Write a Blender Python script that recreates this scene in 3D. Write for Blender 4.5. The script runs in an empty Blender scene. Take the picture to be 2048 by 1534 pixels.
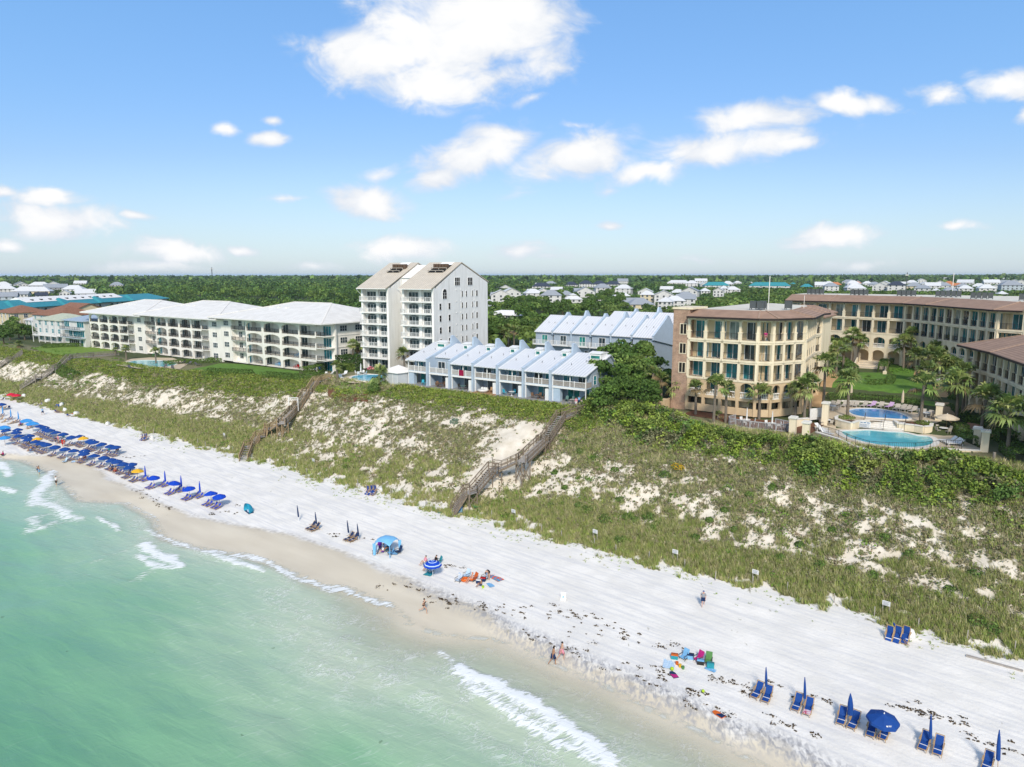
import bpy, bmesh, math, random
import numpy as np
from mathutils import Vector, Matrix
random.seed(7); RNG = np.random.default_rng(11)
scene = bpy.context.scene
COL = scene.collection
rad, sin, cos, pi = math.radians, math.sin, math.cos, math.pi

# ---------------------------------------------------------------- camera and the shore frame
F = 1420.0; PT = rad(8.73); CC, SS = cos(PT), sin(PT); CZ = 35.0
AN = rad(35.8); CA, SA = cos(AN), sin(AN)
cam = bpy.data.cameras.new('camera'); camo = bpy.data.objects.new('camera', cam); COL.objects.link(camo)
camo.location = (0, 0, CZ); camo.rotation_euler = (pi/2-PT, 0, 0)
cam.sensor_width = 36; cam.lens = F/2048*36; cam.clip_start = .5; cam.clip_end = 150000
scene.camera = camo

def W(r, n, z=0.0):
    """shore frame (r along the shore to the east, n inland) to world"""
    return Vector((r*CA+n*SA, -r*SA+n*CA, z))
def at(x, y, z):
    """the point of height z seen at photo pixel x, y, in the shore frame"""
    u = (x-1024)/F; v = (y-767)/F
    t = (CZ-z)/(SS+v*CC); X = u*t; Y = (CC-v*SS)*t
    return X*CA-Y*SA, X*SA+Y*CA

# ---------------------------------------------------------------- numpy noise
def vnoise(x, y, seed=0):
    x = np.asarray(x, float); y = np.asarray(y, float)
    xi = np.floor(x).astype(np.int64); yi = np.floor(y).astype(np.int64); fx = x-xi; fy = y-yi
    fx = fx*fx*(3-2*fx); fy = fy*fy*(3-2*fy)
    def h(a, b):
        k = (a*374761393+b*668265263+seed*1442695041) & 0x7fffffff
        k = ((k ^ (k >> 13))*1274126177) & 0x7fffffff
        return ((k ^ (k >> 16)) & 0xffff)/65535.0
    return (h(xi, yi)*(1-fx)+h(xi+1, yi)*fx)*(1-fy)+(h(xi, yi+1)*(1-fx)+h(xi+1, yi+1)*fx)*fy
def fbm(x, y, seed=0, o=4):
    s = 0; a = .5
    for i in range(o):
        s = s+a*vnoise(x*2**i, y*2**i, seed+i*17); a *= .5
    return s/(1-.5**o)
def sm(a, b, x):
    t = np.clip((x-a)/(b-a), 0, 1); return t*t*(3-2*t)

# ---------------------------------------------------------------- materials
MATS = {}
def nodes(name):
    m = bpy.data.materials.new(name); m.use_nodes = True; nt = m.node_tree
    return m, nt, nt.nodes['Principled BSDF']
def setc(s, c): s.default_value = (c[0], c[1], c[2], 1)
def mat(name, c, c2=None, scale=2.0, rough=.7, metal=0.0, bump=0.0, det=4, stretch=None, spec=.3, bscale=None, lo=.35, hi=.65):
    if name in MATS: return MATS[name]
    m, nt, b = nodes(name); N = nt.nodes.new; L = nt.links.new
    b.inputs['Roughness'].default_value = rough; b.inputs['Metallic'].default_value = metal
    b.inputs['Specular IOR Level'].default_value = spec
    if c2 is None: c2 = tuple(v*.86 for v in c)
    tc = N('ShaderNodeTexCoord'); no = N('ShaderNodeTexNoise'); no.inputs['Scale'].default_value = scale; no.inputs['Detail'].default_value = det
    src = tc.outputs['Object']
    if stretch:
        mp = N('ShaderNodeMapping'); mp.inputs['Scale'].default_value = stretch; L(src, mp.inputs['Vector']); src = mp.outputs[0]
    L(src, no.inputs['Vector'])
    rp = N('ShaderNodeValToRGB'); rp.color_ramp.elements[0].position = lo; rp.color_ramp.elements[1].position = hi
    rp.color_ramp.elements[0].color = (*c2, 1); rp.color_ramp.elements[1].color = (*c, 1)
    L(no.outputs['Fac'], rp.inputs['Fac']); L(rp.outputs[0], b.inputs['Base Color'])
    if bump:
        bp = N('ShaderNodeBump'); bp.inputs['Strength'].default_value = bump; bp.inputs['Distance'].default_value = .05
        n2 = N('ShaderNodeTexNoise'); n2.inputs['Scale'].default_value = bscale or scale*4; L(src, n2.inputs['Vector'])
        L(n2.outputs['Fac'], bp.inputs['Height']); L(bp.outputs[0], b.inputs['Normal'])
    MATS[name] = m; return m
def stripe_mat(name, c, c2, axis, period, width=.12, rough=.45, metal=0.0, bump=.6, var=.1):
    """ribbed metal or lapped siding: lines every «period» metres along an object axis"""
    if name in MATS: return MATS[name]
    m, nt, b = nodes(name); N = nt.nodes.new; L = nt.links.new
    b.inputs['Roughness'].default_value = rough; b.inputs['Metallic'].default_value = metal
    tc = N('ShaderNodeTexCoord'); sx = N('ShaderNodeSeparateXYZ'); L(tc.outputs['Object'], sx.inputs[0])
    d = N('ShaderNodeMath'); d.operation = 'DIVIDE'; L(sx.outputs['XYZ'.index(axis)], d.inputs[0]); d.inputs[1].default_value = period
    fr = N('ShaderNodeMath'); fr.operation = 'FRACT'; L(d.outputs[0], fr.inputs[0])
    lt = N('ShaderNodeMath'); lt.operation = 'LESS_THAN'; L(fr.outputs[0], lt.inputs[0]); lt.inputs[1].default_value = width
    no = N('ShaderNodeTexNoise'); no.inputs['Scale'].default_value = .8; no.inputs['Detail'].default_value = 5; L(tc.outputs['Object'], no.inputs['Vector'])
    rp = N('ShaderNodeValToRGB'); rp.color_ramp.elements[0].position = .3; rp.color_ramp.elements[1].position = .7
    rp.color_ramp.elements[0].color = (*[v*(1-var) for v in c], 1); rp.color_ramp.elements[1].color = (*c, 1); L(no.outputs['Fac'], rp.inputs[0])
    mx = N('ShaderNodeMix'); mx.data_type = 'RGBA'; L(lt.outputs[0], mx.inputs[0]); L(rp.outputs[0], mx.inputs[6]); setc(mx.inputs[7], c2)
    L(mx.outputs[2], b.inputs['Base Color'])
    bp = N('ShaderNodeBump'); bp.inputs['Strength'].default_value = bump; bp.inputs['Distance'].default_value = .04; L(fr.outputs[0], bp.inputs['Height'])
    L(bp.outputs[0], b.inputs['Normal']); MATS[name] = m; return m
def attr_mat(name, rough=.6, mul=1.0, trans=.0, spec=.2):
    """colour read from each clump's own «tint»"""
    if name in MATS: return MATS[name]
    m, nt, b = nodes(name); N = nt.nodes.new; L = nt.links.new
    a = N('ShaderNodeAttribute'); a.attribute_name = 'tint'
    b.inputs['Roughness'].default_value = rough; b.inputs['Specular IOR Level'].default_value = spec
    L(a.outputs['Color'], b.inputs['Base Color'])
    if trans:
        t = N('ShaderNodeBsdfTranslucent'); mx = N('ShaderNodeMixShader'); mx.inputs[0].default_value = trans
        L(a.outputs['Color'], t.inputs[0]); L(b.outputs[0], mx.inputs[1]); L(t.outputs[0], mx.inputs[2])
        L(mx.outputs[0], nt.nodes['Material Output'].inputs[0])
    MATS[name] = m; return m
def glass_mat(name, c, rough=.06):
    if name in MATS: return MATS[name]
    m, nt, b = nodes(name); N = nt.nodes.new; L = nt.links.new
    tc = N('ShaderNodeTexCoord'); no = N('ShaderNodeTexNoise'); no.inputs['Scale'].default_value = .55; L(tc.outputs['Object'], no.inputs['Vector'])
    rp = N('ShaderNodeValToRGB'); rp.color_ramp.elements[0].position = .4; rp.color_ramp.elements[1].position = .6
    rp.color_ramp.elements[0].color = (*[v*.5 for v in c], 1); rp.color_ramp.elements[1].color = (*c, 1)
    L(no.outputs[0], rp.inputs[0]); L(rp.outputs[0], b.inputs['Base Color'])
    b.inputs['Roughness'].default_value = rough; b.inputs['Specular IOR Level'].default_value = .6
    MATS[name] = m; return m
def brick_mat(name, c, c2, mortar, scale):
    if name in MATS: return MATS[name]
    m, nt, b = nodes(name); N = nt.nodes.new; L = nt.links.new
    tc = N('ShaderNodeTexCoord'); mp = N('ShaderNodeMapping'); mp.inputs['Rotation'].default_value = (pi/2, 0, 0); L(tc.outputs['Object'], mp.inputs[0])
    # brick courses run along x+y so that every upright face shows them
    sx = N('ShaderNodeSeparateXYZ'); L(tc.outputs['Object'], sx.inputs[0]); ad = N('ShaderNodeMath'); L(sx.outputs[0], ad.inputs[0]); L(sx.outputs[1], ad.inputs[1])
    cb = N('ShaderNodeCombineXYZ'); L(ad.outputs[0], cb.inputs[0]); L(sx.outputs[2], cb.inputs[1])
    br = N('ShaderNodeTexBrick'); L(cb.outputs[0], br.inputs['Vector']); br.inputs['Scale'].default_value = scale
    setc(br.inputs['Color1'], c); setc(br.inputs['Color2'], c2); setc(br.inputs['Mortar'], mortar); br.inputs['Mortar Size'].default_value = .025
    br.inputs['Bias'].default_value = -.2
    no = N('ShaderNodeTexNoise'); no.inputs['Scale'].default_value = 1.3; no.inputs['Detail'].default_value = 6; L(tc.outputs['Object'], no.inputs['Vector'])
    mx = N('ShaderNodeMix'); mx.data_type = 'RGBA'; mx.blend_type = 'OVERLAY'; mx.inputs[0].default_value = .6; L(br.outputs[0], mx.inputs[6]); L(no.outputs[0], mx.inputs[7])
    L(mx.outputs[2], b.inputs['Base Color']); b.inputs['Roughness'].default_value = .85; MATS[name] = m; return m

# ---------------------------------------------------------------- objects
def tag(o, label=None, cat=None, group=None, kind=None):
    if label: o['label'] = label
    if cat: o['category'] = cat
    if group: o['group'] = group
    if kind: o['kind'] = kind
    return o
def place(o, r, n, z, rz=0.0):
    o.location = W(r, n, z); o.rotation_euler = (0, 0, rz-AN)
def thing(name, label, cat, r=0, n=0, z=0, rz=0.0, group=None):
    o = bpy.data.objects.new(name, None); o.empty_display_size = .2; COL.objects.link(o)
    place(o, r, n, z, rz); return tag(o, label, cat, group)
def copy_tree(o, parent=None):
    c = o.copy(); COL.objects.link(c)
    if parent is not None: c.parent = parent
    for ch in list(o.children): copy_tree(ch, c)
    return c

class MB:
    """collects simple solids and links them as one mesh object"""
    def __init__(s): s.v = []; s.f = []; s.mi = []; s.T = None; s.m = 0
    def add(s, vs, fs):
        b = len(s.v)
        if s.T is not None: vs = [tuple(s.T @ Vector(p)) for p in vs]
        s.v += [tuple(p) for p in vs]; s.f += [tuple(i+b for i in f) for f in fs]; s.mi += [s.m]*len(fs); return s
    def box(s, x0, y0, z0, x1, y1, z1):
        if x1 < x0: x0, x1 = x1, x0
        if y1 < y0: y0, y1 = y1, y0
        if z1 < z0: z0, z1 = z1, z0
        return s.add([(x0,y0,z0),(x1,y0,z0),(x1,y1,z0),(x0,y1,z0),(x0,y0,z1),(x1,y0,z1),(x1,y1,z1),(x0,y1,z1)],
                     [(0,3,2,1),(4,5,6,7),(0,1,5,4),(1,2,6,5),(2,3,7,6),(3,0,4,7)])
    def poly(s, ps): return s.add(ps, [tuple(range(len(ps)))])
    def prism(s, pts, axis, a0, a1):
        """a polygon pushed along an axis: 'x' takes (y,z), 'y' takes (x,z), 'z' takes (x,y)"""
        n = len(pts)
        def p(q, a): return (a, q[0], q[1]) if axis == 'x' else (q[0], a, q[1]) if axis == 'y' else (q[0], q[1], a)
        vs = [p(q, a0) for q in pts]+[p(q, a1) for q in pts]
        return s.add(vs, [tuple(range(n))[::-1], tuple(range(n, 2*n))]+[(i, (i+1) % n, n+(i+1) % n, n+i) for i in range(n)])
    def bar(s, p0, p1, w, h=None):
        """a squared beam between two points"""
        h = h or w; p0 = Vector(p0); p1 = Vector(p1); d = (p1-p0)
        if d.length < 1e-6: return s
        d.normalize(); up = Vector((0,0,1)) if abs(d.z) < .95 else Vector((1,0,0)); a = d.cross(up).normalized()*w/2; b = a.cross(d).normalized()*h/2
        vs = [p+i*a+j*b for p in (p0, p1) for i, j in ((-1,-1),(1,-1),(1,1),(-1,1))]
        return s.add(vs, [(0,1,2,3),(7,6,5,4),(0,4,5,1),(1,5,6,2),(2,6,7,3),(3,7,4,0)])
    def tube(s, pts, rs, n=8, cap=True):
        pts = [Vector(p) for p in pts]
        if not hasattr(rs, '__len__'): rs = [rs]*len(pts)
        vs = []; k = len(pts)
        for i, p in enumerate(pts):
            d = (pts[min(i+1, k-1)]-pts[max(i-1, 0)]).normalized(); up = Vector((0,0,1)) if abs(d.z) < .95 else Vector((1,0,0))
            a = d.cross(up).normalized(); b = a.cross(d)
            vs += [p+(a*cos(2*pi*j/n)+b*sin(2*pi*j/n))*rs[i] for j in range(n)]
        fs = [(i*n+j, i*n+(j+1) % n, (i+1)*n+(j+1) % n, (i+1)*n+j) for i in range(k-1) for j in range(n)]
        if cap: fs += [tuple(range(n))[::-1], tuple(range((k-1)*n, k*n))]
        return s.add(vs, fs)
    def lathe(s, prof, n=12, c=(0,0,0)):
        return s.tube([(c[0], c[1], c[2]+z+i*1e-5) for i, (r_, z) in enumerate(prof)], [max(r_, .001) for r_, z in prof], n)
    def obj(s, name, mats, parent=None, smooth=False):
        me = bpy.data.meshes.new(name); me.from_pydata(s.v, [], s.f)
        if not isinstance(mats, (list, tuple)): mats = [mats]
        for m in mats: me.materials.append(m)
        if len(mats) > 1: me.polygons.foreach_set('material_index', s.mi)
        bm = bmesh.new(); bm.from_mesh(me); bmesh.ops.recalc_face_normals(bm, faces=bm.faces); bm.to_mesh(me); bm.free()
        if smooth: me.polygons.foreach_set('use_smooth', [True]*len(me.polygons))
        o = bpy.data.objects.new(name, me); COL.objects.link(o)
        if parent is not None: o.parent = parent
        return o
def box(*a): return MB().box(*a)

def np_mesh(name, V, Fc, mats, tint=None, smooth=False, link=True):
    """fast mesh from numpy: V (k,3), Fc (m,3 or 4), tint (k,3)"""
    me = bpy.data.meshes.new(name); m, q = Fc.shape
    me.vertices.add(len(V)); me.vertices.foreach_set('co', np.ascontiguousarray(V, np.float32).ravel())
    me.loops.add(m*q); me.loops.foreach_set('vertex_index', np.ascontiguousarray(Fc, np.int32).ravel())
    me.polygons.add(m); me.polygons.foreach_set('loop_start', np.arange(0, m*q, q, dtype=np.int32))
    if smooth: me.polygons.foreach_set('use_smooth', np.ones(m, bool))
    if tint is not None:
        a = me.attributes.new('tint', 'FLOAT_COLOR', 'POINT'); a.data.foreach_set('color', np.concatenate([tint, np.ones((len(V),1))], 1).astype(np.float32).ravel())
    for mm in (mats if isinstance(mats, (list, tuple)) else [mats]): me.materials.append(mm)
    me.update(calc_edges=True)
    if not link: return me
    o = bpy.data.objects.new(name, me); COL.objects.link(o); return o
def fattr(me, name, a):
    at_ = me.attributes.new(name, 'FLOAT', 'POINT'); at_.data.foreach_set('value', np.ascontiguousarray(a, np.float32).ravel())
def Wn(r, n, z): return np.stack([r*CA+n*SA, -r*SA+n*CA, z], -1)

# ---------------------------------------------------------------- lie of the land
def line_rn(pts, z):
    q = sorted(at(x, y, z) for x, y in pts); return np.array([a[0] for a in q]), np.array([a[1] for a in q])
WET = line_rn([(0,907),(126,914),(191,935),(212,959),(267,979),(328,1013),(400,1037),(478,1053),(581,1071),(700,1112),(788,1150),(838,1170),(905,1200),(964,1223),(1022,1264),(1081,1288),(1139,1314),(1213,1349),(1257,1364),(1300,1384),(1352,1402),(1400,1430),(1470,1465),(1540,1480),(1610,1515),(1640,1540)], .5)
EDGE = line_rn([(0,915),(50,920),(110,945),(165,1000),(255,1005),(310,1035),(330,1075),(380,1090),(470,1105),(560,1130),(640,1165),(700,1176),(759,1194),(788,1211),(826,1247),(887,1267),(993,1275),(1066,1302),(1139,1337),(1227,1372),(1300,1413),(1400,1455),(1500,1510),(1540,1534)], .06)
def n_wet(r): return np.interp(r, *WET)
def n_edge(r): return np.minimum(np.interp(r, *EDGE), n_wet(r)-.5)
def n_toe(r): return 73.9+2.0*(fbm(np.asarray(r)/16., np.asarray(r)*0+.5, 3, 3)-.5)*2
def n_crest(r): return np.interp(r, [-400,-240,-200,-150,-122,-60,-30,60], [90,90,91,94,98,98,97,97])
def z_top(r): return np.interp(r, [-400,-220,-180,-140,-128,-121,-20,30,100], [11,11,11.3,12,12.2,13.5,13.4,13.4,13.4])
def height(r, n, rough=True):
    r = np.asarray(r, float); n = np.asarray(n, float)
    e = n_edge(r); w = n_wet(r)+.5; t = n_toe(r); c = n_crest(r); zt = z_top(r)
    z = np.where(n < e, np.maximum(-.055*(e-n), -3.5), 0)
    z = z+.55*sm(0, 1, (n-e)/np.maximum(w-e, 1.))+ (n > w)*1.45*np.clip((n-w)/(t-w), 0, 1)
    q = np.clip((n-t)/(c-t), 0, 1)
    z = z+(zt-2.0)*(.72*q+.28*q*q*(3-2*q))
    if rough:
        z = z+np.sin(pi*q)*(fbm(r/9., n/7., 5)-.5)*2.6+np.sin(pi*q)*(fbm(r/2.2, n/2.2, 8, 3)-.5)*.8
        z = z+sm(0, 2, n-w)*(1-q)*(fbm(r/1.1, n/.8, 21, 3)-.5)*.10
    # towards the back the land climbs a little
    return z+np.clip(n-230, 0, 900)*.0035
def gz(r, n): return float(height(r, n))
def hit(x, y, lo=0.0, hi=16.0):
    """where the sight line of photo pixel x, y meets the ground"""
    a, b = hi, lo
    for i in range(40):
        m_ = (a+b)/2; r, n = at(x, y, m_)
        if gz(r, n) > m_: b = m_
        else: a = m_
    r, n = at(x, y, a); return r, n, gz(r, n)
# ================================================================= SETTING
PADS = []   # levelled ground: (r0, n0, r1, n1, z, blend)
_h0 = height
def height(r, n, rough=True):
    z = _h0(r, n, rough); r = np.asarray(r, float); n = np.asarray(n, float)
    for a, b, c, d, pz, bl in PADS:
        ds = np.maximum(np.maximum(a-r, r-c), np.maximum(b-n, n-d))
        k = 1-sm(0, bl, ds); z = z*(1-k)+pz*k
    return z
PADS += [(-202, 91.5, -166, 104, 11.35, 2.5), (-117, 99, -102.5, 107.5, 13.25, 2.5), (-23, 98.5, -3.5, 111.5, 13.25, 2.2),
         (-24, 112.5, -8, 124, 14.05, 1.2), (-34.5, 101.5, -25, 106, 13.0, 2), (-45, 135, -6, 185, 15.0, 9), (-40, 124.5, -3, 136, 14.3, 3)]

def veg_density(r, n, fa=1.6):
    """share of the dune hidden by plants"""
    r = np.asarray(r, float); n = np.asarray(n, float); t = n_toe(r); c = n_crest(r); q = (n-t)/(c-t)
    big = fbm(r/11.+n/19., n/6.-r/31., 31, 4); fine = fbm(r/1.7+n/3.0, n/1.2-r/5., 37, 3)
    right = sm(-58, -50, r); left = 1-sm(-125, -112, r)
    mdl = sm(-112, -104, r)*(1-sm(-66, -58, r)); toe = 1-sm(.10, .26, q+mdl*.13-left*.13+(big-.5)*.30+(fine-.5)*.12)
    top = sm(.80-.17*left, .92-.15*left, q+(big-.5)*.30)
    mid = .60+right*(-.12+.40*sm(.35, .80, q))
    mid = np.clip(mid+(big-.5)*.9+(fine-.5)*fa, .03, .97)
    mid = np.clip(mid-left*.12*sm(.3, .5, q)*(1-sm(.6, .75, q)), .03, .95)
    sand = np.exp(-((r+62.5+(q-.5)*1.5)/5.5)**2)*sm(.05, .22, q)*(1-sm(.72, .95, q))   # bare sand under the near stairs
    mid = mid*(1-.93*sand)
    d = np.maximum(np.maximum(toe*(1-.6*sand), top), mid)*sm(-.10, .06, q+(fine-.5)*.22)
    d = d*np.where((n > c+6) & (r > -60), 0.9, 1)
    return np.clip(d+(fine-.5)*.5*(d > .04)*(d < .85), 0, 1), q

def axis(fine0, fine1, step, lo, hi, g=1.16):
    a = list(np.arange(fine0, fine1+1e-6, step)); s = step
    while a[-1] < hi: s *= g; a.append(a[-1]+s)
    s = step
    while a[0] > lo: s *= g; a.insert(0, a[0]-s)
    return np.array(a)
def grid_mesh(name, ra, na, zf, m, keep=None, smooth=True):
    R, Nn = np.meshgrid(ra, na, indexing='ij'); Z = zf(R, Nn); a, b = len(ra), len(na)
    idx = np.arange(a*b).reshape(a, b); q = np.stack([idx[:-1,:-1], idx[1:,:-1], idx[1:,1:], idx[:-1,1:]], -1).reshape(-1, 4)
    o = np_mesh(name, Wn(R, Nn, Z).reshape(-1, 3), q, m, smooth=smooth)
    return o, R.ravel(), Nn.ravel(), Z.ravel()

def ground_material():
    m, nt, b = nodes('sand and soil'); N = nt.nodes.new; L = nt.links.new
    def at_(k):
        a = N('ShaderNodeAttribute'); a.attribute_name = k; return a.outputs['Fac']
    tc = N('ShaderNodeTexCoord')
    def noise(s, d=5, st=None, dist=0.0):
        n_ = N('ShaderNodeTexNoise'); n_.inputs['Scale'].default_value = s; n_.inputs['Detail'].default_value = d; n_.inputs['Distortion'].default_value = dist
        if st:
            mp = N('ShaderNodeMapping'); mp.vector_type = 'TEXTURE'; mp.inputs['Rotation'].default_value = (0, 0, -st[0]); mp.inputs['Scale'].default_value = tuple(1/q for q in st[1])
            L(tc.outputs['Object'], mp.inputs[0]); L(mp.outputs[0], n_.inputs['Vector'])
        else: L(tc.outputs['Object'], n_.inputs['Vector'])
        return n_.outputs['Fac']
    def ramp(src, *st):
        r_ = N('ShaderNodeValToRGB'); e = r_.color_ramp.elements
        while len(e) < len(st): e.new(.5)
        for i, (p_, c_) in enumerate(st): e[i].position = p_; e[i].color = (*c_, 1) if hasattr(c_, '__len__') else (c_, c_, c_, 1)
        L(src, r_.inputs[0]); return r_.outputs[0]
    def mix(f, a, c_, mode='MIX'):
        x = N('ShaderNodeMix'); x.data_type = 'RGBA'; x.blend_type = mode
        for k, s in ((0, f), (6, a), (7, c_)):
            if hasattr(s, 'is_linked'): L(s, x.inputs[k])
            elif k == 0: x.inputs[0].default_value = s
            else: setc(x.inputs[k], s)
        return x.outputs[2]
    def math_(op, a, c_):
        x = N('ShaderNodeMath'); x.operation = op
        for k, s in ((0, a), (1, c_)):
            if hasattr(s, 'is_linked'): L(s, x.inputs[k])
            else: x.inputs[k].default_value = s
        return x.outputs[0]
    dry = mix(ramp(noise(.35), (.35, .0), (.65, 1.)), (.76,.735,.685), (.86,.83,.775))
    dry = mix(ramp(noise(.9, 6, (AN+.08, (.22, 2.6, 1))), (.46, 0.), (.62, .6)), dry, (.64,.635,.635))      # raked wheel and foot tracks along the shore
    dry = mix(ramp(noise(11, 4), (.58, 0.), (.70, .35)), dry, (.60,.585,.56))
    dry = mix(ramp(noise(4.5, 3), (.62, 0.), (.70, .34)), dry, (.58,.57,.55))
    dune = mix(ramp(noise(.8, 6), (.3, 0.), (.7, 1.)), (.62,.55,.44), (.76,.70,.60))
    wet = mix(ramp(noise(.25, 5, (AN, (.4, 1.6, 1))), (.3, 0.), (.7, 1.)), (.60,.53,.41), (.70,.63,.50))
    col = mix(at_('dune'), dry, dune)
    grey = math_('MULTIPLY', at_('streak'), ramp(noise(1.9, 9, (AN-.5, (1.7, .8, 1)), .7), (.40, 0.), (.64, 1.)))
    col = mix(at_('wet'), col, wet); col = mix(grey, col, (.33,.33,.345))
    line = math_('MULTIPLY', at_('lip'), ramp(noise(1.6, 5), (.40, 0.), (.62, .75)))
    col = mix(line, col, (.36,.32,.26))
    veg = mix(ramp(noise(1.7, 6), (.3, 0.), (.7, 1.)), (.17,.155,.085), (.21,.20,.10))
    vf = math_('MULTIPLY_ADD', at_('veg'), 1.0); nt.nodes[-1].inputs[2].default_value = 0.0
    col = mix(ramp(math_('ADD', at_('veg'), math_('MULTIPLY', math_('SUBTRACT', noise(1.25, 7, (AN-.5, (1.5, .8, 1)), .6), .5), 2.0)), (.40, 0.), (.72, 1.)), col, veg)
    far = mix(ramp(noise(.02, 8), (.3, 0.), (.7, 1.)), (.035,.055,.02), (.09,.11,.04))
    col = mix(at_('inland'), col, far)
    L(col, b.inputs['Base Color'])
    rg = mix(at_('wet'), (.9,.9,.9), (.5,.5,.5)); L(rg, b.inputs['Roughness'])
    b.inputs['Specular IOR Level'].default_value = .25
    bp = N('ShaderNodeBump'); bp.inputs['Distance'].default_value = .12; L(noise(3.2, 6), bp.inputs['Height'])
    st = mix(at_('wet'), (.3,.3,.3), (.02,.02,.02)); L(st, bp.inputs['Strength']); L(bp.outputs[0], b.inputs['Normal'])
    return m
ra = axis(-330, 42, .62, -2900, 3200); na = axis(44, 104, .5, 40, 5200, 1.14)
ground, gr, gn, gzv = grid_mesh('ground', ra, na, height, ground_material()); tag(ground, kind='structure')
w = n_wet(gr); gme = ground.data
vd, gq = veg_density(gr, gn, .5)
fattr(gme, 'wet', 1-sm(-.35, .45, gn-w+(fbm(gr/2.5, gn/2.5, 41)-.5)*1.5))
fattr(gme, 'lip', np.exp(-((gn-w-.2)/.45)**2)*.8)
stk = np.exp(-((gn-w+.1)/1.2)**2)*sm(-62, -48, gr)*.8+.6*np.exp(-((gn-w-.8)/1.0)**2)*sm(-50, -30, gr)
fattr(gme, 'streak', np.clip(stk, 0, 1)); fattr(gme, 'veg', vd*(gn < 125)); fattr(gme, 'dune', sm(-.05, .12, gq))
fattr(gme, 'inland', sm(0, 5, gn-n_crest(gr)-7))

# ---- sea
FOAM = [  # photo traces of the white water: points, half width in metres, strength
 ([(905,1335),(945,1352),(1000,1372),(1060,1405),(1120,1448),(1180,1498),(1225,1536)], 1.0, 1.25),
 ([(925,1358),(980,1395),(1040,1436),(1090,1470),(1150,1512),(1190,1540)], .75, .95),
 ([(985,1372),(1050,1420),(1130,1475),(1200,1530)], 1.6, .62),
 ([(108,940),(90,965),(72,990),(70,1010)], 1.3, .95), ([(70,1000),(110,1015),(152,1038)], 1.7, .85), ([(75,1035),(60,1062),(110,1045)], 1.4, .70), ([(95,985),(120,1030)], 2.4, .55),
 ([(255,1004),(290,1022),(318,1040)], .5, .8), ([(300,1060),(345,1080),(400,1098),(440,1104),(480,1118),(522,1142)], .75, .9), ([(405,1100),(470,1122),(525,1145)], .55, 1.0),
 ([(290,1088),(320,1105),(358,1132)], 1.0, 1.1), ([(285,1110),(310,1130),(345,1136)], 1.0, .85), ([(262,1160),(285,1145),(330,1128)], .9, .62),
 ([(470,1104),(520,1116),(565,1136),(600,1158),(650,1172),(700,1182),(760,1203),(785,1212)], .9, .98), ([(575,1140),(640,1168),(720,1192)], .8, .75),
 ([(0,925),(14,940),(20,952)], 1.2, 1.0), ([(0,975),(25,985)], 1.0, .9), ([(195,1038),(225,1052),(237,1062)], .55, .95),
 ([(150,1130),(200,1120),(270,1094)], .6, .55), ([(700,1280),(720,1300)], .7, .5), ([(880,1300),(900,1330)], .6, .8), ([(960,1330),(1030,1352)], 1.3, .35)]
def seg_dist(r, n, P0, P1):
    a = np.array(P0); d = np.array(P1)-a; t = np.clip(((r-a[0])*d[0]+(n-a[1])*d[1])/(d@d+1e-9), 0, 1)
    return np.hypot(r-a[0]-t*d[0], n-a[1]-t*d[1])
def foam_field(r, n):
    rr = r+(fbm(r/3., n/3., 51)-.5)*2.2; nn = n+(fbm(r/3., n/3., 57)-.5)*1.8; f = np.zeros_like(r); h = np.zeros_like(r)
    for pts, hw, s in FOAM:
        q = [at(x, y, .1) for x, y in pts]; lo = np.array(q).min(0)-8; hi = np.array(q).max(0)+8
        k = np.where((r > lo[0]) & (r < hi[0]) & (n > lo[1]) & (n < hi[1]))[0]
        if not len(k): continue
        d = np.min([seg_dist(rr[k], nn[k], q[i], q[i+1]) for i in range(len(q)-1)], 0)
        f[k] = np.maximum(f[k], s*np.exp(-(d/hw)**2)); h[k] = np.maximum(h[k], s*np.exp(-(d/(hw*1.4))**2))
    return f, h
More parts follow.
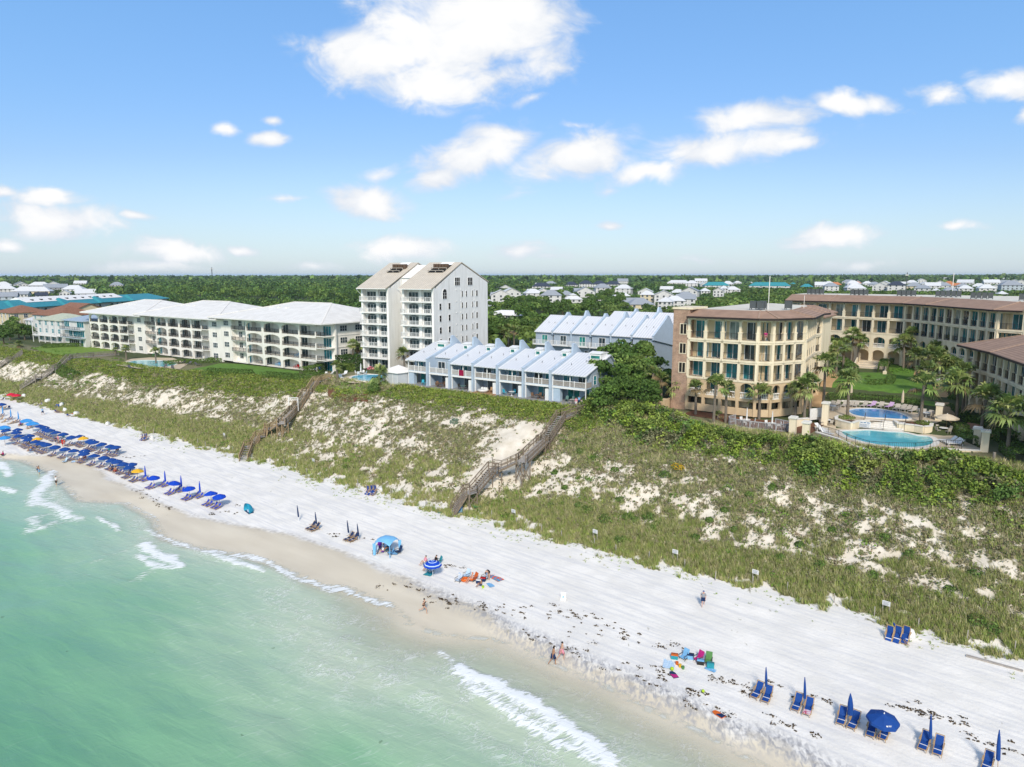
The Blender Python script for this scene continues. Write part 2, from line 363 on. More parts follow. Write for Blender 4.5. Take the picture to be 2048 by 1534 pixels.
def sea_material():
    m, nt, b = nodes('sea water'); N = nt.nodes.new; L = nt.links.new
    def at_(k):
        a = N('ShaderNodeAttribute'); a.attribute_name = k; return a.outputs['Fac']
    tc = N('ShaderNodeTexCoord')
    def noise(s, d=5, rot=None, sc=None, dist=0.0, kind='ShaderNodeTexNoise'):
        n_ = N(kind); n_.inputs['Scale'].default_value = s
        if kind == 'ShaderNodeTexNoise': n_.inputs['Detail'].default_value = d; n_.inputs['Distortion'].default_value = dist
        if rot is not None:
            mp = N('ShaderNodeMapping'); mp.vector_type = 'TEXTURE'; mp.inputs['Rotation'].default_value = (0, 0, -rot); mp.inputs['Scale'].default_value = tuple(1/q for q in sc)
            L(tc.outputs['Object'], mp.inputs[0]); L(mp.outputs[0], n_.inputs['Vector'])
        else: L(tc.outputs['Object'], n_.inputs['Vector'])
        return n_
    def mth(op, a, c_, c3=None):
        x = N('ShaderNodeMath'); x.operation = op
        for k, s in ((0, a), (1, c_), (2, c3)):
            if s is None: continue
            if hasattr(s, 'is_linked'): L(s, x.inputs[k])
            else: x.inputs[k].default_value = s
        return x.outputs[0]
    def mapr(src, a, c_, d=0., e=1.):
        x = N('ShaderNodeMapRange'); x.interpolation_type = 'SMOOTHSTEP'
        for k, s in ((0, src), (1, a), (2, c_), (3, d), (4, e)):
            if hasattr(s, 'is_linked'): L(s, x.inputs[k])
            else: x.inputs[k].default_value = s
        return x.outputs[0]
    depth = at_('depth')
    cloudy = noise(.055, 5, AN, (.5, 1.4, 1), 1.2).outputs['Fac']
    dd = mth('ADD', depth, mth('MULTIPLY', mth('SUBTRACT', cloudy, .5), mapr(depth, .1, 1.2, .0, 1.15)))
    rp = N('ShaderNodeValToRGB'); L(mth('DIVIDE', dd, 2.6), rp.inputs[0]); e = rp.color_ramp.elements
    st = [(0., (.60,.60,.46)), (.07, (.52,.59,.44)), (.22, (.40,.54,.38)), (.46, (.24,.45,.272)), (.75, (.155,.37,.215)), (1., (.135,.335,.20))]
    while len(e) < len(st): e.new(.5)
    for i, (p_, c_) in enumerate(st): e[i].position = p_; e[i].color = (*c_, 1)
    col = rp.outputs[0]
    # foam
    f = at_('foam'); lace = noise(1.7, 9, AN+.42, (1.5, .42, 1), 1.2).outputs['Fac']
    w1 = mapr(mth('ADD', f, mth('MULTIPLY', mth('SUBTRACT', lace, .5), 2.0)), .40, 1.0)
    w1 = mth('MULTIPLY', w1, mapr(f, .04, .3))
    rid = noise(.42, 4, AN+.5, (1.5, .7, 1), 2.4).outputs['Fac']; fil = mapr(mth('ABSOLUTE', mth('SUBTRACT', rid, .5), 0.), .0, .034, 1., 0.)
    rid2 = noise(.9, 4, AN-.3, (1.2, .7, 1), 2.0).outputs['Fac']; fil = mth('MAXIMUM', fil, mapr(mth('ABSOLUTE', mth('SUBTRACT', rid2, .5), 0.), .0, .04, .85, 0.))
    fil = mth('MULTIPLY', fil, mapr(noise(.33, 5).outputs['Fac'], .38, .62)); fil = mth('MULTIPLY', fil, mapr(depth, .02, .12)); fil = mth('MULTIPLY', fil, mapr(depth, .25, .75, .62, 0.))
    fin = mapr(noise(1.3, 8, AN+.42, (1.7, .32, 1), 2.2).outputs['Fac'], .54, .74, 0., .26)
    fin = mth('MULTIPLY', fin, mapr(depth, .02, .1)); fin = mth('MULTIPLY', fin, mapr(depth, .55, 1.5, 1., .12))
    edge = mth('MULTIPLY', at_('swash'), mapr(noise(.8, 6).outputs['Fac'], .42, .6, 0., .8))
    white = mth('MINIMUM', mth('ADD', mth('MAXIMUM', w1, edge), mth('MAXIMUM', fil, fin)), 1.0)
    specks = mapr(noise(.85, 3).outputs['Fac'], .74, .765, 0., .5)   # drifting weed
    mx0 = N('ShaderNodeMix'); mx0.data_type = 'RGBA'; L(specks, mx0.inputs[0]); L(col, mx0.inputs[6]); setc(mx0.inputs[7], (.09,.15,.08))
    mx = N('ShaderNodeMix'); mx.data_type = 'RGBA'; L(white, mx.inputs[0]); L(mx0.outputs[2], mx.inputs[6]); setc(mx.inputs[7], (.86,.88,.87)); L(mx.outputs[2], b.inputs['Base Color'])
    L(mapr(white, 0., 1., .13, .8), b.inputs['Roughness']); b.inputs['IOR'].default_value = 1.33; b.inputs['Specular IOR Level'].default_value = .42
    bp = N('ShaderNodeBump'); bp.inputs['Distance'].default_value = .12; bp.inputs['Strength'].default_value = .8
    wv = mth('ADD', mth('MULTIPLY', noise(.55, 6, AN-.1, (.45, 1.7, 1), .6).outputs['Fac'], 1.0), mth('MULTIPLY', lace, .25)); wv = mth('ADD', wv, mth('MULTIPLY', white, .5))
    L(wv, bp.inputs['Height']); L(bp.outputs[0], b.inputs['Normal'])
    tr = N('ShaderNodeBsdfTransparent'); ms = N('ShaderNodeMixShader')
    al = mth('MAXIMUM', mapr(depth, .0, .26, .0, 1.), white); L(al, ms.inputs[0]); L(tr.outputs[0], ms.inputs[1]); L(b.outputs[0], ms.inputs[2])
    L(ms.outputs[0], nt.nodes['Material Output'].inputs[0]); return m
def sea_z(r, n):
    d = n_edge(r)-n; f, h = foam_field(r.ravel(), n.ravel()); h = h.reshape(r.shape)
    wv = (fbm(r/9.+n/30., n/3.2, 61, 4)-.5)*.55*sm(0, 14, d)*(1-sm(300, 900, np.abs(r)+np.abs(n)))
    return .02+wv+.13*h*sm(0, 2, d)
sra = axis(-330, 30, .62, -30000, 30000, 1.18); sna = axis(-24, 57, .45, -9000, 32000, 1.18)
sea, sr, sn, sz = grid_mesh('sea', sra, sna, sea_z, sea_material()); tag(sea, kind='structure')
sf, _ = foam_field(sr, sn); d_e = n_edge(sr)-sn
fattr(sea.data, 'foam', sf); fattr(sea.data, 'depth', np.where(d_e > 0, (1-sm(-75, -52, sr))*(.48*(1-np.exp(-np.maximum(d_e, 0)/4.0))+.048*np.maximum(d_e, 0))+sm(-75, -52, sr)*(.09*(1-np.exp(-np.maximum(d_e, 0)/2.0))+.018*np.maximum(d_e, 0)+.062*np.maximum(d_e-10.5, 0)), 0))
fattr(sea.data, 'swash', np.exp(-((d_e-.35)/.4)**2)*.9)

# ---- flat sheets on the ground: lawns, paths, decks
def sheet(name, pts, z, m, th=0.0, parent=None, follow=None):
    """polygon in the shore frame; follow = height above the ground, else flat at z (th: thickness)"""
    bm = bmesh.new(); vs = [bm.verts.new((p[0], p[1], 0)) for p in pts]; bm.faces.new(vs)
    if follow is not None:
        bmesh.ops.triangulate(bm, faces=bm.faces); bmesh.ops.subdivide_edges(bm, edges=bm.edges, cuts=7, use_grid_fill=True)
        bmesh.ops.triangulate(bm, faces=bm.faces)
        co = np.array([v.co[:2] for v in bm.verts]); zz = height(co[:, 0], co[:, 1])
        for v, q in zip(bm.verts, zz): v.co.z = q+follow
    else:
        for v in bm.verts: v.co.z = z
        if th:
            ex = bmesh.ops.extrude_face_region(bm, geom=bm.faces[:])
            for v in [g for g in ex['geom'] if isinstance(g, bmesh.types.BMVert)]: v.co.z -= th
    for v in bm.verts: v.co = W(v.co.x, v.co.y, v.co.z)
    bmesh.ops.recalc_face_normals(bm, faces=bm.faces)
    me = bpy.data.meshes.new(name); bm.to_mesh(me); bm.free(); me.materials.append(m)
    if follow is not None:
        for p in me.polygons:
            pass
    o = bpy.data.objects.new(name, me); COL.objects.link(o)
    if parent is not None: o.parent = parent; o.matrix_parent_inverse = parent.matrix_basis.inverted()
    return o
def smooth_loop(pts, k=4):
    """closed rounded outline through the points"""
    out = []; n_ = len(pts)
    for i in range(n_):
        p0, p1, p2, p3 = [np.array(pts[(i+j-1) % n_], float) for j in range(4)]
        for q in range(k):
            t = q/k; out.append(tuple(.5*((2*p1)+(-p0+p2)*t+(2*p0-5*p1+4*p2-p3)*t*t+(-p0+3*p1-3*p2+p3)*t**3)))
    return out
M_LAWN = mat('lawn grass', (.13,.25,.035), (.085,.18,.025), 1.3, .9, bump=.6, bscale=25)
M_LAWN2 = mat('bright lawn', (.20,.30,.045), (.13,.22,.03), 1.1, .9, bump=.6, bscale=25)
M_PAVE = mat('pale paving', (.60,.50,.36), (.52,.43,.31), 2.2, .8, bump=.15)
M_PATH = mat('tan path', (.50,.33,.17), (.42,.27,.13), 1.5, .85)
M_MULCH = mat('pine mulch', (.19,.085,.045), (.11,.05,.03), 6, .95, bump=.6)
M_CONC = mat('concrete', (.55,.53,.49), (.46,.44,.41), 1.5, .8)
M_COPING = mat('white coping', (.78,.75,.69), (.70,.67,.61), 2.5, .7)
def lawn(pts, m=M_LAWN, f=.05): return tag(sheet('lawn', pts, 0, m, follow=f), kind='structure')
def path(pts, z, m=M_PATH, name='path'): return tag(sheet(name, pts, z, m), kind='structure')
# ================================================================= BUILDINGS
WHITE = mat('white stucco', (.83,.80,.745), (.71,.68,.62), 1.3, .75, bump=.1, stretch=(1,1,.16), lo=.25, hi=.55)
WHITE2 = mat('bright white stucco', (.87,.855,.825), (.75,.735,.70), 1.3, .7, bump=.08, stretch=(1,1,.16), lo=.25, hi=.55)
TRIM = mat('white trim', (.80,.80,.79), (.74,.74,.73), 3, .5)
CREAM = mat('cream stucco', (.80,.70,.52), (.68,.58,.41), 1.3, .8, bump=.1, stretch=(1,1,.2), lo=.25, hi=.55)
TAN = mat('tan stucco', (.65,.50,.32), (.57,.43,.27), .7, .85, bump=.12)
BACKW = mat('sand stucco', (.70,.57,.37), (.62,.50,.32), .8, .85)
TILE = stripe_mat('brown roof tile', (.42,.275,.195), (.26,.16,.11), 'Z', .16, .3, .85, bump=.7, var=.3)
FASCIA = mat('dark brown fascia', (.035,.025,.022), (.025,.018,.016), 3, .6)
FLATROOF = mat('white roof membrane', (.72,.69,.60), (.62,.58,.48), .35, .85)
METALROOF = stripe_mat('white metal roof', (.74,.75,.77), (.44,.47,.53), 'X', .62, .17, .38, var=.06)
TANROOF = stripe_mat('tan standing seam roof', (.70,.62,.50), (.46,.39,.30), 'X', .6, .2, .45, var=.16)
CONDOROOF = mat('pale grey roof', (.78,.765,.73), (.69,.675,.64), .5, .7, bump=.08)
TEALROOF = stripe_mat('teal metal roof', (.045,.30,.34), (.03,.22,.26), 'X', .5, .12, .4, var=.15)
SIDING = stripe_mat('blue grey lap siding', (.39,.465,.55), (.29,.36,.44), 'Z', .18, .16, .6)
GROOVE = stripe_mat('blue grey grooved siding', (.42,.51,.61), (.31,.39,.49), 'Y', .3, .10, .6)
PANEL = mat('pale blue panel', (.44,.54,.64), (.38,.48,.58), 1, .6)
GLASS = glass_mat('dark glass', (.035,.055,.065)); TEALG = glass_mat('teal tinted glass', (.015,.22,.27)); GREENG = glass_mat('green tinted glass', (.03,.27,.24))
TEALG2 = glass_mat('deep teal glass', (.01,.12,.16)); CURT = glass_mat('curtained glass', (.30,.38,.36), .15)
BLACK = mat('black metal', (.018,.017,.016), (.03,.027,.025), 4, .5)
BRONZE = mat('bronze railing', (.045,.035,.03), (.03,.024,.02), 4, .5)
BRICK = brick_mat('brown brick', (.40,.24,.16), (.27,.155,.105), (.42,.34,.27), 2.2)
DECKG = mat('grey decking', (.30,.30,.31), (.22,.22,.23), 2, .8, stretch=(.3,4,1))
SLAT = mat('weathered slats', (.42,.38,.34), (.33,.30,.27), 3, .8)
ACM = mat('grey air conditioner', (.10,.11,.115), (.06,.07,.075), 9, .6, stretch=(1,1,8))
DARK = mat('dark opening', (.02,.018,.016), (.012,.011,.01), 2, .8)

def mbT(T): m_ = MB(); m_.T = T; return m_
def Tm(x, y, z, a=0.0): return Matrix.Translation((x, y, z)) @ Matrix.Rotation(a, 4, 'Z')
def rail(mb, p0, p1, h=1.0, step=.18, post=1.6, w=.03, top=.055, pw=.06, bot=.1):
    p0 = Vector(p0); p1 = Vector(p1); L_ = (p1-p0).length; up = Vector((0,0,h)); b = Vector((0,0,bot))
    mb.bar(p0+up, p1+up, top); mb.bar(p0+b, p1+b, top*.8)
    for i in range(1, max(2, int(L_/step))): q = p0.lerp(p1, i/max(2, int(L_/step))); mb.bar(q+b, q+up, w)
    k = max(1, round(L_/post))
    for i in range(k+1): q = p0.lerp(p1, i/k); mb.bar(q, q+up*1.04, pw)
    return mb
def window(parent, T, w, h, nx=2, nz=2, mf=TRIM, mg=GLASS, name='window', arch=0.0, fr=.07, merge=False):
    """frame (first material) and panes (second), facing -y; origin at the middle of the sill"""
    mb = MB(); mb.T = T; x = w/2; a = 10
    pts = [(-x, 0), (x, 0), (x, h)]+([(x*cos(pi*i/a), h+arch*sin(pi*i/a)) for i in range(1, a)] if arch else [])+[(-x, h)]
    pn = mb if merge else mbT(T)
    mb.m = 1; pn.prism(pts, 'y', -.01, .05); mb.m = 0
    mb.box(-x-fr, -.06, -fr, -x, .05, h+(fr if not arch else 0)); mb.box(x, -.06, -fr, x+fr, .05, h+(fr if not arch else 0)); mb.box(-x, -.063, -fr, x, .05, 0)
    if arch:
        for i in range(a):
            q0, q1 = [(cos(pi*j/a), sin(pi*j/a)) for j in (i, i+1)]
            mb.prism([(q0[0]*x, h+q0[1]*arch), (q1[0]*x, h+q1[1]*arch), (q1[0]*(x+fr), h+q1[1]*(arch+fr)), (q0[0]*(x+fr), h+q0[1]*(arch+fr))], 'y', -.06, .05)
        mb.box(-x, -.045, h-fr*.35, x, .05, h+fr*.35)
    else: mb.box(-x, -.063, h, x, .05, h+fr)
    for i in range(1, nx): mb.box(-x+w*i/nx-fr*.4, -.05, 0, -x+w*i/nx+fr*.4, .045, h)
    for i in range(1, nz): mb.box(-x, -.04, h*i/nz-fr*.35, x, .04, h*i/nz+fr*.35)
    o = mb.obj(name, [mf, mg] if merge else mf, parent)
    if not merge: pn.obj('pane', mg, o)
    return o
def arch_bay(mb, x0, x1, z0, z1, ox0, ox1, spring, rise, y0, y1, n=12):
    mb.box(x0, y0, z0, ox0, y1, z1); mb.box(ox1, y0, z0, x1, y1, z1); c = (ox0+ox1)/2; a = (ox1-ox0)/2
    P_ = [(c-a*cos(pi*i/n), spring+rise*sin(pi*i/n)) for i in range(n+1)]
    for i in range(n): mb.prism([P_[i], P_[i+1], (P_[i+1][0], z1), (P_[i][0], z1)], 'y', y0, y1)
def hip_roof(x0, y0, x1, y1, z, h, rx0, rx1, ry=None, th=.25):
    ry = (y0+y1)/2 if ry is None else ry; mb = MB()
    v = [(x0,y0,z),(x1,y0,z),(x1,y1,z),(x0,y1,z),(rx0,ry,z+h),(rx1,ry,z+h)]
    mb.add(v, [(0,1,5,4),(1,2,5),(2,3,4,5),(3,0,4)]); mb.box(x0, y0, z-th, x1, y1, z-.003); return mb

# ---------------------------------------------------------------- the three arcaded condominium blocks
def condo(r0, wdt, z, label, lay, ridge, side=False):
    """lay: list of bays (kind, width)"""
    t = thing('condominium_block', label, 'apartment block', r0, 109, z, 0, 'arcaded white condominium blocks'); FH = 2.86; H = FH*4
    wl = MB(); D = 27; x = 0
    for kind, bw in lay:
        x1 = x+bw
        for k in range(4):
            z0 = k*FH; z1 = z0+FH
            if kind == 'arch':
                arch_bay(wl, x, x1, z0, z1, x+.45, x1-.45, z0+1.55, .85, 0, .5)
                wl.box(x, .5, z0-.12, x1, 3.0, z0+.02)
                window(t, Tm(x+bw*.68, 2.98, z0+.05), bw*.42, 2.1, 3, 1, TRIM, GLASS, 'sliding_door')
                if k: rail(MB(), (x+.46, .12, z0), (x1-.46, .12, z0), 1.0, .16, 1.9).obj('railing', BLACK, t)
            elif kind == 'win':
                wl.box(x, .6, z0, x1, 3, z1)
                window(t, Tm(x+bw/2, .58, z0+.95), 2.1, 1.25, 3, 2, TRIM, GLASS)
            elif kind == 'bay':
                wl.box(x, .5, z0-.14, x1, 3, z0+.02)
                window(t, Tm(x+bw*.28, 1.93, z0+.85), 1.5, 1.35, 2, 2, TRIM, GLASS); window(t, Tm(x+bw*.72, 1.93, z0+.05), 2.2, 2.1, 3, 1, TRIM, TEALG, 'sliding_door')
                if k: rail(MB(), (x+.1, .35, z0), (x1-.1, .35, z0), 1.0, .16, 1.9).obj('railing', BLACK, t)
            elif kind == 'corner':
                wl.box(x, .1, z0-.16, x1, 3, z0+.02); wl.box(x, .12, z1-.55, x+bw*.62, .42, z1-.17); wl.box(x+bw*.6, .12, z0+.02, x+bw*.6+.42, .5, z0+1.05)
                window(t, Tm(x+bw*.72, 2.98, z0+.05), bw*.3, 2.1, 3, 1, TRIM, TEALG, 'sliding_door')
                if k: rail(rail(MB(), (x+.1, .2, z0), (x+bw*.6, .2, z0), 1.0, .16, 1.9), (x+bw*.6+.43, .2, z0), (x1-.1, .2, z0), 1.0, .16, 1.9).obj('railing', BLACK, t)
        if kind == 'bay': wl.box(x, 1.95, 0, x1, 3.0, H)
        wl.box(x-.2, 3.0, 0, x1+.2, 3.4, H); x = x1
    wl.box(0, 3.4, 0, wdt-.3, D, H)
    for k in range(1, 4): wl.box(-.05, 3.45, k*FH-.12, wdt-.18, D-.1, k*FH+.12)
    wl.box(-.8, -.5, H, wdt+.3, D, H+.25); wl.obj('wall', WHITE, t)
    if side:
        for k in range(4):
            for yy in (6.2, 11.0): window(t, Tm(wdt-.29, yy, k*FH+.95, pi/2), 2.1, 1.3, 3, 2, TRIM, GLASS)
    rf = hip_roof(-2.0, -1.9, wdt+1.6, D+1.5, H+.28, 4.0, ridge[0], ridge[1], 12.8)
    a0 = Vector((ridge[1], 12.8, H+4.28)); rf.m = 0
    rf.obj('roof', CONDOROOF, t); hr = MB()
    for c, e in (((-2,-1.9), ridge[0]), ((wdt+1.6,-1.9), ridge[1])): hr.bar((c[0], c[1], H+.33), (e, 12.8, H+4.33), .3, .1)
    hr.bar((ridge[0], 12.8, H+4.33), (ridge[1], 12.8, H+4.33), .3, .1); hr.obj('ridge_cap', WHITE, t)
    for i in range(3):
        v = MB(); xx = ridge[0]+i*3.4-4; v.box(xx, 7.6, H+2.7, xx+.9, 8.4, H+3.15); v.obj('roof_vent', CONDOROOF, t)
    mb = MB()
    for q in range(3): mb.box(-.5+q*wdt*.47, .04, 0, -.3+q*wdt*.47, .2, .2)
    return t
condo(-176, 43, 12.0, 'white four storey arcaded condo block nearest the tower, with a windowed end wall', [('win',5),('bay',7),('arch',7.33),('arch',7.33),('arch',7.33),('corner',9.3)], (16, 31), True)
condo(-216, 40, 11.45, 'middle one of the three arcaded white condo blocks, behind the palm and pool', [('bay',7),('arch',6.5),('arch',6.5),('arch',6.5),('corner',7.5),('win',6)], (12, 26))
condo(-251, 35, 11.05, 'arcaded white condo block beside the blue glass house, farthest from the tower', [('arch',6.6),('arch',6.6),('arch',6.6),('corner',8.2),('win',7)], (12, 23))

# ---------------------------------------------------------------- the white gabled tower
tw = thing('apartment_tower', 'tall white seven storey tower of two gabled slabs with tan metal roofs', 'apartment tower', -124.6, 113.3, 13.3, rad(9))
FH = 2.63; NF = 7; EV = NF*FH; RZ = 24.2; DP = 24.5; BK = 19.8
def tower_slab(x0, x1):
    wl = MB()
    prof = [(1.4, 0), (DP, 0), (DP, BK), (12, RZ), (1.4, EV+.55)]
    wl.prism(prof, 'x', x0, x1)
    wl.box(x1-.55, 0, 0, x1-.004, 1.4, EV+.3); wl.box(x0+.004, 0, 0, x0+.45, 1.4, EV+.3)
    xm = (x0+x1)/2+.05; wl.box(xm-.35, .9, 0, xm+.35, 1.41, EV)
    wl.obj('wall', WHITE2, tw)
    for k in range(NF):
        z = k*FH; f = MB()
        if k: f.box(x0-.35, -.35, z-.2, x1-.55, 1.38, z+.02); f.obj('balcony_floor', WHITE2, tw)
        for c in ((x0+.45+xm-.35)/2, (xm+.35+x1-.55)/2):
            window(tw, Tm(c, 1.36, z+.06), 2.5, 1.95 if k in (0, 6) else 1.75, 3, 1, TRIM, GLASS, 'sliding_door', 0 if k in (0, 6) else .35)
        if k:
            rl = rail(MB(), (x0-.3, -.28, z), (x1-.6, -.28, z), .98, .13, 1.3, .022, .06, .07); rail(rl, (x0-.3, -.28, z), (x0-.3, 1.3, z), .98, .13, 1.3, .022, .06, .07)
            rl.obj('railing', TRIM, tw)
    rf = MB(); e = .45
    rf.prism([(-1.1, EV+.02), (-1.1, EV+.22), (12, RZ+.32), (DP+.5, BK+.18), (DP+.5, BK-.02), (12, RZ+.1)], 'x', x0-e, x1+.12); rf.obj('roof', TANROOF, tw)
    # roof well with the machines
    sl = (RZ-EV)/13.1; rw = MB(); a, b = x0+2.6, x1-1.6
    def zr(y): return EV+.3+(y+1.1)*sl
    rw.m = 1; rw.prism([(6.6, zr(6.6)+.03), (10.4, zr(10.4)+.03), (10.4, zr(10.4)+.10), (6.6, zr(6.6)+.10)], 'x', a, b); rw.m = 0
    for yy in (6.6, 8.0): rw.bar((a, yy, zr(yy)+.5), (b, yy, zr(yy)+.5), .12); rw.bar((a, yy, zr(yy)), (a, yy, zr(yy)+.55), .12); rw.bar((b, yy, zr(yy)), (b, yy, zr(yy)+.55), .12); rw.bar(((a+b)/2, yy, zr(yy)), ((a+b)/2, yy, zr(yy)+.55), .12)
    rw.m = 2
    for i in range(5): rw.box(a+.3+i*.75, 8.4, zr(8.4)+.1, a+.9+i*.75, 9.4, zr(9.4)+.75)
    rw.m = 3; rw.prism([(10.4, zr(10.4)+.06), (11.9, zr(11.9)+.06), (11.9, zr(11.9)+.12), (10.4, zr(10.4)+.12)], 'x', a+.6, b-.1)
    rw.obj('roof_well', [SLAT, DARK, mat('brown machinery', (.12,.075,.05), None, 5), WHITE2], tw)
    gt = MB(); gt.bar((x0-e, -1.15, EV+.1), (x1+.12, -1.15, EV+.1), .16); gt.tube([(x0-.45, -1.1, EV), (x0-.2, 0, EV-1.1), (x0+.2, .05, EV-1.4), (x0+.2, .05, 0)], .06, 6); gt.obj('gutter', TRIM, tw)
tower_slab(0, 7.7); tower_slab(11.5, 19.8)
cn = MB(); cn.prism([(5.5, 0), (DP-1, 0), (DP-1, BK-.2), (12, RZ-.45), (5.5, RZ-3.2)], 'x', 7.7, 11.5); cn.obj('link_wall', WHITE2, tw)
cr = MB(); cr.prism([(5.2, RZ-3.3), (5.2, RZ-3.15), (12, RZ-.28), (DP-.5, BK-.1), (DP-.5, BK-.25), (12, RZ-.43)], 'x', 7.7, 11.5); cr.obj('link_roof', WHITE2, tw)
window(tw, Tm(9.8, 5.48, EV+1.0), 1.2, 1.0, 2, 1, TRIM, GLASS)
for yy, zc, w_, h_, nx, nz, ar in [(10, 20.1, 2.2, 1.75, 3, 2, 0), (15.8, 20.1, 2.2, 1.75, 3, 2, 0), (4.5, 17.0, 1.7, 1.35, 2, 2, .8)]:
    window(tw, Tm(19.83, yy, zc-h_/2, pi/2), w_, h_, nx, nz, TRIM, DARK, 'window', ar)
for k in range(1, 7):
    zc = k*FH+1.45
    if k < 6:
        for yy in (2.6, 6.4): window(tw, Tm(19.83, yy, zc-.65, pi/2), .85, 1.35, 1, 2, TRIM, DARK, fr=.04)
    for yy in (12.1, 14.0): window(tw, Tm(19.83, yy, zc-.65, pi/2), .55, 1.3, 1, 2, TRIM, DARK, fr=.03)
    for yy in (16.9, 19.0): window(tw, Tm(19.83, yy, zc-.65, pi/2), .45 if yy < 18 else .75, 1.35, 1, 2, TRIM, DARK, fr=.03)
    for yy in (9.4, 11.4, 17.6): box(19.8, yy, k*FH+2.35, 19.95, yy+.25, k*FH+2.55).obj('vent_cover', CONDOROOF, tw)

# ---------------------------------------------------------------- front row of blue townhouses
UW = 5.67; GR = 'blue townhouses along the dune crest'
tlab = ['blue townhouse at the pool end of the front row, beside the white pool hut', 'blue townhouse with an open roofless balcony, second from the pool hut', 'blue townhouse with a crimson towel over its balcony rail',
 'blue townhouse with a round white daybed on its tan patio, middle of the front row', 'blue townhouse with turquoise chairs and a white table on its patio', 'blue townhouse with brown dining chairs on its patio, next to the end unit', 'wide end unit of the front row with lap siding beside the trees']
def townhouse(i):
    x1 = UW if i < 6 else UW+.9
    t = thing('townhouse', tlab[i], 'townhouse', -98.7+i*UW, 101.5, 13.55, 0, GR); fin = .38; xr = x1-(fin if i < 6 else 0); op = i == 1
    wl = MB(); wl.box(0, 2.6, 0, xr, 10.6, 2.6); wl.box(0, 1.9, 2.6, xr, 10.6, 4.7)
    wl.prism([(1.9, 4.7), (10.6, 4.7), (10.6, 5.4), (8.2, 7.35), (1.9, 5.25)], 'x', 0, xr); wl.obj('wall', SIDING, t)
    # ground floor: white posts between the panes
    tr = MB(); tr.box(0, -.1, 2.3, xr, .12, 2.62); tr.box(0, 0, 0, .16, .22, 2.3)
    if not op: tr.box(0, -.32, 4.62, xr, -.1, 4.86)
    tr.box(0, 0, 2.62, .14, .14, 4.62); tr.obj('white_trim', TRIM, t)
    window(t, Tm(xr*.42, 2.57, .05), 2.3, 2.15, 2, 1, TRIM, [GREENG, GLASS, GLASS, GLASS, GLASS, TEALG, GREENG][i], 'sliding_door'); window(t, Tm(xr*.83, 2.57, .05), .8, 2.1, 1, 1, TRIM, TEALG if i > 4 else GLASS, 'door')
    window(t, Tm(xr*.30, 1.87, 2.9), 1.7, 1.7, 2, 1, TRIM, GLASS if i % 2 else TEALG, 'sliding_door'); window(t, Tm(xr*.74, 1.87, 2.9), 1.6, 1.7, 2, 1, TRIM, TEALG if i % 2 else GLASS)
    # balcony
    b = MB(); b.box(0, 0, 2.5, xr, 1.9, 2.7); b.obj('balcony_floor', PANEL, t)
    rl = MB(); k = 3; rl.m = 0
    for q in range(int(xr/.13)): xx = .1+q*.13; rl.box(xx, .02, 2.72, xx+.085, .05, 3.6)
    rl.m = 1
    for q in range(k+1): xx = .06+(xr-.12)*q/k; rl.box(xx-.055, -.05, 2.68, xx+.055, .08, 3.78)
    rl.box(0, -.03, 3.58, xr, .09, 3.66); rl.obj('balcony_railing', [SLAT if i > 2 else mat('pale slats', (.55,.53,.51), None, 3), TRIM], t)
    ps = MB(); ps.box(xr*.52, 0, 2.7, xr*.52+.13, .13, 4.65)
    if not op: ps.obj('post', TRIM, t)
    dk = MB(); dk.box(0, -1.5 if i < 6 else -1.9, -.45, x1, 2.6, 0); dk.obj('patio_deck', DECKG if i != 3 else mat('tan decking', (.36,.20,.10), (.27,.15,.075), 2, .8), t)
    cl = MB()
    if i in (0, 6): cl.box(.17, .05, 0, 1.5, .9, 2.29)
    else: cl.box(xr-.95, -.25, 0, xr-.1, .55, 2.0)
    cl.obj('storage_closet', TRIM if i not in (0, 6) else PANEL, t)
    y0 = -.45 if not op else 1.7; zf = 4.75+(y0+.45)*.32; rf = MB()
    zt = 4.75+(8.2+.45)*.32
    rf.prism([(y0, zf-.05), (y0, zf+.1), (8.2, zt+.15), (10.9, 5.35), (10.9, 5.2), (8.2, zt)], 'x', 0 if i else -.25, xr+(.3 if i == 6 else 0)); rf.obj('roof', METALROOF, t)
    if i < 6:
        fw = MB(); fw.prism([(-.55, 0), (-.55, 5.25), (6.7, 7.55), (6.9, 9.15), (7.5, 9.25), (11.1, 6.3), (11.1, 0)], 'x', x1-fin, x1); f_ = fw.obj('party_wall', GROOVE, t)
        cp = MB()
        for a, c in (((-.6, 5.29), (6.72, 7.6)), ((6.7, 7.58), (6.88, 9.2)), ((6.88, 9.2), (7.5, 9.3)), ((7.5, 9.3), (11.15, 6.33))): cp.bar((x1-fin/2, a[0], a[1]), (x1-fin/2, c[0], c[1]), fin+.08, .09)
        cp.obj('coping', mat('pale blue trim', (.50,.60,.71), None, 2), t)
    cu = MB(); a, c = (xr-1.3, xr-.06) if i not in (0, 6) else (xr-2.5, xr-.3); cu.box(a, 5.6, 6.4, c, 7.9, 7.95); cu.prism([(5.4, 7.95), (5.4, 8.05), (6.6, 8.3), (8.1, 8.1), (8.1, 7.95)], 'x', a-.1, c+.1)
    co = cu.obj('cupola', TRIM, t); window(co, Tm((a+c)/2, 5.58, 7.1), c-a-.45, .5, 1, 1, TRIM, GREENG)
    for q, yy in ((.3, 3.), (.6, 4.6)): MB().tube([(xr*q, yy, 4.9+(yy+.45)*.32), (xr*q, yy, 5.25+(yy+.45)*.32)], .05, 6).obj('vent_pipe', ACM, t)
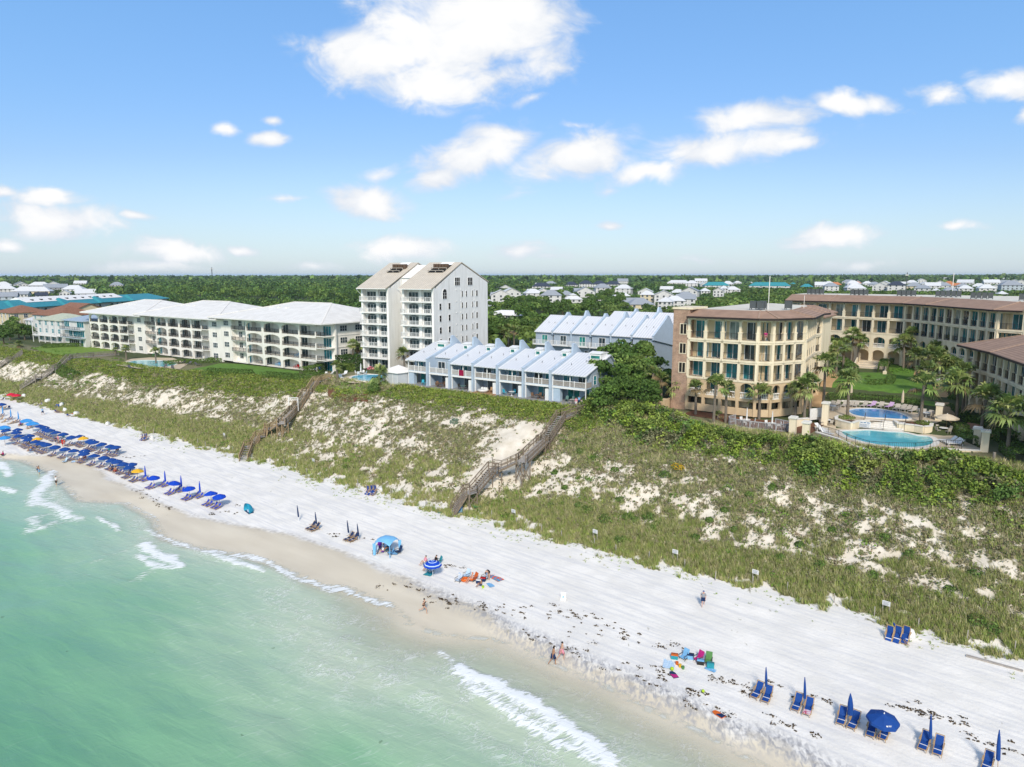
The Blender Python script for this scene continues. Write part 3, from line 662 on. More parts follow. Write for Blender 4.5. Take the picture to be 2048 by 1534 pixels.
    if i == 6:
        window(t, Tm(x1+.01, 3.0, 3.0, pi/2), .9, 1.5, 1, 2, TRIM, TEALG)
        sd = MB(); sd.bar((x1+.2, -.45, 4.8), (x1+.2, 8.2, zt), .12, .2); sd.box(x1-.12, .02, 0, x1, .14, 4.6); sd.box(x1-.02, -.02, 0, x1+.02, .16, 4.7)
        rl2 = MB(); rl2.box(x1-.03, .1, 2.72, x1+.01, 1.9, 3.6); sd.obj('corner_trim', TRIM, t); rl2.obj('side_railing', SLAT, t)
    return t
for i in range(7): townhouse(i)
# second row: three storeys, steep symmetrical roofs
def row_unit(i, r, n, z, label, tall, grp, wdt=5.05, simple=False):
    t = thing('townhouse', label, 'townhouse', r, n, z, 0, grp); w_ = wdt-.35
    wl = MB(); wl.prism([(0, 0), (13, 0), (13, 8.0), (6.5, 11.3), (0, 8.0)], 'x', 0, w_); wl.obj('wall', SIDING, t)
    rf = MB(); rf.prism([(-.5, 7.85), (-.5, 8.0), (6.5, 11.6), (13.5, 8.0), (13.5, 7.85), (6.5, 11.42)], 'x', -.1, w_+.15); rf.obj('roof', METALROOF, t)
    fh = 1.2 if tall else .7
    fw = MB(); fw.prism([(-.5, 0 if tall else 7.5), (-.5, 8.35), (5.7, 11.7), (6.3, 11.6+fh), (7.0, 11.6+fh), (11, 8.6), (13.4, 8), (13.4, 5)], 'x', w_+.02, wdt); fw.obj('party_wall', GROOVE, t)
    cp = MB()
    for a, c in (((-.55, 8.38), (5.7, 11.74)), ((5.7, 11.74), (6.3, 11.65+fh)), ((6.3, 11.65+fh), (7, 11.65+fh)), ((7, 11.65+fh), (11, 8.65))): cp.bar((w_+.18, a[0], a[1]), (w_+.18, c[0], c[1]), .45, .1)
    cp.obj('coping', MATS['pale blue trim'], t)
    if not simple:
        window(t, Tm(w_*.55, -.02, 5.25), 1.5, 2.0, 2, 1, TRIM, GLASS if i % 2 else GREENG, 'sliding_door'); window(t, Tm(w_*.78, -.02, 3.3), .75, .85, 2, 1, TRIM, GLASS)
        b = MB(); b.box(0, -1.3, 4.98, w_, 0, 5.18); b.obj('balcony_floor', TRIM, t)
        rl = rail(rail(MB(), (.05, -1.25, 5.18), (w_-.05, -1.25, 5.18), 1., .13, 1.5, .025, .06, .08), (w_-.05, -1.25, 5.18), (w_-.05, -.05, 5.18), 1., .13, 1.3, .025, .06, .08); rl.obj('balcony_railing', TRIM, t)
        window(t, Tm(w_*.5, -.02, .4), 2.6, 1.9, 3, 1, TRIM, DARK, 'garage_opening')
        for q in (.35, .7): MB().tube([(w_*q, 3.2, 9.6), (w_*q, 3.2, 10.15)], .06, 6).obj('vent_pipe', ACM, t)
    return t
rl2 = ['grey blue townhouse at the tower end of the second row', 'second row townhouse with two red chairs on its balcony', 'grey blue second row townhouse, third from the tower end', 'grey blue second row townhouse with pale chairs on its balcony', 'second row townhouse whose lower storeys hide behind a palm', 'grey blue townhouse at the brick tower end of the second row']
for i in range(6): row_unit(i, -94+i*5.08, 140, 13.7, rl2[i], i in (1, 3), 'second row of grey blue townhouses', 5.08)
rl3 = ['roof of the third row townhouse farthest from the brick tower', 'third row townhouse roof with a low white party wall', 'third row townhouse roof behind the second row ridge, in the middle', 'third row townhouse roof with a tall white party wall', 'third row townhouse nearest the brick tower']
for i in range(5): row_unit(i, -86+i*6.2, 158, 14.1, rl3[i], i % 2 == 1, 'third row of townhouses', 6.2, True)

# ---------------------------------------------------------------- cream resort buildings: bays along a bent front
def resort(t, pts, floors, styles, closed_back, roof_in=3.4, skirt=1.15, over=1.15, z0=0.0, base=None, bayw=2.75, skip=()):
    """pts: front line in the thing's own frame; floors: [(height, kind)] from the ground; kinds: wall, arch, col, top"""
    H = z0+sum(f[0] for f in floors); seg = []
    for i in range(len(pts)-1):
        p = Vector((*pts[i], 0)); q = Vector((*pts[i+1], 0)); L_ = (q-p).length; k = max(1, round(L_/styles.get(i, bayw))); a = math.atan2(q.y-p.y, q.x-p.x); seg.append((i, p, q, L_, k, a))
    fr = MB(); bk = MB(); lowm = MB()
    for (i, p, q, L_, k, a) in seg:
        if i in skip: continue
        bw = L_/k
        for j in range(k):
            T = Tm(p.x, p.y, 0, a) @ Matrix.Translation((bw*j, 0, 0)); fr.T = T; bk.T = T; lowm.T = T; z = z0
            for fi, (fh, kind) in enumerate(floors):
                R_ = random.Random(i*100+j*10+fi); dep = 1.9; cw = .42 if kind != 'top' else .36
                if kind in ('col', 'top'):
                    fr.box(-cw/2, 0, z, cw/2, .45, z+fh-.3); fr.box(-.05, -.08, z-.28, bw+.05, dep-.4, z+.02); fr.box(0, 0, z+fh-.55, bw, .42, z+fh-.28)
                    if kind == 'top': fr.box(-.32, -.07, z+1.05, .32, .5, z+1.22); fr.box(-.27, -.03, z, .27, .47, z+1.05); fr.box(-.26, -.05, z+fh-.72, .26, .48, z+fh-.55)
                    bk.box(0, dep, z, bw, dep+.25, z+fh)
                    m_ = R_.choice([TEALG, TEALG, TEALG2, TEALG2, GLASS, CURT]); c = bw*R_.choice([.4, .5, .62])
                    window(t, T @ Matrix.Translation((c, dep-.03, z+.05)), min(bw-1.0, 1.75), fh-.85, 2, 1, TRIM, m_, 'balcony_door', fr=.09)
                    rail(mbT(T), (cw/2, .2, z), (bw-cw/2, .2, z), 1.05, .15, 1.3, .022, .045, .04).obj('railing', BRONZE, t)
                elif kind == 'arch':
                    arch_bay(lowm, 0, bw, z, z+fh, .38, bw-.38, z+1.5, min(.85, (bw-.76)/2), 0, .5); lowm.box(0, .5, z-.2, bw, dep, z+.02); bk.box(0, dep, z, bw, dep+.25, z+fh)
                    window(t, T @ Matrix.Translation((bw*.5, dep-.03, z+.05)), min(bw-.9, 1.7), fh-.75, 2, 1, TRIM, TEALG, 'balcony_door', fr=.09)
                    ba = mbT(T)
                    ba.box(.40, .05, z, bw-.40, .33, z+.14); ba.box(.40, .03, z+.82, bw-.40, .35, z+.95)
                    for u in range(max(3, int((bw-.8)/.24))):
                        xx = .5+(bw-1.0)*u/(max(3, int((bw-.8)/.24))-1); ba.lathe([(.05, 0), (.085, .2), (.045, .5), (.07, .68)], 6, (xx, .19, z+.14))
                    ba.obj('balustrade', WHITE, t)
                elif kind == 'open':
                    lowm.box(0, 0, z, bw, .35, z+fh*.42); lowm.box(0, 0, z+fh-.45, bw, .35, z+fh); lowm.box(-.2, -.05, z, .22, .4, z+fh-.003); bk.box(0, 2.2, z, bw, 2.4, z+fh)
                    o_ = mbT(T); o_.box(.3, 1.2, z+fh*.42, bw*.55, 1.3, z+fh-.5); o_.obj('garage_screen', R_.choice([DARK, DARK, BACKW]), t)
                elif kind == 'arcade':
                    arch_bay(lowm, 0, bw, z, z+fh, .35, bw-.35, z+fh-1.5, .95, 0, .6); bk.box(0, 3.2, z, bw, 3.4, z+fh)
                    window(t, T @ Matrix.Translation((bw*.5, 3.17, z+.05)), min(bw-.9, 1.7), 2.2, 2, 1, TRIM, GLASS, 'door')
                elif kind == 'wall': lowm.box(0, 0, z, bw, .35, z+fh)
                z += fh
        fr.T = Tm(p.x, p.y, 0, a); fr.box(L_-.24, .005, z0+sum(f[0] for f in floors if f[1] in ('arch', 'open', 'wall', 'arcade')), L_+.2, .452, H-.3)
        fr.box(-.1, -.15, H-.28, L_+.1, dep_-.1, H)
    fr.T = bk.T = lowm.T = None
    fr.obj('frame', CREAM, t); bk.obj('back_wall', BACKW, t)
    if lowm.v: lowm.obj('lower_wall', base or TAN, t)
    # roof: a tiled skirt, then a flat deck
    def off(d):
        out = []
        for i in range(len(pts)):
            ns = []
            for s in (i-1, i):
                if 0 <= s < len(pts)-1:
                    e = Vector(pts[s+1])-Vector(pts[s]); e.normalize(); ns.append(Vector((-e.y, e.x)))
            m_ = sum(ns, Vector((0, 0))).normalized(); c = m_.dot(ns[0]); out.append(Vector(pts[i])+m_*(d/max(c, .5)))
        return out
    o = off(-over); n_ = off(roof_in); rf = MB(); k = len(pts)
    rf.add([(v.x, v.y, H+.02) for v in o]+[(v.x, v.y, H+skirt) for v in n_], [(i, i+1, k+i+1, k+i) for i in range(k-1)]); rf.obj('tile_roof', TILE, t)
    fa = MB(); ii = off(-over+.9)
    for i in range(k-1): fa.bar((o[i].x, o[i].y, H-.12), (o[i+1].x, o[i+1].y, H-.12), .14, .3)
    fa.add([(v.x, v.y, H-.05) for v in o]+[(v.x, v.y, H-.05) for v in off(.6)], [(i, i+1, k+i+1, k+i) for i in range(k-1)]); fa.obj('eave', FASCIA, t)
    hc = MB()
    for i in range(1, k-1): hc.bar((o[i].x, o[i].y, H+.06), (n_[i].x, n_[i].y, H+skirt+.04), .26, .1)
    hc.obj('hip_tiles', mat('light roof tile', (.42,.29,.21), None, 3), t)
    fl = MB(); fl.poly([(v.x, v.y, H+skirt-.05) for v in n_]+[(*c, H+skirt-.05) for c in closed_back]); fl.obj('flat_roof', FLATROOF, t)
    core = MB(); cc = off(2.1); core.prism([(v.x, v.y) for v in cc]+[tuple(c) for c in closed_back], 'z', 0, H-.3); core.obj('core_wall', BACKW, t)
    return H
dep_ = 1.9
def ac(t, x, y, z, n_=1, w_=.95, s=0.0):
    for q in range(n_):
        a = MB(); xx = x+q*(w_+.12); a.box(xx, y, z+.3, xx+w_, y+.9, z+1.35); a.box(xx-.02, y-.02, z+1.35, xx+w_+.02, y+.92, z+1.42)
        for i, j in ((0, 0), (w_-.1, 0), (0, .8), (w_-.1, .8)): a.box(xx+i, y+j, z, xx+i+.1, y+j+.1, z+.3)
        a.obj('air_conditioner', ACM, t)
fb = thing('resort_building', 'cream five storey resort building with a brown brick tower and arched terrace', 'resort building', -43, 107.5, 13.6)
fpts = [(0, 0), (10.9, -.2), (12.9, .9), (16.1, 6.6), (14.6, 19.5), (15.0, 22.0), (13.5, 28)]
H1 = resort(fb, fpts, [(2.65, 'open'), (2.75, 'arch'), (3.05, 'col'), (3.05, 'col'), (3.45, 'top')], {0: 2.72, 1: 2.3, 2: 2.15, 3: 2.85}, [(3, 34), (0, 30)], 2.6, 1.0)
bt = MB(); bt.box(-2.7, .1, -.6, 0, 6, H1+1.0); bt.obj('brick_tower', BRICK, fb)
bc = MB(); bc.box(-2.85, -.05, H1+1.0, .6, 6.2, H1+1.3); bc.obj('tower_cap', CREAM, fb)
for k in range(3): window(fb, Tm(-.95, .08, 5.6+k*3.08+.3), 1.0, 1.55, 2, 1, CREAM, DARK, 'shuttered_window', fr=.1)
lw = MB(); lw.prism([(-.2, -.5), (-.2, 2.6), (-6.0, .3), (-6.0, -.5)], 'y', .5, .8) ; lw.T = Tm(-2.7, 0, 0); lw.box(-3.4, -1.6, -.8, -.3, .4, 1.3); lw.obj('sloping_wall', TAN, fb)
ac(fb, 7.6, 5.6, H1+.9, 2); ac(fb, 8.6, 7.2, H1+.9, 1); ac(fb, 12.0, 9.0, H1+.9, 1)
an_ = MB(); an_.tube([(9.8, 8, H1+.9), (9.8, 8, H1+6.2)], .06, 6); an_.tube([(13, 17, H1+.9), (13, 17, H1+3)], .04, 6); an_.obj('mast', WHITE, fb)
# court wing behind the lawn
cw = thing('resort_building', 'long cream courtyard wing with tiled roof facing the fountain steps', 'resort building', -37.3, 178, 15.2)
cpts = [(-10, 1), (0, .8), (16, -2.6), (21.2, -8.4), (33.3, -26.0), (37.2, -27.6)]
H2 = resort(cw, cpts, [(3.6, 'arcade'), (3.3, 'arch'), (3.35, 'col'), (3.4, 'top')], {0: 3.3, 1: 3.2, 2: 2.6, 3: 2.65, 4: 3.9}, [(60, -30), (50, 20), (-10, 20)], 4.6, 1.35, base=CREAM)
ew = MB(); ew.box(0, 0, 0, 14, 8, H2-.3); ew.T = None
o_ = MB(); o_.T = Tm(37.3, -27.5, 0, rad(-22)); o_.box(0, -.2, 0, 14, 8, H2-.02); o_.obj('end_wall', CREAM, cw)
for x, y, n_ in ((3, 7, 4), (13, 6, 4), (21, 2, 5), (28, -8, 4), (36, -15, 4), (-7, 8, 4)): ac(cw, x, y, H2+1.2, n_, .85)
MB().tube([(24, 3, H2+1), (24, 3, H2+6.5)], .07, 6).obj('mast', WHITE, cw)
# pavilion closing the court to the east
pv = thing('resort_building', 'cream pavilion wing with round columns and a tiled hip roof at the court edge', 'resort building', -7.0, 131.8, 13.8)
ppts = [(4.5, 3), (0, 0), (4.3, -9.5), (8.4, -23.3), (13, -40)]
H3 = resort(pv, ppts, [(3.4, 'arcade'), (3.6, 'col'), (3.2, 'top')], {0: 2.7, 1: 2.6, 2: 2.9, 3: 2.9}, [(26, -44), (26, 9), (8, 9)], 5.5, 2.1, over=1.1, base=CREAM)
# two lower links with tiled roofs between the front building and the court wing
for lab, (r, n, w_, d_) in (('tiled hip roof pavilion beside the resort building corner', (-38.5, 138.5, 8.2, 8)), ('tiled link block behind the resort building corner', (-42.5, 148.5, 10.2, 9))):
    lk = thing('resort_link', lab, 'resort building', r, n, 14.5, 0); MB().box(0, 0, 0, w_, d_, 12.9).obj('wall', CREAM, lk); hip_roof(-.9, -.9, w_+.9, d_+.9, 12.9, 1.5, 2.5, w_-2.5).obj('roof', TILE, lk)
    for k in range(4):
        window(lk, Tm(w_*.5, -.03, k*3.1+.5), 1.7, 2.2, 2, 1, TRIM, TEALG, 'balcony_door'); rail(MB(), (.3, -.6, k*3.1+.4), (w_-.3, -.6, k*3.1+.4), 1.0, .16, 1.5).obj('railing', BRONZE, lk)
        fl_ = MB().box(.1, -.9, k*3.1+.1, w_-.1, -.003, k*3.1+.38); fl_.obj('balcony_floor', CREAM, lk)
# ================================================================= PLANTS
LEAF = attr_mat('foliage', .62, trans=.22); GRASSM = attr_mat('grass blades', .75, trans=.15); PALMM = attr_mat('palm fronds', .5, trans=.18, spec=.35)
BARK = mat('bark', (.16,.125,.09), (.09,.07,.05), 5, .95, bump=.5, stretch=(1,1,.25)); PBARK = mat('palm bark', (.25,.21,.165), (.15,.125,.10), 6, .95, bump=.8, stretch=(1,1,3))
GAIN = 1.6
OLIVE = [(.085,.125,.025), (.11,.155,.03), (.065,.10,.022), (.13,.165,.04)]
OAK = [(.055,.10,.022), (.075,.13,.028), (.045,.08,.018), (.105,.155,.038)]
PINE = [(.04,.08,.022), (.055,.105,.027), (.08,.135,.03), (.038,.068,.02), (.10,.15,.035)]
def unit(a): return a/np.maximum(np.linalg.norm(a, axis=-1, keepdims=True), 1e-9)
def leaves(P, Nr, size, jit=.8, rng=RNG):
    k = len(P); n = unit(Nr+rng.normal(0, jit, (k, 3))); a = unit(np.cross(n, rng.normal(0, 1, (k, 3)))); b = np.cross(n, a)
    s = (size*rng.uniform(.6, 1.35, k))[:, None]
    return np.stack([P-a*s*.5, P+b*s*.75, P+a*s*.5, P-b*s*.75], 1)
def tints(pal, k, rng=RNG, lo=.7, hi=1.3):
    c = np.array(pal)[rng.integers(0, len(pal), k)]*GAIN; return c*rng.uniform(lo, hi, (k, 1))
def shell(c, r, k, rng=RNG, low=-.35):
    d = unit(rng.normal(0, 1, (int(k*1.8)+4, 3))); d = d[d[:, 2] > low][:k]; k = len(d)
    return np.array(c)+d*np.array(r)*rng.uniform(.72, 1.06, (k, 1)), d
def quads_mesh(name, Q, T, m, link=True):
    k = len(Q); f = np.arange(k*4).reshape(k, 4); return np_mesh(name, Q.reshape(-1, 3), f, m, np.repeat(T, 4, 0), link=link)
def crown_mesh(seed, R, h0, h1, nb, nl, size, pal, flat=.75):
    rng = np.random.default_rng(seed); Q = []; T = []
    for i in range(nb):
        a = rng.uniform(0, 2*pi); q = math.sqrt(rng.uniform(0, 1)); z = rng.uniform(h0, h1); rr = R*(1-.45*abs((z-h0)/(h1-h0)-.4)); br = R*rng.uniform(.28, .46)
        c = (cos(a)*q*(rr-br*.6), sin(a)*q*(rr-br*.6), z); P_, d = shell(c, (br, br, br*flat), int(nl*rng.uniform(.7, 1.3)), rng)
        base = np.array(pal)[rng.integers(0, len(pal))]*GAIN*rng.uniform(.75, 1.35)
        Q.append(leaves(P_, d, size, .7, rng)); T.append(base*rng.uniform(.7, 1.3, (len(P_), 1)))
    return quads_mesh('crown', np.concatenate(Q), np.concatenate(T), LEAF, link=False)
def trunk_mesh(h, r, limbs, seed, m=BARK):
    rng = random.Random(seed); b = MB(); b.tube([(0, 0, -.4), (rng.uniform(-.1, .1), 0, h*.5), (rng.uniform(-.2, .2), rng.uniform(-.2, .2), h)], [r*1.3, r, r*.7], 7)
    for i in range(limbs):
        a = rng.uniform(0, 2*pi); l = h*rng.uniform(.5, .8); b.tube([(0, 0, h*rng.uniform(.5, .8)), (cos(a)*l*.4, sin(a)*l*.4, h*.95), (cos(a)*l*.8, sin(a)*l*.8, h*1.25)], [r*.6, r*.4, r*.15], 6)
    o = b.obj('trunk', m); me = o.data; bpy.data.objects.remove(o); return me
OAKS = [(crown_mesh(s, 3.2, 2.2, 5.6, 15, 170, .34, OAK), trunk_mesh(2.8, .2, 5, s)) for s in (1, 2, 3)]
BUSHT = [(crown_mesh(s, 1.7, .5, 1.9, 11, 150, .22, OLIVE, .9), trunk_mesh(.9, .09, 4, s)) for s in (4, 5, 6)]
PINES = [(crown_mesh(s, 3.0, 6.0, 12.0, 15, 90, .6, PINE, .6), trunk_mesh(8, .22, 4, s)) for s in (7, 8, 9)]
def plant(name, label, cat, tpl, r, n, z=None, s=1.0, group=None, rz=None, parts=('crown', 'trunk')):
    t = thing(name, label, cat, r, n, gz(r, n) if z is None else z, random.uniform(0, 6.28) if rz is None else rz, group); t.scale = (s, s, s*random.uniform(.92, 1.1))
    for nm, me in zip(parts, tpl):
        o = bpy.data.objects.new(nm, me); COL.objects.link(o); o.parent = t
    return t
# ---- cabbage palms: fan fronds in a ball on a ringed trunk
def palm_crown(seed, R=1.0, k=34, droop=.5, pal=((.12,.17,.045), (.16,.20,.06), (.085,.125,.035), (.20,.215,.075))):
    pal = [tuple(v*1.65 for v in c) for c in pal]
    rng = np.random.default_rng(seed); Q = []; T = []
    for i in range(k):
        el = rad(rng.uniform(-42, 82)); az = rng.uniform(0, 2*pi); d = np.array([cos(el)*cos(az), cos(el)*sin(az), sin(el)]); side = unit(np.cross(d, (0, 0, 1.))); up = np.cross(side, d)
        L0 = R*rng.uniform(.55, .85); o = d*L0; col = np.array(pal[rng.integers(0, len(pal))])*rng.uniform(.7, 1.25); 
        if el < -.4 and rng.random() < .5: col = np.array((.22,.16,.08))
        Q.append([[-side*.02, side*.02, o+side*.02, o-side*.02]]); T.append([col*1.1])
        for j in range(9):
            a = rad(-80+160*j/8+rng.uniform(-6, 6)); dr = d*cos(a)+side*sin(a); ln = R*rng.uniform(.75, 1.0)*(1-.25*abs(a)/1.4); w = np.cross(dr, up)*.075*R
            m1 = o+dr*ln*.55; t1 = o+dr*ln-np.array([0, 0, droop*ln*rng.uniform(.4, .9)])
            Q.append([[o-w*.2, o+w*.2, m1+w, m1-w]]); Q.append([[m1-w, m1+w, t1+w*.1, t1-w*.1]]); c_ = col*rng.uniform(.8, 1.2); T += [[c_], [c_]]
    return quads_mesh('crown', np.array(Q).reshape(-1, 4, 3), np.array(T).reshape(-1, 3), PALMM, link=False)
PCR = [palm_crown(s) for s in (1, 2, 3)]; PIND = [palm_crown(s, 1.25, 26, .75) for s in (4,)]
def palm_trunk(h, seed, r=.19):
    rng = random.Random(seed); bx, by = rng.uniform(-.05, .05)*h, rng.uniform(-.05, .05)*h; b = MB(); pts = []; rs = []; k = 8
    for i in range(k+1):
        q = i/k; pts.append((bx*q*q, by*q*q, -.5+(h+.5)*q)); rs.append(r*(1.25-.35*q+(.25 if q > .88 else 0)))
    b.tube(pts, rs, 8); return b, (bx, by, h)
def palm(x, yb, yc, label, z=None, scale=1.0, group='cabbage palms', name='palm_tree', kind=0):
    """trunk base at photo pixel (x, yb), crown centre at height yc of the picture"""
    if z is None: r, n, z = hit(x, yb)
    else: r, n = at(x, yb, z)
    w_ = W(r, n, z); f = w_.y*CC-(z-CZ)*SS; h = (yb-yc)*f/F*1.03
    t = thing('palm_tree', label, 'palm tree', r, n, z, 0, group); b, top = palm_trunk(h, int(x)); b.obj('trunk', PBARK, t, True)
    me = PIND[0] if kind else PCR[int(x) % 3]; o = bpy.data.objects.new('crown', me); COL.objects.link(o); o.parent = t; o.location = top; o.scale = (scale*1.0, scale*1.0, scale*1.0); o.rotation_euler = (0, 0, x % 6.28); return t
PA = [(1304,812,748,'tall palm nearest the blue townhouses on the shaded side of the brick tower',1.0),(1322,812,760,'second palm left of the brick tower, near the sloping wall',1.0),(1350,814,772,'palm standing in front of the brick tower base',1.05),
 (1391,829,776,'slim palm in front of the second arch from the brick tower',.8),(1427,848,772,'thick crowned palm before the second terrace arch',1.1),(1451,846,777,'palm beside the small young palm on the mulch bed',.85),
 (1436,838,829,'very small young palm on the brown mulch',.4),(1518,838,790,'wide palm behind the curved timber deck',1.25),(1590,839,782,'palm at the terrace corner beside the white screen',.9),(1608,846,776,'palm between the resort corner and the hedge',1.1),(1619,843,770,'wide bright palm at the resort corner, behind two slimmer ones',1.15),
 (1646,818,730,'tall dark palm at the gate pillar of the pool',1.25),(1695,831,765,'palm in the round planter of the upper pool',1.3),(1841,842,772,'palm in the second planter between the pools',1.3),(1912,846,768,'palm by the tan path near the pavilion',1.45),(1925,826,748,'palm behind another at the pavilion wall',1.2),(1961,868,800,'palm beside the brick steps and pool pillar',1.5),(2014,912,826,'palm at the frame edge above the boardwalk',1.55),
 (1686,742,692,'small palm at the left of the fountain court',1.1),(1702,728,672,'palm behind the fountain court left wall',1.25),(1758,716,660,'tall palm just behind the fountain',1.4),(1790,722,668,'palm at the arcade right of the fountain',1.2),(1806,742,690,'tall palm on the clipped round mound',1.5),(1817,738,672,'palm rising behind the clipped mound',1.2),(1828,730,698,'palm among the shrubs of the inner court',1.3),(1894,748,688,'palm in front of the arcade arches',1.4),(1862,768,716,'palm at the turn of the court path',1.5),(1850,785,742,'leaning palm in the middle of the court',1.2),
 (706,741,690,'first of three tall slim palms before the white tower',1.0),(716,738,697,'middle one of three tall slim palms before the white tower',.9),(727,738,693,'third of three tall palms, touching the tower front',1.05),(809,742,708,'bushy palm between the tower and the townhouses',1.15),
 (675,759,732,'palm beside the head of the timber stairs',.9),(301,702,673,'slim palm against the middle condo block',1.0),(253,719,698,'palm by the far pool, with a stout trunk',.85),(231,711,700,'short palm at the lawn corner of the farthest condo block',.6),(312,727,704,'palm at the edge of the far turquoise pool',.95),(38,695,689,'low palm in the dune grass at the far left',1.0)]
PA += [(1672,748,700,'palm at the court corner behind the tall gate palm',1.2),(1715,728,684,'palm between the fountain and the left wing',1.2),(1872,748,700,'palm before the arcade, left of the tallest one',1.3),(1882,772,728,'low palm by the court path bend',1.3),(1832,764,716,'palm left of the leaning one in the court',1.3),(1664,726,690,'palm against the left wing of the court',1.1),(1740,716,676,'palm just left of the fountain axis',1.1),(1905,775,735,'palm under the eave of the pavilion corner',1.3)]
for x, yb, yc, lb, s in PA: palm(x, yb, yc, lb, None if x < 1640 or x > 1900 else (14.2 if yb > 800 else 15.0), s*(1.3 if x > 1340 else 1.15))
palm(759, 769, 752, 'short feathery palm at the edge of the tower pool', None, 1.5, kind=1)
for x, y, h in ((998,695,665),(1008,697,668),(1016,694,660),(1028,690,662)): palm(x, y, h, 'palm in the clump between the tower and the second row of townhouses', 13.6, 1.5, 'palms behind the tower')
for q, (x, y, h) in enumerate(((1205,736,716),(1240,700,690),(1282,745,722),(1264,775,752),(1300,770,745),(1325,640,622),(1345,641,624),(1365,643,628))): palm(x, y, h, ['palm at the back of the oak clump beside the end townhouse','palm crown poking out above the oak clump','palm in the middle of the oak clump','palm low in the oak clump near the sloping wall','palm at the brick tower side of the oak clump','left palm of three behind the third row roofs','middle palm of three behind the third row roofs','palm beside the brick tower top, behind the roofs'][q], 13.6 if y > 650 else 14.5, 1.5)

# ---- hedges: clipped boxes of small leaves
def hedge(name, label, pts, w, h, z=None, pal=OAK, size=.14, dens=60, cat='hedge', group=None, lump=.12):
    """pts: centre line in the shore frame"""
    Q = []; T = []; 
    for (p, q) in zip(pts[:-1], pts[1:]):
        p = np.array(p, float); q = np.array(q, float); L_ = np.linalg.norm(q-p); k = int(L_*(2*h+w)*dens)
        u = RNG.uniform(-.03, 1.03, k); s = RNG.uniform(-1, 1, k)*(h+w/2); d = (q-p)/max(L_, .01); nn = np.array([-d[1], d[0]])
        top = np.abs(s) < w/2; off = np.where(top, s, np.sign(s)*w/2); hh = np.where(top, h, h-(np.abs(s)-w/2)); pr = p+(q-p)*u[:, None]+nn*off[:, None]
        lm = (fbm(pr[:, 0]*1.2, pr[:, 1]*1.2, 77, 3)-.5)*2*lump; zz = height(pr[:, 0], pr[:, 1]) if z is None else np.full(k, float(z))
        zz = zz+hh*(1+lm)+RNG.uniform(-.05, .05, k); nr = np.where(top[:, None], [[0, 0, 1.]], np.concatenate([nn*np.sign(s)[:, None], np.full((k, 1), .2)], 1))
        Q.append(leaves(Wn(pr[:, 0]+nn[0]*lm, pr[:, 1]+nn[1]*lm, zz), Wn(nr[:, 0], nr[:, 1], nr[:, 2]), size, .6)); T.append(tints(pal, k))
    o = quads_mesh(name, np.concatenate(Q), np.concatenate(T), LEAF); return tag(o, label, cat, group)
def round_bush(label, r, n, R, h=None, pal=OAK, z=None, k=420, size=.13, group=None, name='clipped_bush', cat='bush'):
    P_, d = shell((0, 0, 0), (R, R, h or R), k, low=-.1); d2 = d; z = gz(r, n) if z is None else z; w_ = np.array(W(r, n, z))
    o = quads_mesh(name, leaves(P_, d2, size, .5), tints(pal, len(P_)), LEAF); o.location = w_; return tag(o, label, cat, group)

# ================================================================= GARDENS, POOLS AND TERRACES
def pool_water(name, c, c2):
    m, nt, b = nodes(name); N = nt.nodes.new; L = nt.links.new
    tc = N('ShaderNodeTexCoord'); no = N('ShaderNodeTexNoise'); no.inputs['Scale'].default_value = .5; L(tc.outputs['Object'], no.inputs['Vector'])
    rp = N('ShaderNodeValToRGB'); rp.color_ramp.elements[0].position = .35; rp.color_ramp.elements[1].position = .65; rp.color_ramp.elements[0].color = (*c2, 1); rp.color_ramp.elements[1].color = (*c, 1); L(no.outputs[0], rp.inputs[0])
    L(rp.outputs[0], b.inputs['Base Color']); b.inputs['Roughness'].default_value = .08; b.inputs['Specular IOR Level'].default_value = .4
    n2 = N('ShaderNodeTexNoise'); n2.inputs['Scale'].default_value = 2.5; L(tc.outputs['Object'], n2.inputs['Vector']); bp = N('ShaderNodeBump'); bp.inputs['Strength'].default_value = .25; bp.inputs['Distance'].default_value = .05; L(n2.outputs[0], bp.inputs['Height']); L(bp.outputs[0], b.inputs['Normal']); return m
BLUEW = pool_water('blue pool water', (.05,.33,.72), (.03,.25,.62)); TEALW = pool_water('turquoise pool water', (.10,.50,.56), (.06,.40,.47)); SKYW = pool_water('light blue pool water', (.09,.48,.66), (.06,.40,.58))
def px_loop(pts, z, k=5): return smooth_loop([at(x, y, z) for x, y in pts], k)
def ring(mb, loop, w, h, z):
    n_ = len(loop); c = np.mean(np.array(loop), 0); P_ = [np.array(p) for p in loop]; out = []
    for i in range(n_):
        d = P_[(i+1) % n_]-P_[i-1]; d = d/max(np.linalg.norm(d), 1e-6); nn = np.array([d[1], -d[0]])
        if np.dot(nn, P_[i]-c) < 0: nn = -nn
        out.append(P_[i]+nn*w)
    vs = [tuple(W(*p, z+h)) for p in P_]+[tuple(W(*p, z+h)) for p in out]+[tuple(W(*p, z-.3)) for p in P_]+[tuple(W(*p, z-.3)) for p in out]; f = []
    for i in range(n_):
        j = (i+1) % n_; f += [(i, j, n_+j, n_+i), (n_+i, n_+j, 3*n_+j, 3*n_+i), (i, 2*n_+i, 2*n_+j, j)]
    mb.add(vs, f); return mb
def pool(label, pts, z, m, cop=.5):
    lp = px_loop(pts, z); t = bpy.data.objects.new('swimming_pool', None); COL.objects.link(t); tag(t, label, 'swimming pool'); c = np.mean(np.array(lp), 0); t.location = W(c[0], c[1], z)
    bpy.context.view_layer.update(); inv = t.matrix_world.inverted()
    w_ = sheet('pool_water', lp, z+.035, m); w_.parent = t; w_.matrix_parent_inverse = inv
    k = ring(MB(), lp, cop, .10, z).obj('coping', M_COPING); k.parent = t; k.matrix_parent_inverse = inv; return lp
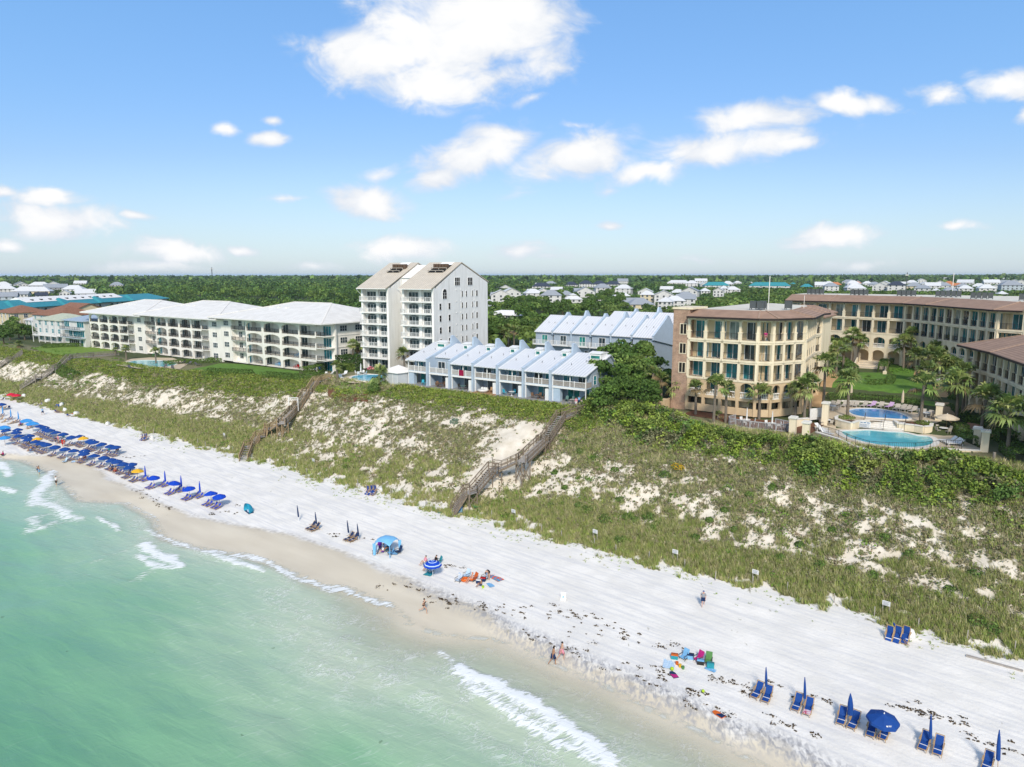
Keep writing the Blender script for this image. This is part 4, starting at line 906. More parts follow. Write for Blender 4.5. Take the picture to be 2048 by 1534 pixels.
def z7(l): return [(1640+x/5.012, 560+y/5.012) for x, y in l]
def c5(l): return [(1620+x/4.785, 780+y/4.785) for x, y in l]
ZL, ZU = 13.3, 14.12
path([at(x, y, ZL) for x, y in c5([(40,330),(60,410),(270,474),(430,544),(560,584),(750,600),(1000,604),(1150,589),(1300,574),(1480,584),(1640,560),(1500,500),(1440,460),(1340,345),(1240,300),(1180,420),(1000,425),(800,395),(590,380),(450,372),(250,365),(235,300)])], ZL, M_PAVE, 'pool_terrace')
pool('turquoise lower pool of the cream resort behind the black fence', c5([(305,402),(430,396),(560,389),(700,400),(880,412),(1010,440),(1140,456),(1178,505),(1100,540),(960,552),(800,545),(640,525),(480,490),(360,452)]), ZL, TEALW, .75)
path([at(x, y, ZU) for x, y in c5([(60,262),(180,150),(400,120),(620,120),(900,150),(1100,190),(1240,230),(1250,300),(1170,330),(1000,300),(800,300),(590,300),(270,280)])], ZU, M_PAVE, 'upper_terrace')
pool('deep blue oval upper pool of the cream resort', c5([(372,205),(450,183),(620,183),(760,203),(870,233),(945,276),(860,281),(700,271),(560,263),(430,243)]), ZU, BLUEW, .45)
def wall_strip(name, label, pts, z0, z1, th=.3, m=CREAM, cap=True, cat='wall'):
    """low wall along a line in the shore frame; its cap is a part"""
    t = bpy.data.objects.new(name, None); COL.objects.link(t); t.location = W(*pts[0], z0); tag(t, label, cat); bpy.context.view_layer.update(); inv = t.matrix_world.inverted()
    a = MB(); c = MB()
    for p, q in zip(pts[:-1], pts[1:]):
        zm = (z0+z1)/2; a.bar(tuple(W(*p, zm)), tuple(W(*q, zm)), th, z1-z0); c.bar(tuple(W(*p, z1+.05)), tuple(W(*q, z1+.05)), th+.14, .11)
    for nm, b, mm in (('wall', a, m),)+((('cap', c, M_COPING),) if cap else ()):
        o = b.obj(nm, mm); o.parent = t; o.matrix_parent_inverse = inv
    return t
wall_strip('retaining_wall', 'curved cream retaining wall under the lower pool terrace', [at(x, y, ZL) for x, y in c5([(60,412),(270,476),(430,546),(560,586),(750,602),(1000,606),(1150,591),(1300,576),(1480,586),(1640,590)])], 11.6, ZL+.12, .3)
wall_strip('planter_wall', 'curved cream planter with a palm between the two resort pools', [at(x, y, ZL+.9) for x, y in c5([(570,300),(470,298),(400,320),(310,300),(255,285),(250,262),(300,245)])], ZL-.1, ZL+.95, .35)
wall_strip('planter_wall', 'curved cream planter right of the white pool steps', [at(x, y, ZL+.9) for x, y in c5([(810,298),(850,325),(1000,340),(1090,355),(1160,350),(1165,325),(1100,300)])], ZL-.1, ZL+.95, .35)
for lb, l in (('grassy mulch mound in the left pool planter', [(270,275),(340,250),(420,258),(455,280),(550,290),(460,300),(310,298)]), ('grassy mulch mound in the right pool planter', [(835,305),(960,310),(1040,292),(1110,310),(1150,335),(1080,345),(960,322)])):
    q = [at(x, y, ZL+.75) for x, y in c5(l)]; sheet('planter_soil', q, ZL+.80, M_MULCH); tag(COL.objects[-1], lb, 'planter bed'); cx, cn = np.mean(q, 0); round_bush(lb.replace('mulch mound', 'low ground cover'), cx+(-.8 if 'left' in lb else .9), cn, 1.3, .42, OLIVE, ZL+.8, 420, .14, 'planter ground cover')
st = thing('pool_steps', 'white steps with three bronze handrails between the pools', 'steps', *at(*c5([(700,380)])[0], ZL), ZL, rad(4))
for k in range(5): box(-2.6, .55*k, 0, 2.6, .55*k+.6, .17*(k+1)-k*.001).obj('step', M_COPING, st)
for xx in (-2.6, 0, 2.6): MB().tube([(xx, -.2, 0), (xx, -.2, .9), (xx, 2.8, 1.75), (xx, 2.8, .85)], .03, 6).obj('handrail', BRONZE, st)
def fence(name, label, pts, h, m=BRONZE, step=.22, post=2.2, follow=False, z=0, **k):
    a = MB()
    for p, q in zip(pts[:-1], pts[1:]):
        rail(a, tuple(W(*p, gz(*p) if follow else z)), tuple(W(*q, gz(*q) if follow else z)), h, step, post, .02, .04, .05, **k)
    return tag(a.obj(name, m), label, 'fence')
fence('pool_fence', 'low black metal fence along the seaward edge of the lower pool', [at(x, y, ZL) for x, y in c5([(80,405),(270,468),(430,535),(560,575),(750,590),(1000,593),(1150,578),(1300,563),(1450,572)])], 1.05, z=ZL+.1)
fence('court_fence', 'thin black fence with posts in front of the dark court hedge', [at(x, y, 14.2) for x, y in z7([(70,1210),(200,1205),(450,1210),(720,1230),(1000,1270)])], 1.1, z=14.2)
wall_strip('seat_wall', 'low white wall behind the upper pool loungers', [at(x, y, ZU) for x, y in c5([(300,120),(450,125),(620,135),(760,150),(900,175),(1060,205),(1180,250)])], ZU-.1, ZU+.4, .3, M_COPING, False)
for x, y, hgt, lb in ((1650,838,2.3,'cream gate pillar at the left end of the upper pool'),(1877,840,2.2,'cream gate pillar at the right end of the upper pool'),(1585,866,2.1,'cream pillar in the hedge left of the pools, nearest the timber deck'),(1611,880,2.3,'cream pillar beside the lower terrace steps'),(1953,888,2.0,'cream pillar at the gate to the brick steps'),(1968,905,2.6,'tall cream pillar at the seaward gate corner')):
    z = 13.2 if x not in (1650, 1877) else ZU; r, n = at(x, y, z); p = thing('gate_pillar', lb, 'pillar', r, n, z, 0, 'cream gate pillars'); box(-.42, -.42, -1.5, .42, .42, hgt).obj('shaft', CREAM, p); MB().prism([(-.55, hgt), (-.55, hgt+.18), (-.45, hgt+.28), (.45, hgt+.28), (.55, hgt+.18), (.55, hgt)], 'y', -.55, .55).obj('cap', M_COPING, p)
# loungers, tables and parasols of the pool terraces
CHAISE = mat('beige sling', (.48,.44,.38), (.42,.38,.33), 6, .8); CHW = mat('white plastic', (.78,.78,.76), None, 4, .45)
def chaise(label, r, n, z, rz, m=CHAISE, mf=CHW, group='pool loungers'):
    t = thing('pool_lounger', label, 'lounger', r, n, z, rz, group); a = MB(); a.box(-.33, -1.2, .28, .33, .25, .34); a.obj('seat', m, t)
    MB().add([(-.33, .25, .30), (.33, .25, .30), (.33, .85, .85), (-.33, .85, .85), (-.33, .27, .24), (.33, .27, .24), (.33, .89, .80), (-.33, .89, .80)], [(0,1,2,3), (7,6,5,4), (0,4,5,1), (1,5,6,2), (2,6,7,3), (3,7,4,0)]).obj('backrest', m, t)
    for x in (-.3, .3):
        for y in (-1.1, .6): box(x-.03, y, 0, x+.03, y+.06, .3).obj('leg', mf, t)
    return t
LV = mat('lavender towel', (.58,.40,.62), None, 4, .9)
for i, (x, y) in enumerate([(205,140),(255,133),(330,140),(385,140),(440,140),(520,142),(594,142),(676,148),(762,152),(830,170),(880,172),(930,180),(985,192),(1075,220),(1130,232)]):
    r, n = at(*c5([(x, y+18)])[0], ZU); m_ = LV if i in (6, 8) else CHAISE
    chaise(['beige lounger under the blue towels at the left pillar','beige lounger second from the left pillar','beige lounger just left of the planter palm','beige lounger at the planter palm trunk','beige lounger right of the planter palm','beige lounger left of the upright lavender one','lounger with a lavender towel facing straight down the pool','beige lounger between the two lavender loungers','tilted lounger with a lavender towel','beige lounger left of the closed parasol','beige lounger behind the closed parasol','beige lounger right of the closed parasol','beige lounger near the second planter palm','beige lounger right of the second planter palm','beige lounger nearest the right pillar'][i], r, n, ZU, rad(-5+random.uniform(-12, 12)-(10 if i > 9 else 0)), m_)
for i, (x, y) in enumerate([(100,380),(120,400),(150,425),(1330,500),(1370,515),(1400,530)]):
    r, n = at(*c5([(x, y)])[0], ZL); chaise(['white lounger at the left end of the lower terrace, first of three','white lounger at the left end of the lower terrace, middle of three','white lounger at the left end of the lower terrace, by the fence','white lounger at the right end of the lower terrace, farthest from the fence','white lounger in the middle of the right end trio','white lounger against the fence at the right end'][i], r, n, ZL, rad(60 if x < 500 else -60), CHW)
def ptable(label, r, n, z, chairs=True, m=CHW):
    t = thing('terrace_table', label, 'table', r, n, z, 0, 'terrace tables'); MB().lathe([(.55, .70), (.58, .72), (.55, .75)], 16).obj('tabletop', m, t); MB().lathe([(.25, 0), (.05, .1), (.05, .7)], 8).obj('stem', m, t)
    return t
def pchair(label, r, n, z, rz, m=CHAISE, group='terrace chairs'):
    t = thing('terrace_chair', label, 'chair', r, n, z, rz, group); box(-.25, -.25, .42, .25, .25, .46).obj('seat', m, t); MB().prism([(.22, .44), (.34, .95), (.38, .95), (.27, .42)], 'x', -.25, .25).obj('backrest', m, t)
    for x in (-.23, .19):
        for y in (-.23, .2): box(x, y, 0, x+.04, y+.04, .42).obj('leg', m, t)
    return t
for x, y, z, lb in ((215,195,ZU,'the left pillar of the upper pool'),(160,330,ZL,'the left end of the lower terrace'),(1110,262,ZU,'the right pillar of the upper pool'),(1275,410,ZL,'the open parasol of the lower terrace')):
    r, n = at(*c5([(x, y)])[0], z); ptable('round white table beside '+lb, r, n, z)
    for q in range(4): a = pi/4+q*pi/2; pchair('beige chair at the round table beside '+lb, r+cos(a)*.85, n+sin(a)*.85, z, a-pi/2)
def parasol_closed(label, r, n, z, h, m, rr=.13, group=None, tilt=(0, 0)):
    t = thing('closed_parasol', label, 'parasol', r, n, z, 0, group); t.rotation_euler.x, t.rotation_euler.y = tilt
    MB().tube([(0, 0, -.1), (0, 0, h)], .025, 6).obj('pole', TRIM if m is not UBL else mat('wood pole', (.42,.27,.14), None, 5, .6), t); MB().lathe([(.03, h*.24), (rr*1.1, h*.28), (rr, h*.6), (rr*.75, h*.8), (.03, h*1.0)], 10).obj('canopy', m, t); return t
UBL = mat('royal blue canvas', (.008,.062,.28), (.006,.05,.235), 1.2, .75); BEIGE = mat('beige canvas', (.66,.56,.42), (.58,.49,.37), 2, .85)
for x, y, z, h, lb in ((390,90,ZU,2.6,'closed beige parasol left of the planter palm'),(880,165,ZU,2.8,'closed beige parasol among the loungers')): parasol_closed(lb, *at(*c5([(x, y)])[0], z), z, h, BEIGE, .2)
def parasol(label, r, n, z, R, h, m, name='parasol', group=None, k=8, top=.5, val=.18, tilt=(0, 0), logo=None, pole=None, rz=0.0):
    t = thing(name, label, 'parasol', r, n, z, rz, group); t.rotation_euler.x, t.rotation_euler.y = tilt
    MB().tube([(0, 0, -.1), (0, 0, h)], .028, 6).obj('pole', pole or mat('wood pole', (.42,.27,.14), None, 5, .6), t); b = MB(); vs = [(0, 0, h)]
    for q, zz in ((.5, h-top*.42), (1.0, h-top)):
        vs += [(R*q*cos(2*pi*i/k), R*q*sin(2*pi*i/k), zz) for i in range(k)]
    vs += [(R*1.01*cos(2*pi*i/k), R*1.01*sin(2*pi*i/k), h-top-val) for i in range(k)]
    f = [(0, 1+i, 1+(i+1) % k) for i in range(k)]+[(1+a*k+i, 1+(a+1)*k+i, 1+(a+1)*k+(i+1) % k, 1+a*k+(i+1) % k) for a in range(2) for i in range(k)]
    b.add(vs, f); b.add([(v[0], v[1], v[2]-.02) for v in vs], [x[::-1] for x in f]); b.obj('canopy', m, t)
    MB().lathe([(.05, h-.01), (.045, h+.05), (.01, h+.1)], 8).obj('finial', TRIM, t); return t
parasol('open beige parasol over the right end of the lower terrace', *at(*c5([(1300,395)])[0], ZL), ZL, 1.5, 2.5, BEIGE, group='resort parasols')
# the depth board between the planters
sg = thing('pool_sign', 'white pool rules board with blue lines on the left planter wall', 'sign', *at(*c5([(508,362)])[0], ZL), ZL, 0); box(-1.0, -.28, .1, 1.0, -.2, 1.0).obj('panel', TRIM, sg); sl_ = MB()
for q in range(4): sl_.box(-.85+q*.45, -.29, .78, -.5+q*.45, -.281, .9)
for q in range(5): sl_.box(-.8, -.29, .2+q*.1, .8-q%2*.3, -.281, .235+q*.1)
sl_.obj('lettering', mat('blue lettering', (.05,.16,.34), None, 4), sg)
# court: lawn, paths, steps with fountain
lawn([at(x, y, 14.3) for x, y in z7([(80,1070),(200,995),(380,962),(600,965),(700,985),(900,1000),(1000,975),(1060,1010),(1150,1075),(1170,1275),(1000,1245),(700,1195),(330,1170),(100,1160)])], M_LAWN, .06)
lawn([at(x, y, 14.6) for x, y in z7([(680,870),(760,855),(900,870),(950,930),(930,990),(800,985),(700,960)])], M_LAWN, .09)
lawn([at(x, y, 14.5) for x, y in z7([(1130,1010),(1320,970),(1320,1010),(1260,1060),(1280,1200),(1180,1080)])], M_LAWN, .06)
def px_strip(pts, w, z, m=M_PATH, name='path', f=.08):
    P_ = [np.array(at(x, y, z)) for x, y in pts]; l = []; r_ = []
    for i in range(len(P_)):
        d = P_[min(i+1, len(P_)-1)]-P_[max(i-1, 0)]; d = d/np.linalg.norm(d); nn = np.array([-d[1], d[0]])*w/2; l.append(tuple(P_[i]+nn)); r_.append(tuple(P_[i]-nn))
    o = sheet(name, l+r_[::-1], z, m, follow=f); return tag(o, kind='structure')
px_strip(z7([(890,868),(950,940),(1000,1000),(1130,1050),(1195,1110),(1215,1200),(1235,1290),(1330,1400)]), 2.0, 14.3)
px_strip(z7([(60,930),(150,985),(70,1060),(50,1110)]), 2.0, 14.4); px_strip(z7([(20,1130),(-40,1180),(-60,1250)]), 2.2, 14.2)
px_strip(z7([(1130,1035),(1220,1020),(1320,1000)]), 1.2, 14.5, M_CONC, 'path', .10)
gs = thing('garden_steps', 'broad cream steps with balustrades leading up to the fountain', 'steps', *at(1735, 752, 14.4), 14.35, rad(6))
for k in range(7): box(-2.9, k*2.6, 0, 2.9, k*2.6+2.62, .2*(k+1)-.001*k).obj('step', mat('worn cream stone', (.66,.57,.44), (.58,.49,.37), 1.2, .85), gs)
for s in (-1, 1):
    b = MB(); b.prism([(-.2, 0), (-.2, 1.0), (18, 2.35), (18, 0)], 'x', s*3.1-.16, s*3.1+.16); b.box(s*3.1-.35, -.6, 0, s*3.1+.35, 0, 1.3); b.box(s*3.1-.4, 18, 0, s*3.1+.4, 18.8, 2.9); b.obj('balustrade', CREAM, gs)
fo = thing('fountain', 'three tiered cream fountain at the top of the garden steps', 'fountain', *at(1729, 716, 15.6), 15.5); MB().lathe([(1.9, 0), (2.0, .5), (1.8, .52), (1.75, .3)], 24).obj('basin', M_COPING, fo)
for h, R in ((1.0, 1.2), (1.7, .85), (2.3, .5)): MB().lathe([(.15, h-.5), (.16, h-.15), (R, h+.12), (R, h+.2), (.1, h+.1)], 20).obj('bowl', M_COPING, fo)
path([at(x, y, 15.35) for x, y in z7([(320,790),(560,790),(700,820),(640,850),(170,830),(200,790)])], 15.36, mat('pink paving', (.58,.38,.28), (.50,.32,.24), 2, .85), 'fountain_court')
hd = 'clipped court hedges'
hedge('clipped_hedge', 'long dark clipped hedge behind the upper pool fence', [at(x, y, 14.3) for x, y in z7([(80,1195),(330,1190),(700,1215),(1000,1260)])], 1.2, .95, group=hd)
hedge('clipped_hedge', 'short clipped hedge on the middle of the court lawn', [at(x, y, 14.3) for x, y in z7([(445,1085),(560,1090),(690,1080),(715,1040)])], 1.3, 1.0, group=hd)
hedge('clipped_hedge', 'dark hedge right of the garden steps', [at(x, y, 14.6) for x, y in z7([(620,950),(640,880),(800,840)])], 1.6, 1.5, group=hd)
hedge('clipped_hedge', 'dark hedge left of the garden steps', [at(x, y, 14.6) for x, y in z7([(320,960),(200,860),(100,850)])], 2.4, 1.6, group=hd)
hedge('clipped_hedge', 'hedge at the foot of the court wing by the turning path', [at(x, y, 14.7) for x, y in z7([(1010,1000),(1150,960),(1260,935)])], 1.1, .8, group=hd)
hedge('clipped_hedge', 'hedge left of the brick steps beside the pool terrace', [at(x, y, 13.6) for x, y in c5([(1420,370),(1480,440),(1540,520)])], 1.5, 1.2, group=hd)
hedge('clipped_hedge', 'big rounded hedge right of the brick steps under the pavilion', [at(x, y, 13.6) for x, y in c5([(1700,350),(1790,430),(1900,510)])], 2.2, 1.5, group=hd)
hedge('clipped_hedge', 'hedge under the lowest palm above the boardwalk', [at(x, y, 13.0) for x, y in c5([(1900,620),(1990,690),(2060,740)])], 2.2, 1.3, group=hd)
for i, (x, y, R) in enumerate(((1340,180,1.0),(1400,220,1.0),(1470,260,1.1),(1540,290,.9),(1600,300,1.1),(1660,320,.9))): round_bush('round clipped bush in the row below the pavilion wall, '+['at the path end','second from the path end','third from the path end','third from the brick steps','second from the brick steps','at the brick steps end'][i], *at(*c5([(x, y)])[0], 14.0), R, None, OAK, 13.9, 420, .13, 'bushes below the pavilion')
round_bush('clipped grassy mound in the inner court', *at(*z7([(810,940)])[0], 14.6), 2.6, 1.3, [(.10,.20,.03), (.08,.16,.025)], 14.5, 900, .16)
for i, (x, y) in enumerate(z7([(480,1000),(715,960),(985,975),(1330,1200),(130,1010)])): round_bush(['dark shrub on the lawn edge at the garden steps','small dark cycad left of the grassy mound','low cycad beside the court path','spiky shrub between lawn and pavilion','shrub by the left court path'][i], *at(x, y, 14.5), .8, .9, OAK, 14.45, 260, .2)
for k in range(4):   # brick steps down to the boardwalk
    x, y = c5([(1560+k*75, 345+k*85)])[0]; z = 13.9-k*.45; r, n = at(x, y, z); s_ = thing('brick_steps', 'brick landing with white risers, '+['uppermost','second from the top','third from the top','lowest'][k]+' of the path to the boardwalk', 'steps', r, n, z, rad(-14), 'brick steps')
    box(-1.3, -1.6, -.6, 1.3, 2.2, 0).obj('landing', BRICK if k < 0 else mat('brick paving', (.46,.26,.17), (.36,.20,.13), 5, .9), s_); box(-1.35, -1.75, -.9, 1.35, -1.603, -.12).obj('riser', M_COPING, s_); MB().tube([(-1.2, -2.1, -.5), (-1.2, -2.1, .45), (-1.2, -1., .9), (-1.2, -1, 0)], .03, 6).obj('handrail', BRONZE, s_)
TIMBER = mat('grey weathered timber', (.30,.27,.235), (.20,.175,.15), 3, .85, bump=.3, stretch=(1,1,.4)); GREYT = mat('silver weathered timber', (.43,.43,.44), (.32,.32,.33), 3, .85, bump=.3)
bw = thing('boardwalk', 'grey timber boardwalk with railings at the lower right of the resort', 'boardwalk', *at(2005, 940, 12.2), 12.1, rad(-20)); box(-2.5, -1.2, -.2, 9, 1.2, 0).obj('deck', GREYT, bw)
for yy in (-1.2, 1.2): rail(MB(), (-2.5, yy, 0), (9, yy, 0), 1.0, .6, 1.9, .03, .12, .12).obj('railing', GREYT, bw)
MB().tube([(-.4, -1.6, -2), (-.4, -1.6, 2.4)], .16, 8).obj('piling', TIMBER, bw)
# the curved timber deck in front of the arches
td = thing('timber_deck', 'curved grey timber terrace deck with railing, below the resort arches', 'deck', -30.2, 103.2, 13.0); dpts = [(-4.4, .2), (-3.9, -1.0), (-1.8, -1.6), (1.6, -1.5), (4.2, -1.0), (4.3, 1.4), (1.8, 2.4), (-1.4, 2.6), (-4.0, 1.9)]
MB().prism(dpts, 'z', -.5, 0).obj('deck', GREYT, td); rl = MB()
for i in range(6): rail(rl, (*dpts[i], 0), (*dpts[i+1], 0), 1.05, .2, 1.2, .05, .13, .14)
rail(rl, (*dpts[8], 0), (*dpts[0], 0), 1.05, .2, 1.2, .05, .13, .14); rl.obj('railing', GREYT, td)
for i, (dx, dn) in enumerate(((-2.0, 1.0), (1.8, .6))):
    ptable(['round white table on the timber deck, at the brick tower end', 'round white table on the timber deck, at the pool end'][i], -30.2+dx, 103.2+dn, 13.0)
    for q in range(3): a = q*2.1+.5; pchair(['white chair on the timber deck at the brick tower end table', 'white chair on the timber deck at the pool end table'][i], -30.2+dx+cos(a)*.9, 103.2+dn+sin(a)*.9, 13.0, a-pi/2, CHW, 'deck chairs on the timber terrace')
    parasol_closed(['closed white parasol in the table at the brick tower end of the deck', 'closed white parasol in the table at the pool end of the deck'][i], -30.2+dx, 103.2+dn, 13.0, 2.5, CHW, .11)
wall_strip('ramp_wall', 'cream ramp wall beside the timber deck', [(-26.4, 105.4), (-24.4, 108.0)], 12.6, 14.2, .4)
sc_ = thing('white_screen', 'plain white screen panel by the arched door of the resort', 'screen', -23.6, 110.2, 13.3, rad(58)); box(-1.6, -.05, .5, 1.6, .05, 2.2).obj('panel', CHW, sc_)
for x in (-1.5, 1.5): box(x-.05, -.04, 0, x+.05, .04, .5).obj('post', CHW, sc_)
path([(-41.5,104.2),(-36,103.6),(-34.4,102.0),(-26,100.6),(-22.6,102),(-22.6,110),(-30,107.4),(-41.5,107.4)], 13.52, M_MULCH, 'mulch_bed') if False else tag(sheet('mulch_bed', [(-42,103.6),(-36,103.0),(-26,101),(-22.6,102.4),(-22.4,110),(-30.4,107.2),(-42,107.4)], 0, M_MULCH, follow=.05), kind='structure')
# tower pool with hut, left pool, lawns
path([at(x, y, 13.28) for x, y in ((680,760),(676,752),(700,746),(745,742),(800,745),(800,770),(770,772),(735,766),(700,766))], 13.30, M_PAVE, 'pool_terrace')
pool('light blue kidney pool in front of the white tower', [(703,756),(720,750.5),(755,750),(785,755),(782,762),(757,764),(725,762)], 13.3, SKYW, .5)
lawn([at(x, y, 13.2) for x, y in ((668,764),(700,767),(735,767),(762,772),(742,778),(700,773),(672,769))], M_LAWN2, .07); tag(sheet('mulch_bed', [at(x, y, 12.9) for x, y in ((655,766),(672,770),(700,775),(742,780),(735,786),(690,780),(655,772))], 0, M_MULCH, follow=.06), kind='structure')
ht = thing('pool_hut', 'white louvred pool hut with a pyramid roof beside the townhouses', 'hut', -103.9, 99.6, 13.3, rad(-6)); LOUV = stripe_mat('white louvres', (.70,.73,.76), (.50,.54,.58), 'Z', .14, .3, .6)
box(0, 0, 0, 4.6, 4.4, 2.5).obj('wall', LOUV, ht); hip_roof(-.3, -.3, 4.9, 4.7, 2.52, 1.2, 2.25, 2.35, th=.12).obj('roof', WHITE2, ht); tr = MB()
for x in (-.03, 1.5, 3.05, 4.51): tr.box(x, -.04, 0, x+.12, -.003, 2.5)
tr.obj('corner_board', TRIM, ht)
lawn([at(x, y, 11.0) for x, y in ((62,697),(120,713),(150,717),(200,709),(246,704),(200,692),(150,689),(95,690))], M_LAWN2, .06)
lawn([at(x, y, 11.7) for x, y in ((372,738),(440,725),(482,727),(560,739),(598,746),(598,764),(545,760),(430,750))], M_LAWN, .06)
path([at(x, y, 11.36) for x, y in ((232,730),(262,718),(300,715),(345,716),(378,727),(360,738),(320,739),(275,737))], 11.4, M_PAVE, 'pool_terrace')
pool('turquoise pool with a pale rim in front of the middle condo block', [(250,729),(270,722),(300,721),(336,723),(352,728),(335,733),(290,734)], 11.4, TEALW, .5)
hg = 'dark hedges on the seaward lawn edges'
for i, (l, w_, h_) in enumerate([([(112,717),(130,722),(150,727)], 2.0, 1.0), ([(330,728),(380,724),(450,722)], 1.6, 1.0), ([(412,748),(450,750),(500,753)], 2.4, 1.2), ([(530,757),(575,762),(640,770)], 2.6, 1.1), ([(420,722),(450,716),(478,714)], 1.5, 1.1), ([(604,752),(625,750),(650,742)], 2.6, 1.6), ([(85,693),(130,690),(190,690)], 2.2, 1.2)]):
    hedge('hedge', ['dark hedge at the seaward end of the far lawn','hedge between the far pool loungers and the condos','hedge with fence posts at the seaward edge of the near lawn','low hedge between the near lawn and the timber stairs','hedge under the ground floor terrace of the nearest condo block','bushy hedge at the lawn corner beside the stair head','hedge in front of the blue glass house'][i], [at(x, y, 11.6) for x, y in l], w_, h_, None, [(.05,.09,.02), (.07,.12,.025), (.09,.14,.03)], .2, 40, group=hg)
for i, (x, y) in enumerate([(365,727),(378,729),(330,735),(345,737),(260,737),(395,731)]): chaise('dark lounger on the far turquoise pool terrace', *at(x, y, 11.45), 11.45, rad(20*i), mat('charcoal sling', (.10,.10,.11), None, 4), BLACK, 'loungers by the far turquoise pool')
for i, (x, y, a) in enumerate([(682,757,60),(690,750,30),(648,752,10),(660,750,-20)]): chaise(['white lounger at the palm by the stair head','white lounger behind the tower pool','white lounger on the stair head deck','white lounger beside the stair head hedge'][i], *at(x, y, 13.3), 13.3, rad(a), CHW)
r, n = at(722, 750, 13.3); ptable('white table with closed parasol behind the tower pool', r, n, 13.3); parasol_closed('closed white parasol behind the tower pool', r, n, 13.3, 2.6, CHW, .14)
for q in range(4): a = q*pi/2+.4; pchair('white chair at the table behind the tower pool', r+cos(a)*1.0, n+sin(a)*1.0, 13.3, a-pi/2, CHW, 'white chairs behind the tower pool')
hedge('shrub_bed', 'dark shrubs between the condo end wall and the tall palms', [at(680, 738, 13.0), at(718, 735, 13.0)], 4.5, 3.4, 12.6, [(.03,.06,.015), (.045,.08,.02)], .3, 30, 'shrubs'); hedge('shrub_bed', 'light green shrub in front of the dark shrubs by the tall palms', [at(685, 745, 13.1), at(700, 742, 13.1)], 2.6, 2.0, 12.8, OLIVE, .25, 40, 'shrubs')
round_bush('pink flowering bush at the foot of the tower', *at(742, 740, 13.3), .9, .8, [(.55,.10,.20), (.62,.16,.26), (.08,.12,.03)], 13.3, 260, .2); round_bush('round dark bush at the tower pool rim', *at(748, 777, 13.2), 1.3, 1.4, OAK, 13.0, 420, .2)
# townhouse terraces
TURQ = mat('turquoise paint', (.03,.36,.50), None, 4, .5); BRWN = mat('brown wood', (.20,.12,.07), (.14,.08,.05), 5, .7); SAGE = mat('sage paint', (.12,.22,.20), None, 4, .6)
def patio(i, xs, m, lab, tab=None):
    for q, (dx, dn, a) in enumerate(xs): pchair(lab, -98.7+i*UW+dx, 101.5+dn, 13.56, a, m, lab.replace('chair', 'chairs', 1))
    if tab is not None: ptable(lab.replace('chair', 'table', 1), -98.7+i*UW+2.6, 101.7, 13.56, m=tab)
patio(0, [(3.6, .3, .5), (4.4, .2, -.4)], TURQ, 'blue lounge chair on the pool end townhouse patio'); patio(1, [(1.6, .6, 1), (2.6, 1.2, 0), (3.5, .6, -1), (2.4, -.4, 3.)], BRWN, 'brown dining chair on the second townhouse patio', BRWN); patio(2, [(1.4, .6, 1), (2.6, 1.1, 0), (3.8, .5, -1)], BLACK, 'dark chair on the patio below the crimson towel', SAGE)
patio(3, [(3.2, .8, .3), (4.0, .8, -.3)], mat('tan cushion', (.42,.27,.15), None, 4), 'tan chair beside the round daybed'); patio(4, [(1.0, .3, 1.4), (2.2, 1.4, 0), (4.0, .5, -1.4)], TURQ, 'turquoise chair on the middle right townhouse patio', CHW); patio(5, [(1.5, .3, 1.2), (2.4, 1.0, 0), (3.4, .3, -1.2)], BRWN, 'brown chair on the patio next to the end unit', BRWN); patio(6, [(2.4, .8, .2), (3.4, .9, -.2)], SAGE, 'green chair on the end unit patio'); 
db = thing('daybed', 'round white daybed with cushions on the tan patio', 'daybed', -98.7+3*UW+1.7, 101.8, 13.56); MB().lathe([(.9, .1), (1.05, .35), (1.0, .5), (.2, .52)], 20).obj('base', CHW, db); 
for a in (-.4, .2, .6): box(a-.22, .2, .5, a+.2, .45, .85).obj('cushion', CHW, db)
tb = thing('picnic_table', 'weathered picnic table on the end unit patio corner', 'table', -98.7+6*UW+4.7, 101.1, 13.56, .3); box(-.8, -.4, .72, .8, .4, .77).obj('tabletop', SLAT, tb)
for s in (-1, 1): box(-.8, s*.75-.14, .42, .8, s*.75+.14, .46).obj('bench', SLAT, tb); box(s*.6-.04, -.8, 0, s*.6+.04, .8, .08).obj('leg', SLAT, tb); box(s*.6-.04, -.05, .08, s*.6+.04, .05, .72).obj('leg', SLAT, tb)
tag(box(-98.7+0, 0, 0, 1, 1, 1).obj('towel', mat('crimson towel', (.32,.006,.055), (.24,.004,.04), 5, .95)), 'crimson towel hung over a townhouse balcony rail', 'towel'); tw_ = bpy.data.objects['towel']
me = bpy.data.meshes.new('towel'); q = MB()
for s in range(8):
    x0 = s*.14; wv = .02*sin(s*1.7); q.add([(x0, -.09+wv, -1.05), (x0+.14, -.09+.02*sin((s+1)*1.7), -1.05), (x0+.14, -.06, .03), (x0, -.06, .03), (x0, .09, .03), (x0+.14, .09, .03), (x0+.14, .12, -.5), (x0, .12, -.5)], [(0,1,2,3), (3,2,5,4), (4,5,6,7)])
me.from_pydata(q.v, [], q.f); me.materials.append(MATS['crimson towel']); tw_.data = me; place(tw_, -98.7+2*UW+1.9, 101.5, 13.55+3.68)
px_strip([(1185,812),(1172,822)], 1.3, 13.4, M_CONC, 'path', .05)
round_bush('dark spiky shrub at the corner of the end townhouse', *at(1176, 806, 13.5), 1.2, 1.5, OAK, 13.4, 380, .3)
